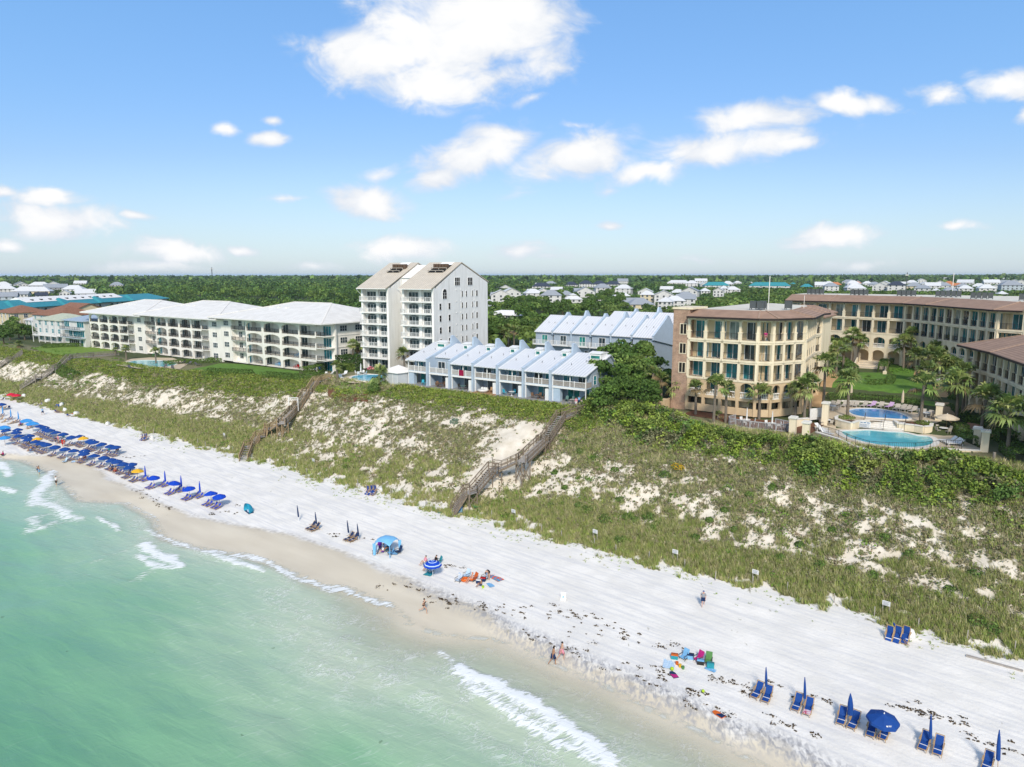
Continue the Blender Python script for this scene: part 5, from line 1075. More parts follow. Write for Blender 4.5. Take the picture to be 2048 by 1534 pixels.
# ================================================================= HOUSES OF THE TOWN
WROOF = stripe_mat('white house roof', (.70,.71,.72), (.52,.55,.58), 'X', .6, .12, .5, var=.1); GROOF = stripe_mat('grey house roof', (.33,.36,.40), (.25,.28,.31), 'X', .6, .12, .55, var=.15)
NROOF = mat('navy shingle roof', (.045,.06,.09), (.03,.04,.065), 2, .8); OROOF = mat('orange tile roof', (.55,.22,.09), (.42,.16,.07), 2, .8); BROOF = mat('terracotta tile roof', (.30,.15,.09), (.22,.105,.065), 1.5, .85, bump=.4)
SAGER = mat('pale sage metal roof', (.52,.55,.42), (.44,.47,.35), 1, .6); BLUER = stripe_mat('pale blue metal roof', (.40,.48,.56), (.30,.38,.46), 'X', .5, .12, .45)
HW = [mat('white house wall', (.66,.66,.64), (.56,.56,.55), .5, .75), mat('pale yellow wall', (.66,.57,.38), None, .5, .75), mat('pale blue wall', (.46,.53,.58), None, .5, .75), mat('grey house wall', (.34,.35,.36), None, .5, .75)]
def house(name, label, cat, r, n, z, w_, d, st, roof, rm, wm, rz=0.0, rh=None, group=None, wins=3, porch=False, sides=(0, 1, 3), fh=2.9, glass=GLASS, tower=False):
    """origin at the middle of the front wall"""
    t = thing(name, label, cat, r, n, z, rz, group); H = st*fh; x = w_/2; rh = rh or min(w_, d)*.24
    box(-x, 0, -1.5, x, d, H).obj('wall', wm, t); e = .6
    if roof == 'hip': k = max(.4, w_-d)/2 if w_ > d else .3; hip_roof(-x-e, -e, x+e, d+e, H+.06, rh, -k, k, th=.2).obj('roof', rm, t)
    elif roof == 'gable':
        b = MB(); b.prism([(-e, H), (d/2, H+rh), (d+e, H), (d+e, H+.2), (d/2, H+rh+.22), (-e, H+.2)], 'x', -x-e, x+e); b.obj('roof', rm, t); g = MB(); g.prism([(0, H), (d, H), (d/2, H+rh)], 'x', -x+.01, x-.01); g.obj('gable_wall', wm, t)
    elif roof == 'front':
        b = MB(); b.prism([(-x-e, H), (0, H+rh), (x+e, H), (x+e, H+.2), (0, H+rh+.22), (-x-e, H+.2)], 'y', -e, d+e); b.obj('roof', rm, t); g = MB(); g.prism([(-x, H), (x, H), (0, H+rh)], 'y', .01, d-.01); g.obj('gable_wall', wm, t)
    for s in sides:
        L_ = w_ if s in (0, 2) else d; T = {0: Tm(-x, -.02, 0, 0), 1: Tm(x+.02, 0, 0, pi/2), 3: Tm(-x-.02, d, 0, -pi/2), 2: Tm(x, d+.02, 0, pi)}[s]; k = max(1, round(wins*L_/w_))
        for f in range(st):
            for q in range(k): window(t, T @ Matrix.Translation((L_*(q+.5)/k, 0, f*fh+.8)), min(1.4, L_/k*.5), 1.5, 2, 1 if group else 2, TRIM, glass, merge=bool(group))
    if porch:
        p = MB(); p.box(-x+.2, -2.0, fh-.2, x-.2, -.003, fh+.02); 
        for q in range(5): xx = -x+.3+q*(w_-.7)/4; p.box(xx, -1.95, 0, xx+.18, -1.77, H-.1)
        p.obj('porch', TRIM, t); rail(MB(), (-x+.3, -1.85, fh), (x-.3, -1.85, fh), 1, .25, 2).obj('railing', TRIM, t)
    if tower: b = MB(); b.box(-x*.4, d*.3, H, x*.3, d*.7, H+3.2); b.obj('tower_wall', wm, t); hip_roof(-x*.4-.5, d*.3-.5, x*.3+.5, d*.7+.5, H+3.25, 1.1, -.3, .1, th=.15).obj('tower_roof', rm, t)
    return t
# ---- the houses left of the condo blocks
bh = house('beach_house', 'modern white house with a pale blue roof and bands of teal glass', 'house', -260, 108, 10.9, 15, 13, 3, 'hip', BLUER, HW[0], 0, 1.8, wins=4, sides=(1,))
for k, (x0, x1, z0, z1) in enumerate(((-7.3, -3.4, 6.6, 8.5), (2.2, 7.2, 6.6, 8.5), (-1.0, 7.2, 3.4, 5.4), (-4.2, -1.6, 3.4, 5.4), (-4.5, 3, .2, 2.3), (4, 6, .4, 2.4))): window(bh, Tm((x0+x1)/2, -.03, z0), x1-x0-.2, z1-z0, max(1, int((x1-x0)/1.3)), 1, TRIM, TEALG if k != 4 else GLASS, 'glass_band')
for zz, h_ in ((5.6, .9), (2.9, .3)): b = MB(); b.box(-7.6, -1.6, zz, 7.6, -.003, zz+.25); b.obj('terrace_floor', HW[2], bh); rail(MB(), (-7.5, -1.5, zz+.25), (7.5, -1.5, zz+.25), .95, .3, 2).obj('railing', ACM, bh)
house('beach_house', 'white three storey house with a pale sage metal roof beside the blue glass house', 'house', -282, 109, 10.9, 18, 12, 3, 'hip', SAGER, HW[0], rad(3), 2.0, wins=4, porch=True, glass=TEALG, fh=2.7)
house('beach_house', 'white house under a wide terracotta tiled hip roof', 'house', -306, 117, 10.9, 20, 15, 3, 'hip', BROOF, HW[0], rad(3), 3.2, wins=4, fh=2.9, glass=TEALG)
house('beach_house', 'white house with a white roof and blue balcony, left of the terracotta roof', 'house', -330, 121, 10.7, 12, 12, 2, 'hip', WROOF, HW[0], 0, 2.5, wins=3, porch=True, glass=TEALG)
house('beach_house', 'tan house with a brown tiled roof at the edge of the picture', 'house', -349, 118, 10.5, 16, 14, 3, 'hip', BROOF, HW[1], 0, 2.8, wins=4, porch=True)
house('beach_house', 'brown roofed house behind the terracotta roofed one', 'house', -346, 140, 10.5, 18, 14, 3, 'gable', BROOF, HW[1], 0, 3, wins=3)
tb_ = thing('condominium_building', 'long white apartment building with a bright teal metal roof', 'apartment building', -394, 131, 9.5, rad(124.4)); LT = 158; HT = 9.2
box(0, 0, -1, LT, 16, HT).obj('wall', HW[0], tb_); rr = hip_roof(-1.5, -1.6, LT+1.5, 17.6, HT+.05, 3.6, 9, LT-9, 8); rr.obj('roof', TEALROOF, tb_)
for q in (14, 52, 84, 118): b = hip_roof(q-6, -2.6, q+6, 9, HT+.3, 3.5, q-.2, q+.2, 5); b.obj('roof_gable', TEALROOF, tb_)
b = MB(); b.prism([(4, HT+2.3), (10, HT+4.7), (16, HT+2.3)], 'x', 26, 112); wr = b.obj('upper_roof', WHITE2, tb_)
for q in range(11): box(32+q*7, 5.6, HT+2.95, 33.2+q*7, 6.9, HT+3.6).obj('skylight', DARK, tb_)
for q in range(26):
    for f in range(3):
        if (q*3+f) % 4: window(tb_, Tm(4+q*5.9, -.03, f*3+.9), 1.9 if q % 3 else 2.8, 1.6, 2, 1, TRIM, GLASS if q % 2 else TEALG)
        elif f: rail(MB(), (1.5+q*5.9, -.9, f*3), (6.4+q*5.9, -.9, f*3), 1, .3, 2.4).obj('railing', TRIM, tb_); box(1.4+q*5.9, -1, f*3-.2, 6.5+q*5.9, -.003, f*3-.003).obj('balcony_floor', TRIM, tb_)
house('apartment_building', 'low white arcaded building with a white roof just right of the tower', 'apartment building', *at(1000, 656, 13.6), 13.5, 17, 12, 2, 'hip', WHITE2, WHITE, rad(10), 1.6, wins=5, fh=2.7)
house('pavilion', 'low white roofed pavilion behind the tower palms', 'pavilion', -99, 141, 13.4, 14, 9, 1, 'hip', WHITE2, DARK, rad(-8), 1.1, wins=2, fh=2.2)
# ---- the town: (x middle, y of the base, width in the photo, roof, wall, roof shape, storeys)
TOWN = [(1083,580,37,'n',0,'h',2),(1112,589,22,'w',0,'g',2),(1087,592,20,'w',0,'f',2),(1144,576,24,'n',0,'h',2),(1172,578,26,'n',0,'h',3),(1198,579,26,'n',0,'h',3),(1226,575,30,'n',0,'h',2),(1220,561,14,'w',0,'g',2),(1287,565,18,'w',0,'g',2),(1319,565,27,'w',0,'g',2),(1356,571,42,'w',0,'h',2),(1383,577,23,'w',0,'h',3),
 (1147,613,34,'w',0,'h',2),(1268,614,40,'g',0,'g',1),(1294,610,27,'w',1,'h',3),(1290,594,28,'w',0,'f',2),(1284,626,48,'g',1,'h',2),(1329,619,27,'w',0,'h',2),(1351,617,38,'w',0,'h',2),(1371,613,36,'g',0,'g',2),(1316,598,16,'w',0,'h',1),(980,621,16,'w',2,'h',2),(996,598,30,'g',0,'g',1),(1044,598,12,'g',0,'h',1),(1058,586,9,'w',0,'g',1),(1075,572,9,'w',0,'g',1),
 (1409,575,16,'w',0,'f',2),(1434,578,48,'t',0,'h',2),(1455,574,22,'w',0,'h',2),(1476,571,14,'w',0,'h',2),(1411,592,18,'w',0,'h',2),(1436,599,20,'w',0,'f',3),(1447,592,16,'w',0,'h',3),(1467,589,26,'w',0,'h',2),(1536,566,34,'n',0,'f',2),(1538,579,76,'t',0,'h',2),(1614,577,22,'t',0,'h',1),(1586,571,11,'t',0,'h',1),(1624,567,14,'w',0,'h',2),(1642,564,14,'g',0,'h',2),(1658,573,18,'w',0,'h',2),(1670,573,26,'o',0,'h',1),(1701,569,32,'g',0,'h',2),(1715,572,14,'o',0,'h',2),(1712,584,33,'w',0,'h',2),(1500,569,12,'w',0,'h',1),(1590,563,10,'w',0,'g',1),
 (1716,586,28,'w',0,'h',2),(1727,562,14,'g',0,'h',2),(1747,576,22,'g',0,'h',2),(1767,579,21,'w',0,'f',3),(1792,585,31,'n',0,'h',3),(1802,565,18,'g',0,'g',1),(1798,572,23,'w',0,'g',1),(1822,571,21,'w',0,'h',2),(1828,581,28,'g',1,'h',2),(1826,559,18,'w',0,'f',3),(1844,569,15,'w',0,'f',3),(1870,559,46,'w',1,'h',2),(1868,567,17,'w',0,'g',1),(1880,574,22,'w',0,'f',2),(1897,573,16,'o',0,'h',2),(1909,580,18,'o',0,'g',2),(1925,581,20,'g',0,'h',2),(1929,572,27,'w',0,'g',2),(1932,562,18,'w',0,'h',2),(1954,565,22,'w',0,'h',2),(1957,577,25,'w',0,'h',1),(1984,572,27,'w',0,'g',2),(2008,572,20,'g',0,'g',2),(2028,570,20,'w',0,'f',2),(2024,585,37,'g',2,'h',3),(2006,594,16,'w',0,'h',1),(1870,586,12,'w',0,'h',1),(1735,573,18,'w',0,'h',2),(1780,565,14,'w',0,'h',2),(1850,575,12,'w',0,'f',2),(1690,560,14,'w',0,'h',2),(2040,563,14,'w',0,'h',2),
 (8,581,26,'w',0,'h',3),(12,592,34,'w',0,'h',3),(14,606,34,'g',2,'g',2),(49,580,15,'g',0,'f',3),(78,582,36,'w',3,'h',3),(62,592,66,'w',1,'h',2),(112,583,40,'g',3,'g',2),(145,587,38,'w',0,'h',2),(160,572,22,'w',0,'g',2),(61,568,22,'w',0,'h',2),(130,597,18,'w',0,'f',2),(172,598,34,'w',0,'g',2),(140,564,16,'w',0,'h',1),(222,565,20,'w',0,'h',2),(272,567,14,'w',0,'h',2),(160,562,16,'w',0,'h',1),(45,600,20,'g',0,'g',2),(85,603,20,'n',0,'g',2)]
_rg = random.Random(21); _k = 0
while _k < 95:
    _x, _y = (_rg.uniform(1640, 2046), _rg.uniform(556, 588)) if _k < 62 else (_rg.uniform(985, 1420), _rg.uniform(562, 612)) if _k < 85 else (_rg.uniform(0, 280), _rg.uniform(561, 590))
    _w = _rg.uniform(12, 17)+(_y-556)*.42
    if any(abs(_x-h[0]) < (_w+h[2])*.42 and abs(_y-h[1]) < 4.5 for h in TOWN): _k += .2; continue
    TOWN.append((round(_x), round(_y, 1), round(_w), _rg.choice('wwwwwgg'), 0, _rg.choice('hhgf'), _rg.choice((1, 2, 2, 3)))); _k = int(_k)+1
SPOTS = []; RM = {'w': (WROOF, 'white roof'), 'g': (GROOF, 'grey roof'), 'n': (NROOF, 'navy roof'), 't': (TEALROOF, 'teal roof'), 'o': (OROOF, 'orange tiled roof')}; FM = {'h': ('hip', 'hipped'), 'g': ('gable', 'long ridged'), 'f': ('front', 'front gabled')}; WL = ['white', 'pale yellow', 'pale blue', 'grey']
secs = [(0, 400, 'beyond the teal roofed block'), (400, 1400, 'beyond the blue townhouses'), (1400, 1735, 'behind the resort mast'), (1735, 2100, 'beyond the court wing')]
ORD = ['first', 'second', 'third', 'fourth', 'fifth', 'sixth', 'seventh', 'eighth', 'ninth', 'tenth', 'eleventh', 'twelfth', 'thirteenth', 'fourteenth', 'fifteenth', 'sixteenth', 'seventeenth', 'eighteenth', 'nineteenth', 'twentieth', 'twenty-first', 'twenty-second', 'twenty-third', 'twenty-fourth', 'twenty-fifth', 'twenty-sixth', 'twenty-seventh', 'twenty-eighth', 'twenty-ninth', 'thirtieth', 'thirty-first', 'thirty-second', 'thirty-third', 'thirty-fourth', 'thirty-fifth']
cnt = {}; tot = {}
for hs in sorted(TOWN): s_ = next(i for i, q in enumerate(secs) if q[0] <= hs[0] < q[1]); tot[(s_, hs[3], hs[5])] = tot.get((s_, hs[3], hs[5]), 0)+1
for hs in sorted(TOWN):
    x, y, wpx, rk, wk, fk, st = hs; r, n, z = hit(x, y, 8, 20); w_ = W(r, n, z); dist = w_.y*CC-(z-CZ)*SS
    if dist > 1500: sc = 1500/dist
    wm = wpx*dist/F*1.02; d = min(max(wm*.7, 8), 14); face = math.atan2(w_.x, w_.y); s_ = next(i for i, q in enumerate(secs) if q[0] <= x < q[1]); k = (s_, rk, fk); cnt[k] = cnt.get(k, 0)+1
    lb = f"{WL[wk]} {FM[fk][1]} house with {RM[rk][1]}, " + (f"{ORD[cnt[k]-1]} from the west " if tot[k] > 1 else '') + secs[s_][2]
    if len(lb.split()) > 16: lb = lb.replace('long ridged', 'ridged').replace('front gabled', 'gabled').replace(' tiled roof', ' roof')
    house('house', lb, 'house', r, n, z, wm, d, st, FM[fk][0], RM[rk][0], HW[wk], AN-face*.8+random.uniform(-.3, .3), min(wm, d)*.36, 'houses of the far town', 3 if wm < 18 else 5, sides=(0, 1) if x < 1000 else (0, 3), fh=2.6, tower=(x, y) == (1147, 613)); SPOTS.append((w_.x, w_.y, wm*.62+3, dist, z))
SP = np.array(SPOTS)
# ---- masts
for x, y, yt, lb in ((425,560,535,'lattice radio mast above the far woods behind the condos'),(1811,590,545,'white flagpole like mast rising in front of the far town')):
    r, n, z = hit(x, y, 8, 20); w_ = W(r, n, z); d = w_.y*CC; h = (y-yt)*d/F; t = thing('radio_mast', lb, 'mast', r, n, z); b = MB(); q = max(.18, d*.0006)
    for a in range(3): b.tube([(cos(a*2.1)*q*2, sin(a*2.1)*q*2, 0), (cos(a*2.1)*q*.4, sin(a*2.1)*q*.4, h)], q*.5, 5)
    b.obj('lattice', ACM, t); box(-q*3, -q*3, h*.86, q*3, q*3, h*.9).obj('antenna', WHITE, t)
# ================================================================= TREES AND WOODS
def clear(X, Y, m=2.0):
    return np.all(np.hypot(X-SP[:, 0], Y-SP[:, 1]) > SP[:, 2]+m) if len(SP) else True
NEARB = [(-256,100,-118,145),(-130,108,-98,146),(-102,98,-52,116),(-96,134,-58,175),(-88,154,-50,180),(-48,98,-20,150),(-52,120,40,200),(-25,60,60,150),(-122,165,-82,192)]
SHD = np.hypot(SP[:, 0], SP[:, 1]); SU = SP[:, :2]/SHD[:, None]
def hmax(X, Y, z):
    """how tall a tree may grow here without hiding the house behind it"""
    al = X*SU[:, 0]+Y*SU[:, 1]; la = np.abs(X*SU[:, 1]-Y*SU[:, 0]); d = math.hypot(X, Y); k = (al < SHD+2) & (la < SP[:, 2]*.85+2.5) & (al > 120)
    if not k.any(): return 99.0
    return float(np.min(CZ-d/SHD[k]*(CZ-SP[k, 4]-2.4)))-z
def inb(r, n, m=0): return any(a-m < r < c+m and b-m < n < d+m for a, b, c, d in NEARB)
OK_ = [(1215,800,1.25),(1245,790,1.35),(1225,760,1.2),(1268,770,1.3),(1290,800,1.1),(1255,815,.9),(1300,780,1.1),(1230,735,1.0),(1285,745,1.15),(1320,735,1.0),(1320,700,.9),(1250,720,.95),(1305,820,.75),(1335,790,.8),(1210,825,.8)]
for i, (x, y, s) in enumerate(OK_): plant('oak_tree', ['dark oak at the dune edge beside the end townhouse','large dark oak in the clump next to the end townhouse','oak hugging the lap sided end wall','broad oak in the middle of the clump','oak in front of the two palms at the sloping wall','low oak at the head of the sand path','oak behind the sloping wall palms','oak at the back corner of the end townhouse','tall oak hiding the second row ground floor','oak near the second row end gable','oak behind the brick tower','oak touching the second row balconies','small oak on the hedge slope','small oak against the brick tower foot','low oak on the path beside the timber stairs'][i], 'tree', OAKS[i % 3], *at(x, y, 13.5), None, s*1.02, 'oaks between townhouses and brick tower')
mid = [(985,690,1.2),(1000,678,1.1),(1020,672,1.2),(1045,676,1.3),(1062,668,1.2),(990,660,1.2),(1050,655,1.5),(1060,640,1.7),(1035,640,1.5),(1010,645,1.3),(985,625,1.4),(1022,618,1.5),(1068,620,1.6),(1085,612,1.5),(1100,628,1.5),(1125,622,1.5),(1150,630,1.4),(1175,625,1.5),(1195,612,1.5),(1180,604,1.4),(1215,622,1.5),(1235,612,1.5),(1250,628,1.3),(1300,632,1.3),(1090,600,1.5),(1120,596,1.5),(1150,598,1.3),(1210,600,1.7),(1240,600,1.5),(800,722,1.0),(830,716,1.0),(822,730,.9),(850,708,.9),(1040,610,1.4),(1015,606,1.3),(970,640,1.3)]
for i, (x, y, s) in enumerate(mid): plant('oak_tree', 'green broadleaf tree beyond the townhouse roofs' if i not in (29, 30, 31, 32) else 'bushy tree between the tower and the blue townhouses', 'tree', OAKS[i % 3], *at(x, y+4, 13.8), None, s*1.15, 'broadleaf trees behind the townhouses' if i not in (29, 30, 31, 32) else 'trees between tower and townhouses')
rg = np.random.default_rng(5); k_ = 0; TR = []
while k_ < 170:
    x = rg.uniform(955, 2060); y = rg.uniform(566, 606); r, n = at(x, y, 15.5); w_ = W(r, n)
    if n < 190 or inb(r, n, 5) or not clear(w_.x, w_.y, -1) or w_.y > 1000: continue
    s = min(rg.uniform(1.3, 2.1), hmax(w_.x, w_.y, gz(r, n))/6.4)
    if s < .45: continue
    s = s; TR.append((w_.x, w_.y)); k_ += 1
    plant('oak_tree', 'dark green tree standing between the houses of the far town', 'tree', OAKS[k_ % 3], r, n, None, s, 'trees between the houses of the far town')
LE = [(20,680,1.2),(38,676,1.0),(8,688,1.0),(50,680,1.0),(30,668,1.1),(62,676,.8)]
for i, (x, y, s) in enumerate(LE): plant('oak_tree', 'dark shrubby tree beside the tan house at the picture edge', 'tree', OAKS[i % 3], *at(x, y, 11), None, s, 'dark trees by the far left houses')
def woods(name, cells, label=None):
    """one mesh of many crowns: cells = list of (X, Y, z, R, height, leaf count, leaf size, palette)"""
    Q = []; T = []
    for (X, Y, z, R, h, k, sz, pal) in cells:
        nb = 3 if k > 30 else 2 if k > 14 else 1; base = np.array(pal)[RNG.integers(0, len(pal))]*GAIN*RNG.uniform(.7, 1.3)
        for b in range(nb):
            o = RNG.normal(0, R*.35, 2) if nb > 1 else (0, 0); hh = h*RNG.uniform(.82, 1.0); rr = R*(.75 if nb > 1 else 1)
            P_, d = shell((X+o[0], Y+o[1], z+hh-rr*.7), (rr, rr, rr*.8), max(6, k//nb), RNG, -.5)
            Q.append(leaves(P_, d, sz, .55)); T.append(base*RNG.uniform(.7, 1.35, (len(P_), 1)))
    o = quads_mesh(name, np.concatenate(Q), np.concatenate(T), LEAF); tag(o, kind='stuff', label=label); return o
cells = []
def fan(y0, y1, step, jit):
    Y = y0
    while Y < y1:
        w_ = Y*.80+30; X = -w_
        while X < w_: yield X+RNG.uniform(-jit, jit), Y+RNG.uniform(-jit, jit); X += step
        Y += step
def hgt(X, Y): return np.array(height(X*CA-Y*SA, X*SA+Y*CA, False))
for X, Y in fan(150, 640, 7.6, 3.2):
    r = X*CA-Y*SA; n = X*SA+Y*CA
    if n < 150 or inb(r, n, 6) or (-400 > r and n < 300 and abs((r+394)*.826+(n-131)*.563) < 22) or not clear(X, Y, 1): continue
    x_px = 1024+F*X/Y; town = fbm(np.array([X/90.]), np.array([Y/90.]), 91, 2)[0]
    if x_px > 1000 and Y < 620 and town > .56: continue
    pine = x_px < 960; h = RNG.uniform(9, 15) if pine else RNG.uniform(5, 9.5)
    if r < -260 and n < 330: h *= .55
    h = min(h, hmax(X, Y, float(hgt(X, Y))))
    if h < 1.6: continue
    cells.append((X, Y, float(hgt(X, Y)), min(RNG.uniform(3.0, 4.6), h*.7), h, 95 if Y < 380 else 60, .95, PINE+[(.075,.12,.03)] if pine else OAK+[(.09,.13,.03)]))
woods('woods', cells, 'pine and oak woods behind the beach buildings'); cells = []
for X, Y in fan(640, 1500, 11.5, 5):
    if not clear(X, Y, 1): continue
    hm = hmax(X, Y, float(hgt(X, Y)))
    if hm < 2: continue
    x_px = 1024+F*X/Y; pine = fbm(np.array([X/160.]), np.array([Y/160.]), 92, 2)[0] > (.42 if x_px < 1000 else .55)
    if x_px > 1600 and Y < 1150 and RNG.random() < .4: continue
    cells.append((X, Y, float(hgt(X, Y)), RNG.uniform(5, 7.5), min(hm, RNG.uniform(9, 15) if pine or x_px < 960 else RNG.uniform(5, 9)), 26, 1.9, PINE))
woods('woods', cells, 'woods around the far houses'); cells = []
for X, Y in fan(1500, 4600, 27, 12):
    r = X*CA-Y*SA
    if r < -2850: continue
    cells.append((X, Y, float(hgt(X, Y)), RNG.uniform(14, 20), RNG.uniform(11, 17)+(4 if r > -900 else -2)*sm(2500, 4500, Y), 13, 7.5, PINE))
woods('far_woods', cells, 'distant woods along the horizon')
# ================================================================= DUNE PLANTS
def scatter(k, r0, r1, n0, n1, fun):
    r = RNG.uniform(r0, r1, k); n = RNG.uniform(n0, n1, k); d, q = veg_density(r, n); p = fun(r, n, d, q); s = RNG.uniform(0, 1, k) < p; return r[s], n[s], q[s]
def tufts(name, r, n, nb, h, rad_, w_, pal, label, lean=.35):
    k = len(r); z = height(r, n); base = Wn(r, n, z)[:, None, :]; az = RNG.uniform(0, 2*pi, (k, nb)); q = RNG.uniform(.1, 1, (k, nb)); sc = RNG.uniform(.55, 1.3, (k, 1)); hh = h*sc*RNG.uniform(.6, 1.1, (k, nb))
    d = np.stack([np.cos(az), np.sin(az), np.zeros_like(az)], -1); side = np.stack([-np.sin(az+.8), np.cos(az+.8), np.zeros_like(az)], -1)*w_
    p0 = base+d*(q*rad_*sc*.35)[..., None]; tip = base+d*(q*rad_*sc)[..., None]+np.stack([np.full((k, nb), -.12*h), np.full((k, nb), .1*h), hh], -1)*np.array([1, 1, 1.])
    Q = np.stack([p0-side, p0+side, tip], 2).reshape(-1, 3, 3); c = 1.13*tints(pal, k)[:, None, :]*RNG.uniform(.75, 1.3, (k, nb, 1)); c = np.repeat(c.reshape(-1, 3), 3, 0)
    o = np_mesh(name, Q.reshape(-1, 3), np.arange(len(Q)*3).reshape(-1, 3), GRASSM, c); return tag(o, label, None, None, 'stuff')
GREENG_ = [(.15,.185,.05), (.19,.21,.065), (.13,.175,.04), (.22,.21,.095)]; TANG = [(.27,.25,.135), (.20,.20,.09), (.33,.29,.18), (.17,.185,.075)]; SCRUB = [(.17,.16,.10), (.14,.15,.07), (.21,.19,.125), (.12,.145,.05), (.19,.155,.10)]
dist_w = lambda r: np.clip(70/np.maximum(20, np.abs(r)+20), .28, 1)
r, n, q = scatter(150000, -330, 34, 71, 84, lambda r, n, d, q: sm(.3, .75, d)*(q < .34)*dist_w(r)*.75)
tufts('dune_grass', r, n, 9, .62, .45, .035, GREENG_+TANG[:2], 'green sea oats and grass along the foot of the dune')
r, n, q = scatter(200000, -330, 34, 76, 101, lambda r, n, d, q: sm(.25, .8, d)*(q >= .12)*(q < 1.08)*dist_w(r)*(.22+.40*sm(-58, -50, r))*(.6+.4*(fbm(r/5, n/5, 71) > .5)))
tufts('dune_grass', r, n, 9, .55, .50, .035, TANG+GREENG_[:2], 'pale tan and green grass on the dune face')
def mats_of(name, r, n, R, h, k, size, pal, label):
    Q = []; T = []; z = height(r, n); c = Wn(r, n, z); m_ = len(r); sc = RNG.uniform(.5, 1.5, (m_, 1)); d = unit(RNG.normal(0, 1, (m_, k, 3))); d[..., 2] = np.abs(d[..., 2]); base = tints(pal, m_, RNG, .75, 1.25)
    P_ = c[:, None, :]+d*np.stack([R*sc, R*sc, h*sc], -1)*RNG.uniform(.55, 1.05, (m_, k, 1)); T = (base[:, None, :]*RNG.uniform(.7, 1.3, (m_, k, 1))).reshape(-1, 3)
    o = quads_mesh(name, leaves(P_.reshape(-1, 3), d.reshape(-1, 3), size, .7), T, LEAF); return tag(o, label, None, None, 'stuff')
r, n, q = scatter(150000, -330, 34, 76, 100, lambda r, n, d, q: np.maximum(sm(.1, .6, d), .22*(1-.85*np.exp(-((r+63)/4.5)**2)))*(q > .10)*(q < .97)*dist_w(r)*.60)
mats_of('dune_scrub', r, n, .36, .26, 11, .16, SCRUB, 'grey brown creeping scrub on the dune face')
r, n, q = scatter(52000, -330, -52, 84, 104, lambda r, n, d, q: sm(.35, .8, d)*sm(.72-.16*(1-sm(-125, -112, r)), .9-.16*(1-sm(-125, -112, r)), q)*(n < n_crest(r)+np.where(r > -99, .6, 2.0))*dist_w(r)*(1-1.0*((r > -121) & (r < -98) & (n > 95)))*(1-((r > -200) & (r < -165) & (n > 93))))
mats_of('ground_cover', r, n, .75, .42, 20, .2, [(.12,.165,.028), (.15,.19,.035), (.095,.14,.028), (.18,.20,.04)], 'bright green scrub along the dune crest')
r, n, q = scatter(2600, -330, 34, 73, 99, lambda r, n, d, q: (d > .3)*(fbm(r/7, n/7, 73) > .56)*(q > .0)*.8)
mats_of('ground_cover', r, n, .8, .45, 30, .19, [(.085,.15,.025), (.11,.18,.03), (.07,.125,.02)], 'bright green low shrubs scattered over the dune')
r, n, q = scatter(9000, -150, 34, 68.5, 75.5, lambda r, n, d, q: sm(-.25, -.02, q)*(q < .02)*(fbm(r/2.5, n/1.5, 78) > .52)*.55)
tufts('beach_creeper', r, n, 7, .14, .38, .045, [(.17,.22,.06), (.22,.23,.09), (.13,.19,.045)], 'sparse green creepers on the sand in front of the dune')
# the thicket below the resort terrace
k = 21000; r = RNG.uniform(-57, 30, k); n = RNG.uniform(86, 106, k); LO_ = sorted(hit(x, y)[:2] for x, y in ((1205,842),(1260,868),(1320,898),(1400,902),(1500,912),(1620,945),(1700,965),(1800,985),(1920,1010),(2046,1034))); lo = np.interp(r, [q[0] for q in LO_], [q[1] for q in LO_])+(fbm(r/4, n*0, 79)-.5)*2.4-1.1; hi = np.interp(r, [-57,-50,-44,-39,-35,-27.5,-23,-21.5,-17.3,-11.3,-5,-2,1,30], [105,104.5,102.8,99.0,97.4,95.8,97.2,98.0,96.4,96.6,98.6,97.4,96.0,95]); s = (n > lo)&(n < hi)
r, n = r[s], n[s]; lump = fbm(r/2.3, n/2.0, 80, 3); edge_ = np.minimum(n-lo[s], hi[s]-n); keep_ = fbm(r/1.5, n/1.3, 86, 3) > .36; r, n, lump, edge_ = r[keep_], n[keep_], lump[keep_], edge_[keep_]; hh = (.30+1.75*lump)*sm(0, 2.8, edge_+.15); z = height(r, n)
P_ = Wn(r, n, z+hh); o_ = []
Pm = np.repeat(P_, 9, 0)+RNG.normal(0, .22, (len(P_)*9, 3)); nr = np.tile([[0, 0, 1.]], (len(Pm), 1)); TP = np.array(OLIVE+[(.14,.19,.03), (.07,.12,.03), (.13,.13,.07), (.16,.19,.045)]); base = np.repeat(GAIN*1.12*TP[np.clip(fbm(r/2.6, n/2.2, 83, 2)*12-2, 0, 7.99).astype(int)]*(.65+.75*vnoise(r/.8, n/.8, 84))[:, None], 9, 0)
o_ = quads_mesh('thicket', leaves(Pm, nr, .24, .75), base*RNG.uniform(.7, 1.35, (len(Pm), 1)), LEAF); tag(o_, 'dense green coastal thicket below the resort pools', kind='stuff')
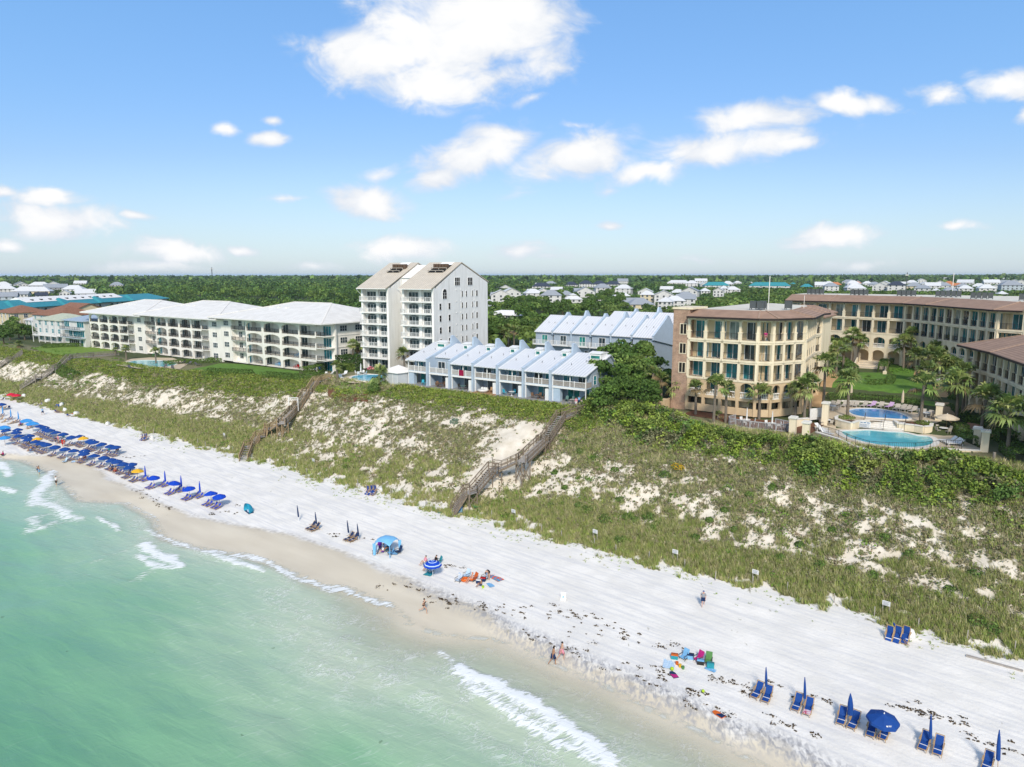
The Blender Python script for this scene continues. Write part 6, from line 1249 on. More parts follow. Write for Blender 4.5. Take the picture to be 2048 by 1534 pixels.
# round bushes one can count on the sand of the near dune
RB = [(1158,1012,.9),(1175,1021,1.15),(1126,1008,.65),(1102,1009,.6),(1252,1033,.8),(1262,1031,.7),(1270,1041,.9),(1298,1035,1.15),(1313,1047,.6),(1320,1040,.45),(1306,1056,.7),(1240,1000,.8),(1210,1040,1.3),(1240,1080,1.0),(1390,1075,.8),(1420,1040,.7),(1500,990,.8),(1545,975,.8),(1470,1060,.8),(1560,1115,.8),(1600,1090,.75),(1450,1020,.7),(1640,1130,.9),(1700,1140,.8),(1745,1150,.8),(1950,1150,1.0),(1955,1245,1.2),(1985,1260,1.1),(1900,1180,.8),(1160,905,1.0),(1190,918,.9),(1230,940,.8),(1360,965,.9),(1330,950,1.0),(1110,945,.7),(1130,975,.6),(1080,985,.5),(1665,1060,.7),(1820,1110,.9),(1770,1075,.8)]
for i, (x, y, R) in enumerate(RB):
    if (x, y) == (1360, 965): continue
    r, n, z = hit(x, y); round_bush('round dark green bush on the pale dune sand', r, n, R*.82, R*.7, OAK+[(.08,.13,.025)], z-.1, 260, .16, 'round bushes on the near dune', 'dune_bush')
r, n, z = hit(1355, 935); round_bush('yellow flowering bush high on the near dune', r, n, 1.0, .6, [(.45,.26,.01), (.36,.24,.02), (.14,.17,.04)], z, 260, .15, None, 'flowering_bush')
r, n, z = hit(910, 845); round_bush('blue green agave like bush at the crest below the second patio', r, n, .9, .7, [(.10,.15,.10), (.08,.125,.08)], z, 160, .2, None, 'dune_bush')
# ================================================================= TIMBER STAIRS
def stairs(name, label, nds, wdt, m_t, m_r):
    """nds: (x, y of the deck, y of the ground below it) in the photo"""
    P_ = []
    for x, y, yb in nds:
        r, n, z = hit(x, yb); w_ = W(r, n, z); P_.append((r, n, z+(yb-y)*(w_.y*CC-(z-CZ)*SS)/F*1.04, z))
    t = thing(name, label, 'stairs', P_[0][0], P_[0][1], P_[0][2]); t.rotation_euler = (0, 0, 0); o = W(*P_[0][:3])
    V = [W(a, b, c)-o for a, b, c, d in P_]; tr = MB(); sg_ = MB(); lr = MB()
    for i in range(len(V)-1):
        p, q = V[i], V[i+1]; h = Vector((q.x-p.x, q.y-p.y, 0)); L_ = h.length; h.normalize(); s = Vector((-h.y, h.x, 0))*wdt/2; steep = (q.z-p.z)/max(L_, .1) > .22; l0 = p+(h*.7 if i else Vector()); l1 = q-h*.7
        if not steep: l0, l1 = p, q
        if steep:
            l0.z, l1.z = p.z, q.z; k = max(2, int((q.z-p.z)/.2))
            for j in range(k): c = l0.lerp(l1, (j+.5)/k); tr.add([c+s-h*.15, c-s-h*.15, c-s+h*.15, c+s+h*.15, c+s-h*.15-Vector((0,0,.05)), c-s-h*.15-Vector((0,0,.05)), c-s+h*.15-Vector((0,0,.05)), c+s+h*.15-Vector((0,0,.05))], [(3,2,1,0),(4,5,6,7),(0,1,5,4),(1,2,6,5),(2,3,7,6),(3,0,4,7)])
        else:
            k = max(2, int((l1-l0).length/.18))
            for j in range(k): c = l0.lerp(l1, (j+.5)/k); tr.bar(c+s, c-s, .14, .05)
        if i: 
            c = p; e = h*.75
            for j in range(8): d = c-e+e*2*(j+.5)/8; tr.bar(d+s*1.02+Vector((0,0,-.002)), d-s*1.02+Vector((0,0,-.002)), .16, .05)
        for sd in (s, -s):
            dn = Vector((0,0,-.2)); sg_.bar(l0+sd+dn, l1+sd+dn, .07, .3)
            for u, v in ((l0, l1),)+(((p-h*.75, l0),) if i else ()):
                hh = Vector((0,0,1.05)); lr.bar(u+sd+hh, v+sd+hh, .16, .06); lr.bar(u+sd+hh*.45, v+sd+hh*.45, .05, .12); n_ = max(1, round((v-u).length/1.7))
                for j in range(n_+1): c = u.lerp(v, j/n_)+sd; lr.bar(c-Vector((0,0,.25)), c+hh, .1)
                kk = max(2, int((v-u).length/.2))
                for j in range(kk): c = u.lerp(v, j/kk)+sd; lr.bar(c+hh*.08, c+hh*.97, .035)
    tr.obj('treads', m_t, t); sg_.obj('stringers', m_r, t); lr.obj('railing', m_r, t); px_ = []
    for i in range(1, len(V)-1):
        h = (V[i+1]-V[i-1]); h.z = 0; h.normalize(); s = Vector((-h.y, h.x, 0))*wdt/2
        for a in (-.7, .7):
            for sd in (s, -s):
                c = V[i]+h*a+sd; g = W(P_[i][0], P_[i][1], 0); wx = c+o; gr_, gn_ = wx.x*CA-wx.y*SA, wx.x*SA+wx.y*CA; zb = gz(gr_, gn_)-o.z-.6
                if c.z-zb > .8: MB().bar((c.x, c.y, zb), (c.x, c.y, c.z-.05), .16).obj('post', m_r, t)
        if V[i].z-(P_[i][3]-o.z) > 1.6:
            b = MB(); c = V[i]; zl = P_[i][3]-o.z+.5
            for sd in (s, -s): b.bar(c+h*.7+sd-Vector((0,0,.3)), Vector(((c-h*.7+sd).x, (c-h*.7+sd).y, zl)), .05, .14); b.bar(c-h*.7+sd-Vector((0,0,.3)), Vector(((c+h*.7+sd).x, (c+h*.7+sd).y, zl)), .05, .14)
            b.bar(c-h*.76+s-Vector((0,0,.3)), Vector(((c-h*.76-s).x, (c-h*.76-s).y, zl)), .05, .14); b.obj('cross_brace', m_r, t)
    return t, V, o
TREAD = mat('silvered tread boards', (.42,.40,.38), (.30,.28,.265), 4, .85); RAILW = mat('brown weathered rail', (.235,.185,.135), (.16,.125,.095), 3, .85, bump=.3); RAIL2 = mat('tan treated timber', (.36,.26,.155), (.27,.195,.115), 3, .85, bump=.3)
stairs('timber_stairs', 'long weathered timber stairs down the dune from the end townhouse to the sand', [(904,1027,1028),(940,985,1013),(991,937,962),(1046,922,966),(1086,884,906),(1126,834,842),(1168,819,822)], 1.55, TREAD, RAILW)
s2, V2, o2 = stairs('timber_stairs', 'tan timber stairs climbing the dune to the tower pool, with a white notice frame', [(487,921,922),(499,893,898),(522,873,879),(541,857,871),(566,847,872),(588,822,830),(615,786,792),(636,763,767),(668,754,757)], 1.5, TREAD, RAIL2)
b = MB(); c = V2[5]
for dx in (-.9, .9): b.bar((c.x+dx, c.y, c.z), (c.x+dx, c.y, c.z+2.6), .12)
b.bar((c.x-1, c.y, c.z+2.6), (c.x+1, c.y, c.z+2.6), .14); b.bar((c.x-.9, c.y, c.z+2.2), (c.x+.9, c.y, c.z+2.2), .1); b.obj('notice_frame', TRIM, s2)
stairs('timber_stairs', 'far timber stairs from the lawn down to the red umbrellas', [(42,776,777),(78,757,761),(114,737,742),(142,716,720),(185,712,714),(236,709,710)], 1.6, TREAD, TIMBER)
stairs('timber_stairs', 'farthest grey timber stairs at the picture edge', [(-8,738,740),(20,722,725),(50,706,708)], 1.5, TREAD, TIMBER)
# ================================================================= PEOPLE
SKIN = [mat('fair skin', (.56,.34,.24), (.50,.30,.21), 5, .6), mat('tanned skin', (.40,.21,.12), (.35,.18,.10), 5, .6), mat('pink skin', (.60,.33,.25), (.54,.29,.21), 5, .6)]
HAIR = mat('dark hair', (.03,.02,.015), None, 20, .7); CAPB = mat('blue cap', (.03,.10,.30), None, 6, .8); CAPO = mat('orange cap', (.70,.16,.03), None, 6, .8)
CLO = {k: mat(k+' cloth', c, None, 8, .9) for k, c in dict(navy=(.012,.035,.11), pink=(.72,.30,.38), sky=(.20,.45,.72), grey=(.30,.31,.34), black=(.012,.012,.014), white=(.75,.75,.75), red=(.50,.02,.02), teal=(.03,.30,.36), orange=(.68,.14,.02), purple=(.16,.03,.30), magenta=(.50,.02,.20), green=(.10,.25,.08)).items()}
def pose(kind):
    J = dict(pel=(0,0,.96), spi=(0,0,1.14), che=(0,-.01,1.34), nec=(0,0,1.48), hd=(0,-.02,1.60), top=(0,0,1.70))
    for s, k in ((-1, 'l'), (1, 'r')):
        J['sh'+k] = (s*.17, 0, 1.42); J['el'+k] = (s*.25, .03, 1.14); J['wr'+k] = (s*.26, -.08, .90); J['hi'+k] = (s*.09, 0, .92); J['kn'+k] = (s*.10, -.03, .50); J['an'+k] = (s*.10, .04, .09); J['to'+k] = (s*.11, -.13, .03)
    if kind in ('walk', 'run'):
        b = 1.0 if kind == 'walk' else 1.35
        J.update(knl=(-.1,-.22*b,.55), anl=(-.1,-.27*b+.1,.10), tol=(-.1,-.27*b-.08,.05), knr=(.1,.10*b,.52), anr=(.1,.42*b,.20 if kind == 'walk' else .42), tor=(.1,.34*b,.06 if kind == 'walk' else .28), ell=(-.25,.16,1.17), wrl=(-.24,.16,.92), elr=(.25,-.10,1.16), wrr=(.22,-.30,1.02))
        if kind == 'run': J.update(elr=(.26,-.02,1.17), wrr=(.17,-.22,1.28), ell=(-.27,.16,1.2), wrl=(-.2,-.02,1.1))
        for k in ('che', 'nec', 'hd', 'top', 'shl', 'shr'): J[k] = (J[k][0], J[k][1]-.06, J[k][2])
    if kind == 'sit':
        dz = -.62
        for k in J: J[k] = (J[k][0], J[k][1]+(.12*(J[k][2]-.9) if J[k][2] > .9 else 0), J[k][2]+dz)
        for s, k in ((-1, 'l'), (1, 'r')): J['kn'+k] = (s*.14, -.40, .52); J['an'+k] = (s*.13, -.66, .16); J['to'+k] = (s*.13, -.84, .13); J['wr'+k] = (s*.16, -.32, .56); J['el'+k] = (s*.24, -.06, .50)
    if kind == 'bend':
        J.update(spi=(0,-.10,1.10), che=(0,-.26,1.20), nec=(0,-.40,1.20), hd=(0,-.50,1.14), top=(0,-.58,1.08))
        for s, k in ((-1, 'l'), (1, 'r')): J['sh'+k] = (s*.17,-.34,1.20); J['el'+k] = (s*.24,-.36,.94); J['wr'+k] = (s*.16,-.40,.72)
    if kind == 'hug': J.update(ell=(-.2,-.22,1.2), wrl=(-.03,-.34,1.25), elr=(.2,-.22,1.2), wrr=(.03,-.34,1.3))
    return J
BON = [('pel','spi'),('spi','che'),('che','nec'),('nec','hd'),('hd','top')]+[(a+k if a not in ('che','pel') else a, b+k) for k in 'lr' for a, b in (('che','sh'),('sh','el'),('el','wr'),('pel','hi'),('hi','kn'),('kn','an'),('an','to'))]
RAD = dict(pel=.125, spi=.11, che=.125, nec=.05, hd=.088, top=.06, sh=.06, el=.042, wr=.028, hi=.088, kn=.058, an=.038, to=.028)
def person(label, r, n, z, rz, kind='stand', skin=0, top=None, low='navy', head=None, s=1.0, fingers=False, bikini=False):
    t = thing('person', label, 'person', r, n, z, rz); t.scale = (s, s, s); J = pose(kind); ks = list(J); vs = [J[k] for k in ks]; rd = [RAD[k] if k in RAD else RAD[k[:2]] for k in ks]; ed = [(ks.index(a), ks.index(b)) for a, b in BON]
    hd = Vector(J['hd']); up = (Vector(J['top'])-Vector(J['nec'])).normalized(); fw = Vector((0,-1,0)); fw = (fw-up*fw.dot(up)).normalized()
    for p, q in ((hd+fw*.10-up*.01, .018), (hd+Vector((.088,0,0)), .016), (hd-Vector((.088,0,0)), .016)): vs.append(tuple(p)); rd.append(q); ed.append((ks.index('hd'), len(vs)-1))
    for k, sd in (('l', -1), ('r', 1)):
        w_ = Vector(J['wr'+k]); d = (w_-Vector(J['el'+k])).normalized(); wi = ks.index('wr'+k); pal = w_+d*.07; vs.append(tuple(pal)); rd.append(.03); pi_ = len(vs)-1; ed.append((wi, pi_))
        if fingers:
            a = d.cross(Vector((sd,0,0))).normalized() if abs(d.x) < .9 else Vector((0,1,0))
            for f, (o_, ln) in enumerate(((-.03,.065),(-.01,.08),(.01,.075),(.03,.06))): vs += [tuple(pal+a*o_+d*(.035+ln*.4)), tuple(pal+a*o_*1.1+d*(.035+ln)+Vector((-sd*.02,0,0)))]; rd += [.010,.008]; ed += [(pi_, len(vs)-2), (len(vs)-2, len(vs)-1)]
            vs.append(tuple(w_+d*.05-a*.06)); rd.append(.011); ed.append((pi_, len(vs)-1))
    me = bpy.data.meshes.new('body'); me.from_pydata(vs, ed, []); o = bpy.data.objects.new('body', me); COL.objects.link(o); o.parent = t; m_ = o.modifiers.new('skin', 'SKIN'); m_.use_smooth_shade = True
    for i, v in enumerate(me.skin_vertices[0].data): v.radius = (rd[i], rd[i]); v.use_root = i == 0
    o.modifiers.new('sub', 'SUBSURF').levels = 1; o.modifiers['sub'].render_levels = 1; me.materials.append(SKIN[skin])
    def V(k): return Vector(J[k])
    if low and not bikini:
        b = MB(); b.tube([V('spi').lerp(V('pel'), .4), V('pel'), V('pel')+(V('hil')+V('hir'))/2*0-Vector((0,0,.05))], [.175, .20, .17], 10)
        for k in 'lr': b.tube([V('hi'+k)+(V('pel')-V('hi'+k))*.3, V('hi'+k), V('hi'+k).lerp(V('kn'+k), .75)], [.125, .14, .13], 9)
        b.obj('shorts', CLO[low], t, True)
    if bikini:
        b = MB(); b.tube([V('che')+(V('che')-V('spi'))*.2, V('che'), V('spi'), V('pel'), V('pel')-(V('spi')-V('pel'))*.4], [.12, .18, .165, .185, .12], 12); b.obj('swimsuit', CLO[low], t, True)
    if top:
        b = MB(); b.tube([V('pel')+(V('spi')-V('pel'))*-.1, V('spi'), V('che'), V('nec').lerp(V('che'), .3)], [.185, .175, .185, .10], 12)
        for k in 'lr': b.tube([V('sh'+k).lerp(V('che'), .4), V('sh'+k), V('sh'+k).lerp(V('el'+k), .65)], [.105, .09, .075], 9)
        b.obj('shirt', CLO[top], t, True)
    hb = MB(); pts, fs = [], []; bm = bmesh.new(); bmesh.ops.create_uvsphere(bm, u_segments=10, v_segments=7, radius=.108)
    for v in bm.verts: v.co = hd+up*(v.co.z+.045)+fw*(v.co.y*1.02-.022)+Vector((1,0,0))*v.co.x
    for f in bm.faces: pass
    bmesh.ops.delete(bm, geom=[v for v in bm.verts if (v.co-hd).dot(up) < -.02 or ((v.co-hd).dot(fw) > .055 and (v.co-hd).dot(up) < .045)], context='VERTS')
    me = bpy.data.meshes.new('hair'); bm.to_mesh(me); bm.free(); me.materials.append(head or HAIR); ho = bpy.data.objects.new('cap' if head else 'hair', me); COL.objects.link(ho); ho.parent = t
    return t
def pp(x, y, label, face, kind='stand', **k):
    r, n, z = hit(x, y); return person(label, r, n, z+.0, face, kind, **k)
pp(1106, 1329, 'tanned man in navy swim shorts walking out of the shallows', rad(150), 'walk', skin=1, low='navy', fingers=True)
pp(1123, 1320, 'man in pink and pale blue swim shorts walking behind the navy shorts', rad(150), 'walk', skin=0, low='pink', fingers=True, s=1.03)
pp(848, 1227, 'woman in a black swimsuit jogging on the wet sand', rad(130), 'run', skin=0, low='black', bikini=True, fingers=True, s=.96)
pp(1406, 1213, 'person in a grey shirt, navy shorts and blue cap walking near the dune grass', rad(20), 'walk', skin=2, top='grey', low='navy', head=CAPB, fingers=True)
pp(978, 1160, 'woman in a black swimsuit bending over beside the rainbow towel', rad(-10), 'bend', skin=0, low='black', bikini=True, fingers=True, s=.96)
pp(944, 1164, 'man in an orange cap sitting in a low chair by the navy cooler', rad(-25), 'sit', skin=2, low='orange', head=CAPO, fingers=True)
pp(962, 1173, 'child in navy shorts sitting on the sand and digging', rad(-30), 'sit', skin=1, low='navy', s=.75, fingers=True)
pp(851, 1129, 'person in pink and white sitting under the striped umbrella', rad(-20), 'sit', skin=0, top='pink', low='white'); pp(858, 1140, 'person in a teal swimsuit sitting in front of the striped umbrella', rad(-20), 'sit', skin=1, low='teal'); pp(872, 1128, 'person in black sitting at the shady side of the striped umbrella', rad(-20), 'sit', skin=0, top='black', low='black')
pp(766, 1106, 'child in white sitting in the shade of the pale blue canopy', rad(-20), 'sit', skin=0, top='white', low='purple', s=.8); pp(778, 1102, 'person in blue sitting at the back of the pale blue canopy', rad(-30), 'sit', skin=1, top='navy', low='navy')
pp(113, 971, 'person in a white shirt and black shorts standing in the shallow water', rad(0), 'stand', skin=0, top='white', low='black'); pp(79, 949, 'man in blue trunks wading with a child beside him', rad(-20), 'stand', skin=1, low='sky'); pp(75, 944, 'tanned small child right beside the wading man', rad(160), 'hug', skin=1, low='navy', s=.7)
pp(86, 830, 'person in a pale blue shirt walking on the empty sand by the dune grass', rad(30), 'walk', skin=0, top='sky', low='navy'); pp(112, 889, 'person in dark blue standing between the two umbrella rows', rad(-20), 'stand', skin=0, top='navy', low='navy'); pp(117, 887, 'woman in a pink swimsuit between the umbrella rows', rad(20), 'stand', skin=2, low='pink', bikini=True)
pp(126, 894, 'person in a red shirt standing at the front row of umbrellas', rad(10), 'stand', skin=0, top='red', low='red'); pp(130, 891, 'child in orange standing next to the red shirt', rad(10), 'stand', skin=2, top='orange', low='pink', s=.7)
for x, y, lb, tp, lw in ((6,913,'person in the water edge at the left border, sitting','magenta','black'),(62,902,'person sitting in front of the fifth front row umbrella',None,'sky'),(163,921,'person in white sitting at the seaward side of the paired umbrellas','white','navy'),(171,919,'person in pink under the paired umbrellas','pink','pink'),(225,941,'person in navy sitting on the sand by the blue towel','navy','navy'),(231,945,'person in red trunks sitting on the sand by the blue towel',None,'red'),(218,905,'person sitting under the last pair of back row umbrellas','teal','navy'),(236,903,'person in black at the end of the back row','black','black'),(42,852,'person resting under the pale blue umbrellas','purple','navy'),(60,857,'person in pink under the pale blue umbrellas','pink','white'),(128,876,'person sitting under the back row near the red shirt',None,'teal'),(5,815,'person by the blue umbrella at the picture edge','navy','black')):
    pp(x, y, lb, rad(random.uniform(-40, 40)), 'sit', skin=random.randint(0, 2), top=tp, low=lw)
for i, (x, y, z, lb, tp, lw) in enumerate(((1152,815,13.5,'person in a pale pink top at the head of the near stairs','pink','white'),(1158,812,13.5,'person in blue at the head of the near stairs','sky','navy'),(1163,814,13.5,'child in white at the head of the near stairs','white','teal'))): r, n = at(x, y, z); person(lb, r, n, gz(r, n)+.1, rad(30*i), 'stand', i % 3, tp, lw, None, .95 if i < 2 else .7)
person('person in a magenta shirt sitting on the top balcony of the brick tower building', -43+11.6, 107.5+1.2, 13.6+11.5+.35, rad(20), 'sit', 0, 'magenta', 'pink')
# ================================================================= UMBRELLAS AND LOUNGERS
WOOD = mat('beech frame', (.48,.32,.17), (.40,.26,.13), 6, .55); BRBL = mat('bright blue canvas', (.004,.06,.52), (.003,.05,.44), 1.2, .75); YEL = mat('yellow canvas', (.78,.45,.03), (.70,.40,.025), 1.2, .75); LBL = mat('light blue canvas', (.05,.30,.68), (.04,.25,.60), 1.2, .75); REDC = mat('red canvas', (.62,.015,.05), None, 1.2, .75)
def lounger_parts(far=False):
    fr = MB(); sl = []
    for x in (-.31, .31):
        fr.bar((x, -.95, .22), (x, .25, .34), .05); fr.bar((x, .1, .30), (x, .62, 1.02), .05); fr.bar((x, -.5, .02), (x, .30, .58), .045); fr.bar((x, .55, .02), (x, -.15, .42), .045); fr.bar((x*1.12, -.30, .58), (x*1.12, .32, .60), .09, .03); fr.bar((x, -.95, .0), (x, -.95, .22), .045)
    fr.bar((-.31, -.95, .22), (.31, -.95, .22), .045); fr.bar((-.31, .62, 1.02), (.31, .62, 1.02), .05); fr.bar((-.31, -.5, .04), (.31, -.5, .04), .04); fr.bar((-.31, .55, .04), (.31, .55, .04), .04)
    def slab(b, y0, z0, y1, z1, w_=.27): b.add([(-w_, y0, z0+.02), (w_, y0, z0+.02), (w_, y1, z1+.02), (-w_, y1, z1+.02), (-w_, y0, z0-.015), (w_, y0, z0-.015), (w_, y1, z1-.015), (-w_, y1, z1-.015)], [(0,1,2,3),(7,6,5,4),(0,4,5,1),(1,5,6,2),(2,6,7,3),(3,7,4,0)])
    ft = MB(); slab(ft, -.93, .25, -.46, .28); se = MB(); slab(se, -.38, .28, .16, .33); bk = MB(); slab(bk, .14, .35, .58, .96); slab(bk, .36, .67, .44, .78, .35); br = MB(); br.bar((-.29, -.42, .30), (.29, -.42, .30), .07, .03)
    return fr, ft, se, bk, br
def lounger_proto(canvas):
    t = bpy.data.objects.new('beach_lounger', None); COL.objects.link(t); fr, ft, se, bk, br = lounger_parts(); fr.obj('frame', WOOD, t); ft.obj('footrest', canvas, t); se.obj('seat', canvas, t); bk.obj('backrest', canvas, t); br.obj('crossbar', TRIM, t); return t
LP = {}
def lounger(label, r, n, rz, canvas=UBL, group='blue beach loungers', far=False, z=None):
    z = gz(r, n) if z is None else z
    if far:
        k = ('far', canvas.name)
        if k not in LP:
            b = MB(); fr, ft, se, bk, br = lounger_parts()
            for m_, q in ((0, fr), (1, ft), (1, se), (1, bk)): b.m = m_; b.add(q.v, q.f)
            LP[k] = b.obj('beach_lounger', [WOOD, canvas]); o = LP[k]
        else: o = LP[k].copy(); COL.objects.link(o)
        o.scale = (.74, .74, .74)
    else:
        k = ('near', canvas.name)
        if k not in LP: LP[k] = lounger_proto(canvas); o = LP[k]
        else: o = copy_tree(LP[k])
        o.scale = (.92, .92, .92)
    place(o, r, n, z-.01, rz); return tag(o, label, 'lounger', group)
def z6(l): return [(1480+x/3.606, 1300+y/3.606) for x, y in l]
nl = ['lounger nearest the water line weed, first of the westernmost pair','second lounger of the westernmost near pair','lounger left of the red and white towel','lounger with a red and white patterned towel on its foot','lounger left of the thick closed umbrella','lounger right of the thick closed umbrella','lounger under the open umbrella, on its west side','lounger under the open umbrella, on its east side','lounger left of the thin umbrella nearest the bottom corner','lounger right of the thin umbrella nearest the bottom corner','lounger cut off by the bottom edge of the picture']
for i, (x, y) in enumerate(z6([(128,320),(198,348),(413,408),(493,438),(735,505),(823,538),(948,592),(1043,616),(1330,688),(1430,722),(1785,838)])): r, n, z = hit(x, y); lounger('blue '+nl[i], r, n, rad(-2+random.uniform(-5, 5)))
r, n, z = hit(*z6([(483,475)])[0]); w_ = mat('patterned towel', (.66,.55,.60), (.45,.06,.14), 9, .9, lo=.48, hi=.52); tw3 = tag(MB().add([(-.27,-.3,0),(.27,-.3,.02),(.27,.2,.05),(-.27,.2,.04),(-.27,-.3,-.03),(.27,-.3,-.01),(.27,.2,.02),(-.27,.2,.01)], [(0,1,2,3),(7,6,5,4),(0,4,5,1),(1,5,6,2),(2,6,7,3),(3,7,4,0)]).obj('towel', w_), 'red and white patterned towel lying on a lounger foot', 'towel'); place(tw3, r-.02, n+.05, z+.315, 0)
GC = 'closed blue beach umbrellas'
for x, y, h, rr, lb in ((190,318,2.4,.10,'thin closed umbrella of the westernmost near pair'),(468,405,2.5,.10,'closed blue umbrella beside the patterned towel'),(795,520,2.4,.20,'thick closed blue umbrella left of the open one'),(1372,700,2.6,.10,'thin closed blue umbrella nearest the bottom right'),(1858,870,3.1,.13,'tall tied umbrella at the bottom edge of the picture')): r, n, z = hit(*z6([(x, y)])[0]); parasol_closed(lb, r, n, z, h, UBL, rr, GC, (rad(2), rad(-3)))
r, n = at(1763, 1424, gz(*hit(1765, 1475)[:2])+2.25); ub = parasol('open blue beach umbrella with a small white emblem, nearest the camera', r, n, gz(r, n), 1.12, 2.35, UBL, 'beach_umbrella', 'open blue beach umbrellas', tilt=(rad(5), rad(4)), rz=.2)
lg = MB(); 
for q in range(12): pass
def on_can(a, q): # point on the canopy skin
    R = 1.12; zz = np.interp(q, [0, .5, 1], [2.35, 2.35-.21, 1.85])*1.0; return Vector((R*q*cos(a), R*q*sin(a), zz+.014))
ca = rad(-66); cx_ = on_can(ca, .80); tx = Vector((-sin(ca), cos(ca), 0)); ty = (on_can(ca, .70)-on_can(ca, .9)).normalized()
lg.add([cx_-tx*.17+(tx*cos(a)+ty*sin(a))*.06 for a in [2*pi*i/10 for i in range(10)]], [tuple(range(10))])
for k in (0, 1):
    for q in range(5-k): o_ = cx_-tx*.07+tx*q*.05+ty*(.02-k*.06); lg.add([o_, o_+tx*.038, o_+tx*.038+ty*.04, o_+ty*.04], [(0,1,2,3)])
lg.obj('emblem', TRIM, ub)
def z1(l): return [(x/6.817, 760+y/6.817) for x, y in l]
def z2(l): return [(240+x/6.817, 820+y/6.817) for x, y in l]
front = z1([(60,650),(90,680),(240,675),(215,708),(262,755),(345,780),(400,757),(390,813),(475,846),(568,870),(628,893),(750,920),(880,942),(1005,964),(1150,962),(1145,998),(1280,1028),(1410,1052),(1530,1080),(1602,1102),(1680,1138),(1805,1142),(1760,1190)])
back = z1([(540,622),(595,638),(630,664),(690,682),(760,710),(862,730),(975,775),(1085,767),(1235,822),(1290,842),(1392,870),(1500,898),(1588,908)])
last = z2([(455,915),(720,990),(950,1060),(1240,1137),(1355,1172)])
def o_(k): return ORD[k]
def upair(x, y, lab, m, un=True, chairs=True, canv=UBL, row=''):
    r, n = at(x, y, 3.0); z = gz(r, n); r, n = at(x, y, z+1.75); z = gz(r, n)
    parasol(lab, r, n, z, .98, 2.0, m, 'beach_umbrella', row, 8, .42, .14, (rad(random.uniform(-6, 6)), rad(random.uniform(-6, 6))), rz=random.uniform(0, .7))
    if chairs:
        for q, s in enumerate((-.46, .46)): lounger(f"{'near' if s > 0 else 'far'} side lounger under the {lab}", r+s, n-.55, rad(random.uniform(-6, 6)), canv, row.replace('umbrellas', 'loungers'), True)
for row, lst, m in (('front row umbrellas of the rental beach', front, UBL), ('back row umbrellas of the rental beach', back, UBL), ('bright blue umbrellas toward the teal tent', last, BRBL)):
    for i, (x, y) in enumerate(sorted(lst)): upair(x, y, f"{o_(i)} {'bright ' if m is BRBL else ''}blue umbrella from the west, " + {'f': 'front row', 'b': 'back row' if m is UBL else 'end group'}[row[0]], m, row=row, canv=m)
upair(*z1([(510,806)])[0], 'yellow umbrella in the middle of the front row', YEL, row='yellow umbrellas'); upair(*z1([(1862,1236)])[0], 'yellow umbrella ending the front row', YEL, row='yellow umbrellas'); upair(*z1([(1132,790)])[0], 'yellow umbrella of the back row', YEL, row='yellow umbrellas')
for (x, y), lb in zip(z1([(360,535),(440,572),(48,606)]), ('far one of two large light blue umbrellas', 'near one of two large light blue umbrellas', 'light blue umbrella at the picture edge')):
    r, n = at(x, y, 3.4); z = gz(r, n); parasol(lb, r, n, z, 1.55, 2.3, LBL, 'beach_umbrella', 'light blue umbrellas', 4, .5, .15, rz=.6)
for (x, y), lb, m in zip(z1([(150,186),(222,190),(18,326),(60,785)]), ('far one of two red umbrellas at the dune foot', 'near one of two red umbrellas at the dune foot', 'blue umbrella alone behind the rows at the edge', 'small blue umbrella in front of the front row'), (REDC, REDC, UBL, LBL)):
    r, n = at(x, y, 3.2); z = gz(r, n); r, n = at(x, y, z+1.75); parasol(lb, r, n, gz(r, n), 1.1, 2.05, m, 'beach_umbrella', None, 8, .45, .15)
for i, ((x, y), lb) in enumerate(zip(z2([(352,955),(622,1028),(842,1098),(1095,1180)])+z1([(45,490),(155,535),(258,570)]), ('first closed umbrella of the bright blue end group','second closed umbrella of the end group','third closed umbrella of the end group','closed umbrella nearest the teal tent','closed blue umbrella farthest west by the wooden loungers','middle closed blue umbrella by the wooden loungers','closed blue umbrella touching the light blue ones'))):
    r, n, z = hit(x, y); parasol_closed(lb, r, n, z, 2.5, BRBL if i < 4 else LBL, .13, GC)
    for s in (-.55, .55): lounger(f"lounger on the {'near' if s > 0 else 'far'} side of the {lb}", r+s, n-.3, rad(random.uniform(-5, 5)), BRBL if i < 4 else UBL, 'loungers at the closed umbrellas', True)
for x, y, lb in ((598,1042,'lone closed navy umbrella standing on bare sand'),(634,1056,'closed navy umbrella between the pair left of the canopy'),(698,1074,'closed navy umbrella left of the second pair'),(718,1081,'closed navy umbrella right of the second pair')): r, n, z = hit(x, y); parasol_closed(lb, r, n, z, 2.3, CLO['navy'], .10, GC, (rad(2), rad(-4)))
for x, y, lb in ((624,1057,'navy lounger, west one of the lone pair'),(632,1060,'navy lounger, east one of the lone pair'),(700,1079,'navy lounger, west one of the pair beside the canopy'),(709,1081,'navy lounger, east one of the pair beside the canopy')): r, n, z = hit(x, y); lounger(lb, r, n, rad(-8), CLO['navy'], 'navy beach loungers')
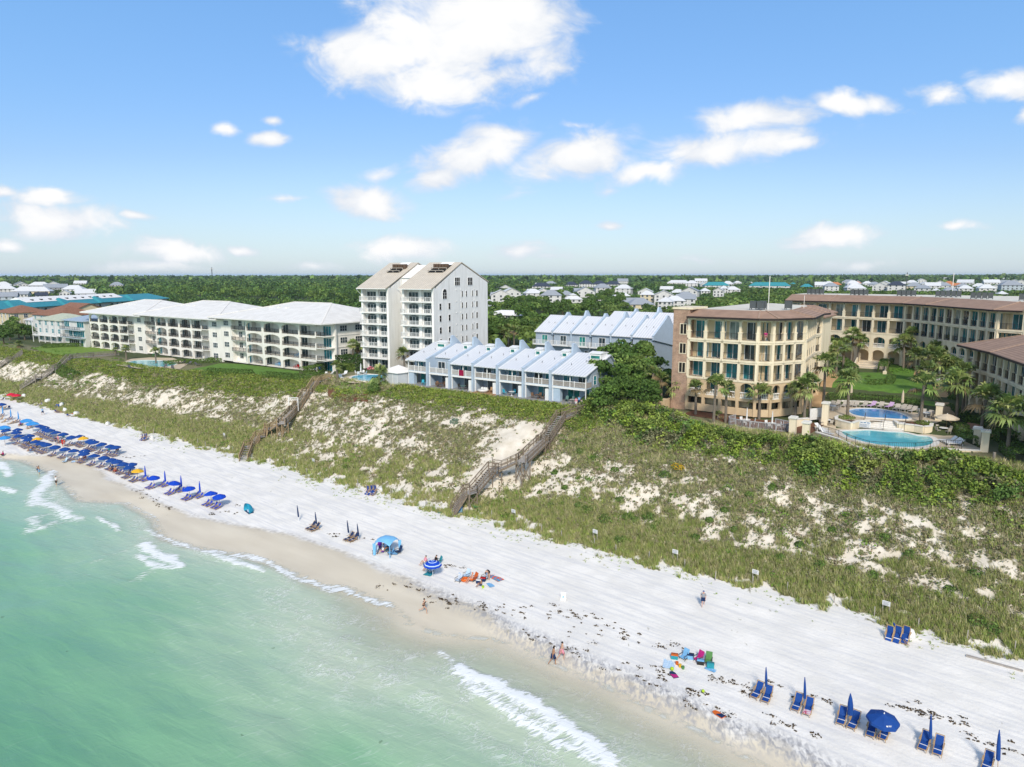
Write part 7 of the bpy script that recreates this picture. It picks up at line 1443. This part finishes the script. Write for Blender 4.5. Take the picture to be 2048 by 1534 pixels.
# stored loungers and folded umbrellas at the dune foot
for x, y, lb in ((744,988,'beside the dune between the two stairs'),(1797,1280,'near the driftwood plank'),(290,880,'at the dune foot behind the rental rows')):
    r, n, z = hit(x, y)
    for q in range(3): a = lounger(f"{ORD[q]} folded blue lounger of the stack {lb}", r-.7+q*.65, n+q*.12, rad(-8), UBL, 'stacked blue loungers', False); a.rotation_euler.x = rad(38); a.location.z += .12*q+.18
    for q in range(2): t = parasol_closed(f"{['upper','lower'][q]} folded umbrella leaning on the loungers {lb}", r+.7+q*.2, n-.7, z+.1, 2.3, UBL, .14, 'folded umbrellas on lounger stacks'); t.rotation_euler = (rad(-62), 0, rad(40+8*q)-AN)
    cv = MB(); bm = bmesh.new(); bmesh.ops.create_icosphere(bm, subdivisions=2, radius=1)
    for v in bm.verts: k = 1+.25*sin(v.co.x*5+v.co.y*4); v.co = Vector((v.co.x*.75*k, v.co.y*.5*k, max(v.co.z, -.2)*.75*k))
    me = bpy.data.meshes.new('storage_cover'); bm.to_mesh(me); bm.free(); me.materials.append(CHW); me.polygons.foreach_set('use_smooth', [True]*len(me.polygons)); o = bpy.data.objects.new('storage_cover', me); COL.objects.link(o); place(o, r+.6, n+1.1, z+.15); tag(o, 'crumpled white cover behind the stacked loungers '+lb, 'cover')
for i, (x, y) in enumerate(z1([(330,230),(655,300),(845,350),(882,425),(1040,475),(1470,615)])): 
    r, n, z = hit(x, y); o = o.copy(); COL.objects.link(o); place(o, r, n, z+.15, i*1.1); o.scale = (1.5 if i == 0 else .9, .9, .95); tag(o, ['long white covered heap by the red umbrellas','white covered heap alone at the grass edge','white covered heap behind two blue chairs','white covered heap beside the yellow chair','white covered heap next to the orange board','white covered heap above the empty sand'][i], 'cover', 'white covers at the dune foot')
for i, (x, y) in enumerate(z1([(550,345),(765,370),(800,370),(770,445),(800,440),(840,450),(930,495),(125,385),(35,275)])): r, n, z = hit(x, y); lounger(['blue chair by the grass edge, facing the far stairs','blue chair, west one before the white heap','blue chair, east one before the white heap','dark chair in the trio near the yellow board','middle chair of the trio near the yellow board','tan chair of the trio near the yellow board','round backed blue chair alone on the sand','blue chair behind the umbrella rows','blue chair near the red umbrellas'][i], r, n, rad(i*37), WOOD if i == 5 else UBL, 'chairs at the dune foot', True)
for i, (x, y) in enumerate(z1([(20,540),(60,575),(190,590),(150,600),(300,620),(410,660),(20,380),(70,390)])): r, n, z = hit(x, y); lounger('wooden lounger beside the light blue umbrellas', r, n, rad(random.uniform(-10, 10)), WOOD, 'wooden loungers at the light blue umbrellas', True)
# ================================================================= CANOPY, TENT, SIGNS AND BEACH THINGS
r, n, z = hit(771, 1108); cn = thing('beach_canopy', 'pale blue square beach canopy with drooping corners', 'canopy', r, n+.3, z, rad(12)); LBC = mat('pale blue canopy', (.20,.50,.80), (.17,.44,.73), 1.5, .75); b = MB(); g = 8; R = 1.15; vs = []
for i in range(g+1):
    for j in range(g+1): u = 2*i/g-1; v = 2*j/g-1; e = max(abs(u), abs(v)); vs.append((u*R, v*R, 2.15-.30*e**2-.55*max(0, abs(u)*abs(v)-.25)**1.2))
b.add(vs, [(i*(g+1)+j, (i+1)*(g+1)+j, (i+1)*(g+1)+j+1, i*(g+1)+j+1) for i in range(g) for j in range(g)]); b.obj('canopy', LBC, cn, True)
for sx_ in (-1, 1):
    for sy in (-1, 1): q = MB(); q.prism([(-.13, 0), (.13, 0), (.2, 1.5), (-.2, 1.5)], 'y', -.02, .02); q.T = None; l = q.obj('leg', LBC, cn); l.location = (sx_*R*.98, sy*R*.98, 0); l.rotation_euler.z = rad(45*sx_*sy)
def lowchair(label, r, n, z, rz, m, mf=ACM, group=None): 
    t = thing('beach_chair', label, 'chair', r, n, z, rz, group); box(-.28, -.28, .20, .28, .24, .25).obj('seat', m, t); MB().prism([(.20, .22), (.48, .86), (.53, .84), (.27, .20)], 'x', -.28, .28).obj('backrest', m, t); f = MB()
    for x in (-.3, .3): f.bar((x, -.3, 0), (x, .25, .24), .035); f.bar((x, .34, 0), (x, -.25, .24), .035); f.bar((x, -.28, .44), (x, .34, .46), .06, .03); f.bar((x, -.28, .2), (x, -.28, .44), .035)
    f.obj('frame', mf, t); return t
def towel(label, r, n, z, rz, w_, l, m):
    b = MB(); g = 6
    vs = [(w_*(i/g-.5), l*(j/g-.5), .03+.02*sin(i*2.1+j*1.3)) for i in range(g+1) for j in range(g+1)]; vs += [(v[0], v[1], v[2]-.02) for v in vs]; k = (g+1)**2
    b.add(vs, [(i*(g+1)+j, (i+1)*(g+1)+j, (i+1)*(g+1)+j+1, i*(g+1)+j+1) for i in range(g) for j in range(g)]+[(k+i*(g+1)+j, k+i*(g+1)+j+1, k+(i+1)*(g+1)+j+1, k+(i+1)*(g+1)+j) for i in range(g) for j in range(g)]); o = b.obj('towel', m); place(o, r, n, z, rz); return tag(o, label, 'towel')
def cooler(label, r, n, z, rz, m, ml): t = thing('cooler', label, 'cooler', r, n, z, rz); box(-.3, -.2, 0, .3, .2, .36).obj('body', m, t); MB().prism([(-.32, .363), (.32, .363), (.29, .44), (-.29, .44)], 'y', -.22, .22).obj('lid', ml, t); MB().tube([(-.31, 0, .3), (-.31, 0, .5), (.31, 0, .5), (.31, 0, .3)], .018, 6).obj('handle', BLACK, t); return t
def board(label, r, n, z, rz, m1, m2, l=1.05):
    b = MB(); pts = [(-.25, -l/2), (.25, -l/2), (.27, l*.2), (.17, l*.45), (0, l/2), (-.17, l*.45), (-.27, l*.2)]; b.prism(pts, 'z', .02, .07); b.m = 1; b.prism([(-.24, -l*.48), (.24, -l*.48), (.25, -l*.1), (-.25, l*.12)], 'z', .071, .074); o = b.obj('bodyboard', [m1, m2]); place(o, r, n, z, rz); return tag(o, label, 'bodyboard')
STR = mat('blue striped fabric', (.30,.42,.60), (.62,.62,.62), 14, .9, lo=.48, hi=.52); RAIN = mat('rainbow towel cloth', (.70,.12,.05), (.05,.30,.50), 3.2, .9, lo=.45, hi=.55); PALEB = mat('pale blue cloth', (.42,.60,.78), (.55,.68,.80), 6, .9); ORG = CLO['orange']
H_ = lambda x, y: hit(x, y)
for x, y, a, m, lb in ((757,1098,20,CLO['purple'],'purple beach chair under the pale blue canopy'),(780,1108,-50,CLO['sky'],'sky blue beach chair at the canopy edge'),(772,1102,-10,CLO['teal'],'teal beach chair in the canopy shade'),(751,1107,30,STR,'striped beach chair west of the canopy'),(796,1106,-20,CLO['navy'],'navy bag chair east of the canopy'),
 (853,1133,-15,STR,'striped low chair under the ringed umbrella'),(876,1127,-30,CLO['teal'],'aqua chair behind the ringed umbrella'),(862,1143,-20,PALEB,'pale blue chair seaward of the ringed umbrella'),
 (917,1163,5,STR,'striped chair at the west end of the family group'),(932,1154,-10,PALEB,'pale blue chair behind the orange float'),(947,1161,-20,mat('orange chair cloth', (.62,.13,.03), None, 6, .9),'orange chair behind the capped man'),(970,1158,-10,PALEB,'pale blue chair behind the navy cooler'),
 (1367,1318,-15,CLO['sky'],'tall sky blue chair in the eastern chair group'),(1396,1322,-20,CLO['magenta'],'magenta and orange chair in the eastern group'),(1417,1326,15,CLO['green'],'olive green chair at the end of the eastern group'),(921,1026,40,CLO['sky'],'blue chair at the foot of the near stairs'),(129,925,0,PALEB,'white beach chair at the wet sand below the front row')):
    r, n, z = H_(x, y); lowchair(lb, r, n, z, rad(a), m)
for x, y, a, w_, l, m, lb in ((790,1104,30,1.0,1.6,CLO['sky'],'blue towel beside the canopy'),(992,1156,75,.9,1.9,RAIN,'rainbow coloured towel beside the bending woman'),(981,1170,60,.6,1.1,CLO['sky'],'small blue towel near the digging child'),(1338,1327,20,1.0,1.7,PALEB,'pale blue patterned towel on the sand'),(1421,1339,80,.5,1.0,CLO['sky'],'blue towel below the olive chair'),(858,1148,10,1.0,1.0,CLO['teal'],'aqua towel seaward of the ringed umbrella'),(950,1010,60,1.0,2.2,CLO['green'],'green net lying under the near stairs'),(879,1023,50,.6,1.4,CLO['teal'],'teal mat on the sand beside the near stairs'),(147,923,60,.7,1.4,PALEB,'pale blue towel at the wet sand'),(218,936,10,.8,1.6,PALEB,'blue towel by the sitting pair'),(190,895,20,.9,1.4,PALEB,'pale towel under the back row'),(65,903,40,.9,1.5,PALEB,'aqua towel seaward of the front row')):
    r, n, z = H_(x, y); towel(lb, r, n, z, rad(a), w_, l, m)
for x, y, m, ml, lb in ((958,1166,CLO['navy'],TRIM,'navy cooler with a white lid by the capped man'),(1381,1317,CLO['sky'],CLO['navy'],'blue cooler between the two tall chairs'),(1401,1328,BLACK,CLO['sky'],'black cooler with a blue lid in the eastern group'),(1421,1335,CLO['teal'],CLO['teal'],'teal cool bag below the olive chair'),(966,1162,CLO['navy'],CLO['red'],'small navy box beside the bending woman'),(1349,1317,CLO['teal'],CLO['orange'],'teal basket next to the pale towel')): r, n, z = H_(x, y); cooler(lb, r, n, z, rad(20), m, ml)
for x, y, a, m1, m2, lb in ((1347,1350,50,CLO['navy'],CLO['magenta'],'blue and magenta bodyboard near the weed'),(1437,1429,70,CLO['orange'],CLO['navy'],'orange and navy bodyboard at the water line'),(148,827,10,CLO['orange'],CLO['orange'],'orange board standing at the grass edge')): r, n, z = H_(x, y); board(lb, r, n, z, rad(a), m1, m2)
def ball(name, label, cat, x, y, R, m, flat=1.0, hole=False):
    r, n, z = H_(x, y); b = MB()
    if hole: k = 14; b.v = []; vs = [((R+R*.38*cos(2*pi*j/8))*cos(2*pi*i/k), (R+R*.38*cos(2*pi*j/8))*sin(2*pi*i/k), R*.38*(1+sin(2*pi*j/8))) for i in range(k) for j in range(8)]; b.add(vs, [(i*8+j, ((i+1) % k)*8+j, ((i+1) % k)*8+(j+1) % 8, i*8+(j+1) % 8) for i in range(k) for j in range(8)])
    else: b.lathe([(R*sin(pi*i/8), R*flat*(1-cos(pi*i/8))) for i in range(9)], 12)
    o = b.obj(name, m, None, True); place(o, r, n, z); return tag(o, label, cat)
LIME = mat('lime plastic', (.42,.62,.03), None, 5, .5)
ball('swim_ring', 'orange inflatable ring beside the capped man', 'swim ring', 930, 1161, .38, ORG, 1, True); ball('ball', 'lime green ball on the sand near the bodyboard', 'ball', 1344, 1341, .17, LIME); ball('ball', 'small lime ball alone by the weed heap', 'ball', 1406, 1385, .14, LIME)
for x, y, m, lb in ((1360,1334,YEL,'yellow toy bucket in front of the eastern chairs'),(1354,1329,ORG,'orange toy bucket next to the teal basket'),(966,1176,LIME,'lime toy bucket by the digging child'),(1366,1338,CLO['green'],'green toy mould beside the yellow bucket')): r, n, z = H_(x, y); t = thing('toy_bucket', lb, 'bucket', r, n, z); MB().lathe([(.11, 0), (.15, .25), (.16, .26), (.13, .24), (.1, .03)], 12).obj('pail', m, t); MB().tube([(-.15, 0, .25), (-.1, 0, .36), (.1, 0, .36), (.15, 0, .25)], .01, 5).obj('handle', TRIM, t)
# ringed umbrella
r, n = at(865, 1115, 3.1); z = gz(r, n); ru = thing('beach_umbrella', 'umbrella with dark blue and pale aqua rings', 'parasol', r, n, z); MB().tube([(0, 0, 0), (0, 0, 2.1)], .025, 6).obj('pole', TRIM, ru); k = 10; rings = [0, .12, .2, .42, .5, .82, .92, 1.0]; 
for i in range(7):
    b = MB(); vs = []
    for q in (rings[i], rings[i+1]): vs += [(q*1.05*cos(2*pi*j/k), q*1.05*sin(2*pi*j/k), 2.1-.5*q**1.6) for j in range(k)]
    b.add(vs, [(j, (j+1) % k, k+(j+1) % k, k+j) for j in range(k)]); b.obj('ring', [BRBL, PALEB][i % 2], ru)
b = MB(); b.add([(1.05*cos(2*pi*j/k), 1.05*sin(2*pi*j/k), 1.6) for j in range(k)]+[(1.06*cos(2*pi*j/k), 1.06*sin(2*pi*j/k), 1.46) for j in range(k)], [(j, (j+1) % k, k+(j+1) % k, k+j) for j in range(k)]); b.obj('valance', BRBL, ru)
# teal pop up tent
r, n, z = hit(497, 1024); tn = thing('beach_tent', 'teal pop up beach tent with an open front', 'tent', r, n, z, rad(-15)); b = MB(); g = 10; vs = []
for i in range(g+1):
    for j in range(g+1): a = pi*i/g; e = (pi/2)*j/g; vs.append((-1.15*cos(a)*(1-.25*(j/g)**2), 1.0*sin(e)*sin(a)*1.0-.3, 1.35*sin(a)*cos(e)))
b.add(vs, [(i*(g+1)+j, (i+1)*(g+1)+j, (i+1)*(g+1)+j+1, i*(g+1)+j+1) for i in range(g) for j in range(g)]); b.obj('shell', mat('teal nylon', (.02,.33,.50), (.015,.27,.42), 2, .6), tn, True); box(-.9, -.3, .01, .9, .5, .05).obj('floor', CLO['navy'], tn); box(-.3, -.1, .05, .3, .3, .3).obj('bag', PALEB, tn)
# A frame sign, dune signs, posts, plank
r, n, z = hit(1127, 1199); af = thing('sign_board', 'white A frame beach sign with a small blue emblem', 'sign', r, n, z, rad(20))
for s in (-1, 1): MB().prism([(s*.26, 0), (s*.02, .85), (s*.05, .85), (s*.30, 0)], 'x', -.27, .27).obj('panel', TRIM, af)
MB().prism([(-.235, .26), (-.165, .5), (-.175, .5), (-.245, .26)], 'x', -.06, .06).obj('emblem', CLO['sky'], af)
sl = ['nearest the foot of the near stairs','second east of the near stairs','third east of the near stairs, behind the grey shirted walker','fourth east of the near stairs','farthest east, above the stacked loungers','in the grass left of the far timber stairs','between the two timber stairs']
GL = mat('grey lettering', (.22,.24,.30), None, 4)
for i, (x, y, yt) in enumerate(((1027,1037,1018),(1190,1082,1058),(1350,1122,1098),(1510,1163,1138),(1771,1228,1200),(449,880,866),(627,928,917))):
    r, n, z = hit(x, y); t = thing('dune_sign', 'small white notice on posts, '+sl[i], 'sign', r, n, z, rad(-8), 'white dune notices'); w_ = W(r, n, z); h = (y-yt)*(w_.y)/F*1.05; box(-.36, -.03, h-.47, .36, 0, h).obj('panel', TRIM, t); b = MB()
    for q in range(4): b.box(-.28, -.036, h-.12-q*.1, .28-.1*(q % 2), -.0305, h-.08-q*.1)
    b.obj('lettering', GL, t)
    for s in (-.3, .3): box(s-.03, .001, -.3, s+.03, .06, h-.05).obj('post', SLAT, t)
for i in range(46):
    rr_ = -150+i*3.9+random.uniform(-.5, .5); nn_ = float(n_toe(rr_))-.2+random.uniform(-.4, .4)
    if abs(rr_+62) < 2.5 or abs(rr_+113) < 3: continue
    t = box(-.04, -.04, -.4, .04, .04, 1.05).obj('fence_post', SLAT); place(t, rr_, nn_, gz(rr_, nn_)); t.rotation_euler.x = random.uniform(-.12, .12); tag(t, 'thin weathered post of the rope line at the dune foot', 'post', 'posts along the dune foot')
r0, n0, _ = hit(1932, 1312); r1, n1, _ = hit(2046, 1343); pk = MB(); w0 = W(r0, n0, gz(r0, n0)+.06); w1 = W(r1, n1, gz(r1, n1)+.04); pk.bar(w0, w1, .3, .12); tag(pk.obj('driftwood_plank', SLAT), 'long weathered driftwood plank on the sand by the grass edge', 'plank')
# pale balcony furniture of the nearest condo block
for k, (x, lb, m) in enumerate(((14, 'tan', SLAT), (22, 'blue', CLO['sky']), (29.5, 'red', CLO['red']), (37.5, 'bright blue', BRBL), (30, 'blue', CLO['sky']))):
    fl_ = 0 if k < 4 else 1
    for q in range(3): pchair(f"{lb} chair on the {'ground floor' if not fl_ else 'first floor'} terrace of the nearest condo block", -176+x+q*.9, 110.6, 12.0+fl_*2.86+.02, q-.8, m, f'{lb} terrace chairs of the condo')
# ---- wrack: dark seaweed along the sand
Q = []; T = []; WR = []
for l, k, sp in (([(700,1186),(800,1165),(860,1195),(905,1208),(985,1215),(1050,1262),(1107,1290),(1165,1312),(1215,1338)], 170, .5), ([(895,1200),(960,1208),(1010,1222),(1090,1215),(1140,1225),(1165,1245)], 190, 1.3), ([(1190,1243),(1240,1262),(1300,1290),(1370,1296)], 110, .9), ([(1290,1330),(1320,1345),(1318,1360)], 60, .5), ([(1380,1385),(1400,1382)], 40, .4), ([(1420,1360),(1465,1365)], 35, .5), ([(1240,1325),(1300,1370),(1400,1410),(1450,1425)], 70, .7), ([(1480,1370),(1500,1390)], 40, .6), ([(1550,1375),(1620,1400),(1690,1395)], 45, .5), ([(1800,1412),(1860,1428),(1910,1445)], 120, .9), ([(1545,1435),(1600,1460),(1660,1480)], 50, .4), ([(1960,1490),(2048,1500)], 50, .9), ([(272,980),(300,995),(330,1010)], 70, .7), ([(310,1010),(345,1018)], 40, .5), ([(410,1030),(470,1025)], 50, .6), ([(240,915),(290,912)], 40, .5), ([(60,905),(85,908)], 20, .4), ([(470,1012),(490,1016)], 20, .5), ([(660,1068),(680,1072)], 30, .6), ([(735,1080),(800,1098)], 35, .5), ([(890,1130),(925,1135)], 35, .5), ([(1150,1235),(1170,1320)], 60, 2.2)):
    p = np.array([hit(x, y)[:2] for x, y in l]); 
    for q in range(int(k*.22)): i = RNG.integers(0, len(p)-1); c = p[i]+(p[i+1]-p[i])*RNG.uniform()+RNG.normal(0, sp, 2)*[1, .55]; WR.append((*c, RNG.uniform(.05, .2)*(2.2 if RNG.random() < .12 else 1)))
WR = np.array(WR)
for (r, n, R) in WR:
    k = int(6+R*40); c = np.stack([r+RNG.normal(0, R*.9, k), n+RNG.normal(0, R*.5, k)], -1); P_ = Wn(c[:, 0], c[:, 1], height(c[:, 0], c[:, 1])+.02+RNG.uniform(0, .07, k)*R*4); Q.append(leaves(P_, np.tile([[0, 0, 1.]], (k, 1)), .11, .45)); T.append(tints([(.045,.03,.015), (.07,.045,.02), (.03,.022,.014)], k))
tag(quads_mesh('seaweed', np.concatenate(Q), np.concatenate(T), GRASSM), 'dark seaweed scattered along the tide line', None, None, 'stuff')
# ================================================================= SKY, SUN, CLOUDS
world = bpy.data.worlds.new('World'); scene.world = world; world.use_nodes = True; nt = world.node_tree; N = nt.nodes.new; L = nt.links.new
for n_ in list(nt.nodes): nt.nodes.remove(n_)
SUN_EL = rad(38); sd = W(.60, -.80); SUN_AZ = math.atan2(sd.x, sd.y)      # compass angle, clockwise from +Y
sky = N('ShaderNodeTexSky'); sky.sky_type = 'NISHITA'; sky.sun_disc = False; sky.sun_elevation = SUN_EL; sky.sun_rotation = SUN_AZ
sky.air_density = 1.0; sky.dust_density = .6; sky.ozone_density = 2.2; sky.altitude = 30
tc = N('ShaderNodeTexCoord'); sx = N('ShaderNodeSeparateXYZ'); L(tc.outputs['Generated'], sx.inputs[0])
def mth(op, a, b_=None, c_=None):
    x = N('ShaderNodeMath'); x.operation = op
    for k, s in enumerate((a, b_, c_)):
        if s is None: continue
        if hasattr(s, 'is_linked'): L(s, x.inputs[k])
        else: x.inputs[k].default_value = s
    return x.outputs[0]
def mapr(src, a, b_, c_=0., d=1.):
    x = N('ShaderNodeMapRange'); x.interpolation_type = 'SMOOTHSTEP'
    for k, s in enumerate((src, a, b_, c_, d)):
        if hasattr(s, 'is_linked'): L(s, x.inputs[k])
        else: x.inputs[k].default_value = s
    return x.outputs[0]
yy = mth('MAXIMUM', sx.outputs[1], .02); U = mth('DIVIDE', sx.outputs[0], yy); V = mth('DIVIDE', sx.outputs[2], yy)
uv = N('ShaderNodeCombineXYZ'); L(U, uv.inputs[0]); L(V, uv.inputs[1])
def noise(s, d, dist=0.0, sc=(1, 1, 1), src=None):
    mp = N('ShaderNodeMapping'); mp.inputs['Scale'].default_value = sc; L(src or uv.outputs[0], mp.inputs[0])
    n_ = N('ShaderNodeTexNoise'); n_.inputs['Scale'].default_value = s; n_.inputs['Detail'].default_value = d; n_.inputs['Distortion'].default_value = dist; L(mp.outputs[0], n_.inputs['Vector']); return n_
wn = noise(7, 4); wa = N('ShaderNodeVectorMath'); wa.operation = 'MULTIPLY_ADD'; wa.inputs[1].default_value = (.07, .04, 0); L(wn.outputs['Color'], wa.inputs[0]); L(uv.outputs[0], wa.inputs[2])
wo = N('ShaderNodeVectorMath'); wo.operation = 'SUBTRACT'; wo.inputs[1].default_value = (.035, .02, 0); L(wa.outputs[0], wo.inputs[0])
CL = [(745,112,135,62,0,1.),(930,62,205,105,-.05,1.1),(850,170,125,52,.1,1.),(1050,30,95,55,-.3,.9),(680,105,60,40,.2,.8),(1010,150,110,35,-.15,.8),
 (455,263,24,12,0,.9),(533,283,44,14,0,1.),(552,250,22,9,0,.7),(960,308,120,40,-.32,1.),(1005,272,72,24,0,.9),(742,400,88,30,.1,1.),(760,350,36,16,0,.7),(880,360,60,26,-.3,.8),
 (1155,312,122,44,-.2,1.),(1040,385,45,12,0,.35),(1440,296,215,32,-.1,.95),(1530,234,115,28,-.08,1.),(1700,210,84,20,.12,1.),(1300,345,80,24,-.25,.8),(1232,382,26,10,0,.35),(1590,290,80,18,0,.8),
 (1885,185,52,22,0,.9),(2035,165,75,34,.1,1.),(2050,228,28,24,0,.9),(105,436,130,36,.08,1.),(100,394,78,20,0,1.),(12,384,34,12,0,.8),(18,486,42,12,0,.9),(272,436,36,9,0,.9),
 (345,500,112,26,0,.95),(300,534,120,16,0,.85),(492,495,36,11,.2,.9),(632,540,46,12,0,.8),(795,494,102,24,0,.95),(1035,500,64,18,0,.75),(1215,447,33,9,0,.8),(1668,468,104,22,-.06,.95),(1905,456,48,9,0,.55),(1725,528,60,14,0,.7),(1090,515,60,10,0,.45),
 (1150,250,30,7,0,.35),(560,395,80,6,0,.3),(1070,195,30,8,-.3,.35),(1870,505,30,6,0,.4),(1400,525,90,8,0,.3)]
acc = None
for (x, y, rx, ry, a, s) in CL:
    u = (x-1024)/F; v = (y-767)/F; f = CC-v*SS; d = -(SS+v*CC)
    mp = N('ShaderNodeMapping'); mp.vector_type = 'TEXTURE'; mp.inputs['Location'].default_value = (u/f, d/f, 0); mp.inputs['Rotation'].default_value = (0, 0, -a); mp.inputs['Scale'].default_value = (rx*1.3/F, ry*1.3/F, 1)
    L(wo.outputs[0], mp.inputs[0]); ln = N('ShaderNodeVectorMath'); ln.operation = 'LENGTH'; L(mp.outputs[0], ln.inputs[0])
    q = mth('MULTIPLY_ADD', ln.outputs['Value'], -s, s); acc = q if acc is None else mth('MAXIMUM', acc, q)
nz = noise(13, 12, .5, (1, 1.6, 1)); nz.inputs['Roughness'].default_value = .6; fld = mth('ADD', acc, mth('MULTIPLY', mth('SUBTRACT', nz.outputs['Fac'], .5), 1.7))
alpha = mapr(fld, -.02, .66)
front = mapr(sx.outputs[1], .05, .15)
alpha = mth('MULTIPLY', alpha, front)
# behind the camera: an unseen broken bright cloud deck, added for neutral soft light
gen = noise(2.1, 7, .4, (1, 1, 1.6), tc.outputs['Generated']); back = mth('MULTIPLY', mapr(gen.outputs['Fac'], .42, .60), mapr(sx.outputs[1], .25, -.1))
alpha = mth('MAXIMUM', alpha, back); alpha = mth('MULTIPLY', alpha, mapr(sx.outputs[2], -.01, .02))
shade = mapr(mth('ADD', fld, mth('MULTIPLY', mth('SUBTRACT', noise(11, 8).outputs['Fac'], .5), 1.7)), -.05, 1.0, .0, 1.)
cc = N('ShaderNodeMix'); cc.data_type = 'RGBA'; L(shade, cc.inputs[0]); cc.inputs[6].default_value = (.70, .76, .86, 1); cc.inputs[7].default_value = (1., 1., 1., 1)
CLOUD = .88; SKY = .15
gain = N('ShaderNodeMix'); gain.data_type = 'RGBA'; gain.blend_type = 'MULTIPLY'; gain.inputs[0].default_value = 1
L(sky.outputs[0], gain.inputs[6]); gr_ = N('ShaderNodeValToRGB'); e = gr_.color_ramp.elements; e[0].position = .0; e[0].color = (.60, .65, .72, 1); e[1].position = .62; e[1].color = (.70, .92, 1.06, 1); k_ = e.new(.26); k_.color = (.57, .665, .81, 1)
L(mth('MULTIPLY', V, 1.6), gr_.inputs[0]); L(gr_.outputs[0], gain.inputs[7])
# pale band of moist air low over the horizon
band = mapr(V, .0, .30, 1., 0.); hz = N('ShaderNodeMix'); hz.data_type = 'RGBA'; L(mth('MULTIPLY', mth('POWER', band, 2.0), .5), hz.inputs[0]); L(gain.outputs[2], hz.inputs[6])
hz.inputs[7].default_value = (.58/SKY, .71/SKY, .86/SKY, 1)
mixc = N('ShaderNodeMix'); mixc.data_type = 'RGBA'; L(alpha, mixc.inputs[0]); L(hz.outputs[2], mixc.inputs[6])
ce = N('ShaderNodeMix'); ce.data_type = 'RGBA'; ce.blend_type = 'MULTIPLY'; ce.inputs[0].default_value = 1; L(cc.outputs[2], ce.inputs[6]); ce.inputs[7].default_value = (CLOUD/SKY,)*3+(1,)
L(ce.outputs[2], mixc.inputs[7])
bg = N('ShaderNodeBackground'); bg.inputs[1].default_value = SKY; L(mixc.outputs[2], bg.inputs[0]); wo_ = N('ShaderNodeOutputWorld'); L(bg.outputs[0], wo_.inputs[0])
sun = bpy.data.lights.new('sun', 'SUN'); sun.energy = 3.1; sun.angle = rad(10); sun.color = (1, .90, .76); suno = bpy.data.objects.new('sun', sun); COL.objects.link(suno)
dv = Vector((sd.normalized().x*cos(SUN_EL), sd.normalized().y*cos(SUN_EL), sin(SUN_EL))); suno.rotation_euler = dv.to_track_quat('Z', 'Y').to_euler(); suno.location = (0, 0, 120)
vs = scene.view_settings; vs.view_transform = 'Standard'; vs.look = 'None'; vs.exposure = 0.22; vs.gamma = 1
cy = scene.cycles; cy.use_denoising = True; cy.max_bounces = 6; cy.diffuse_bounces = 3; cy.glossy_bounces = 2; cy.transparent_max_bounces = 6; cy.caustics_reflective = False; cy.caustics_refractive = False
# ================================================================= AIR
hz_b = MB().box(-70000, -70000, -6, 70000, 70000, 46); hm_, hnt, hb_ = nodes('haze'); hnt.nodes.remove(hb_); pv_ = hnt.nodes.new('ShaderNodeVolumePrincipled')
pv_.inputs['Color'].default_value = (.75, .88, 1.0, 1); pv_.inputs['Density'].default_value = .00007; pv_.inputs['Anisotropy'].default_value = .1
hnt.links.new(pv_.outputs[0], hnt.nodes['Material Output'].inputs['Volume']); tag(hz_b.obj('haze', hm_), 'faint sea haze over the coast', None, None, 'stuff')
scene.cycles.volume_bounces = 0
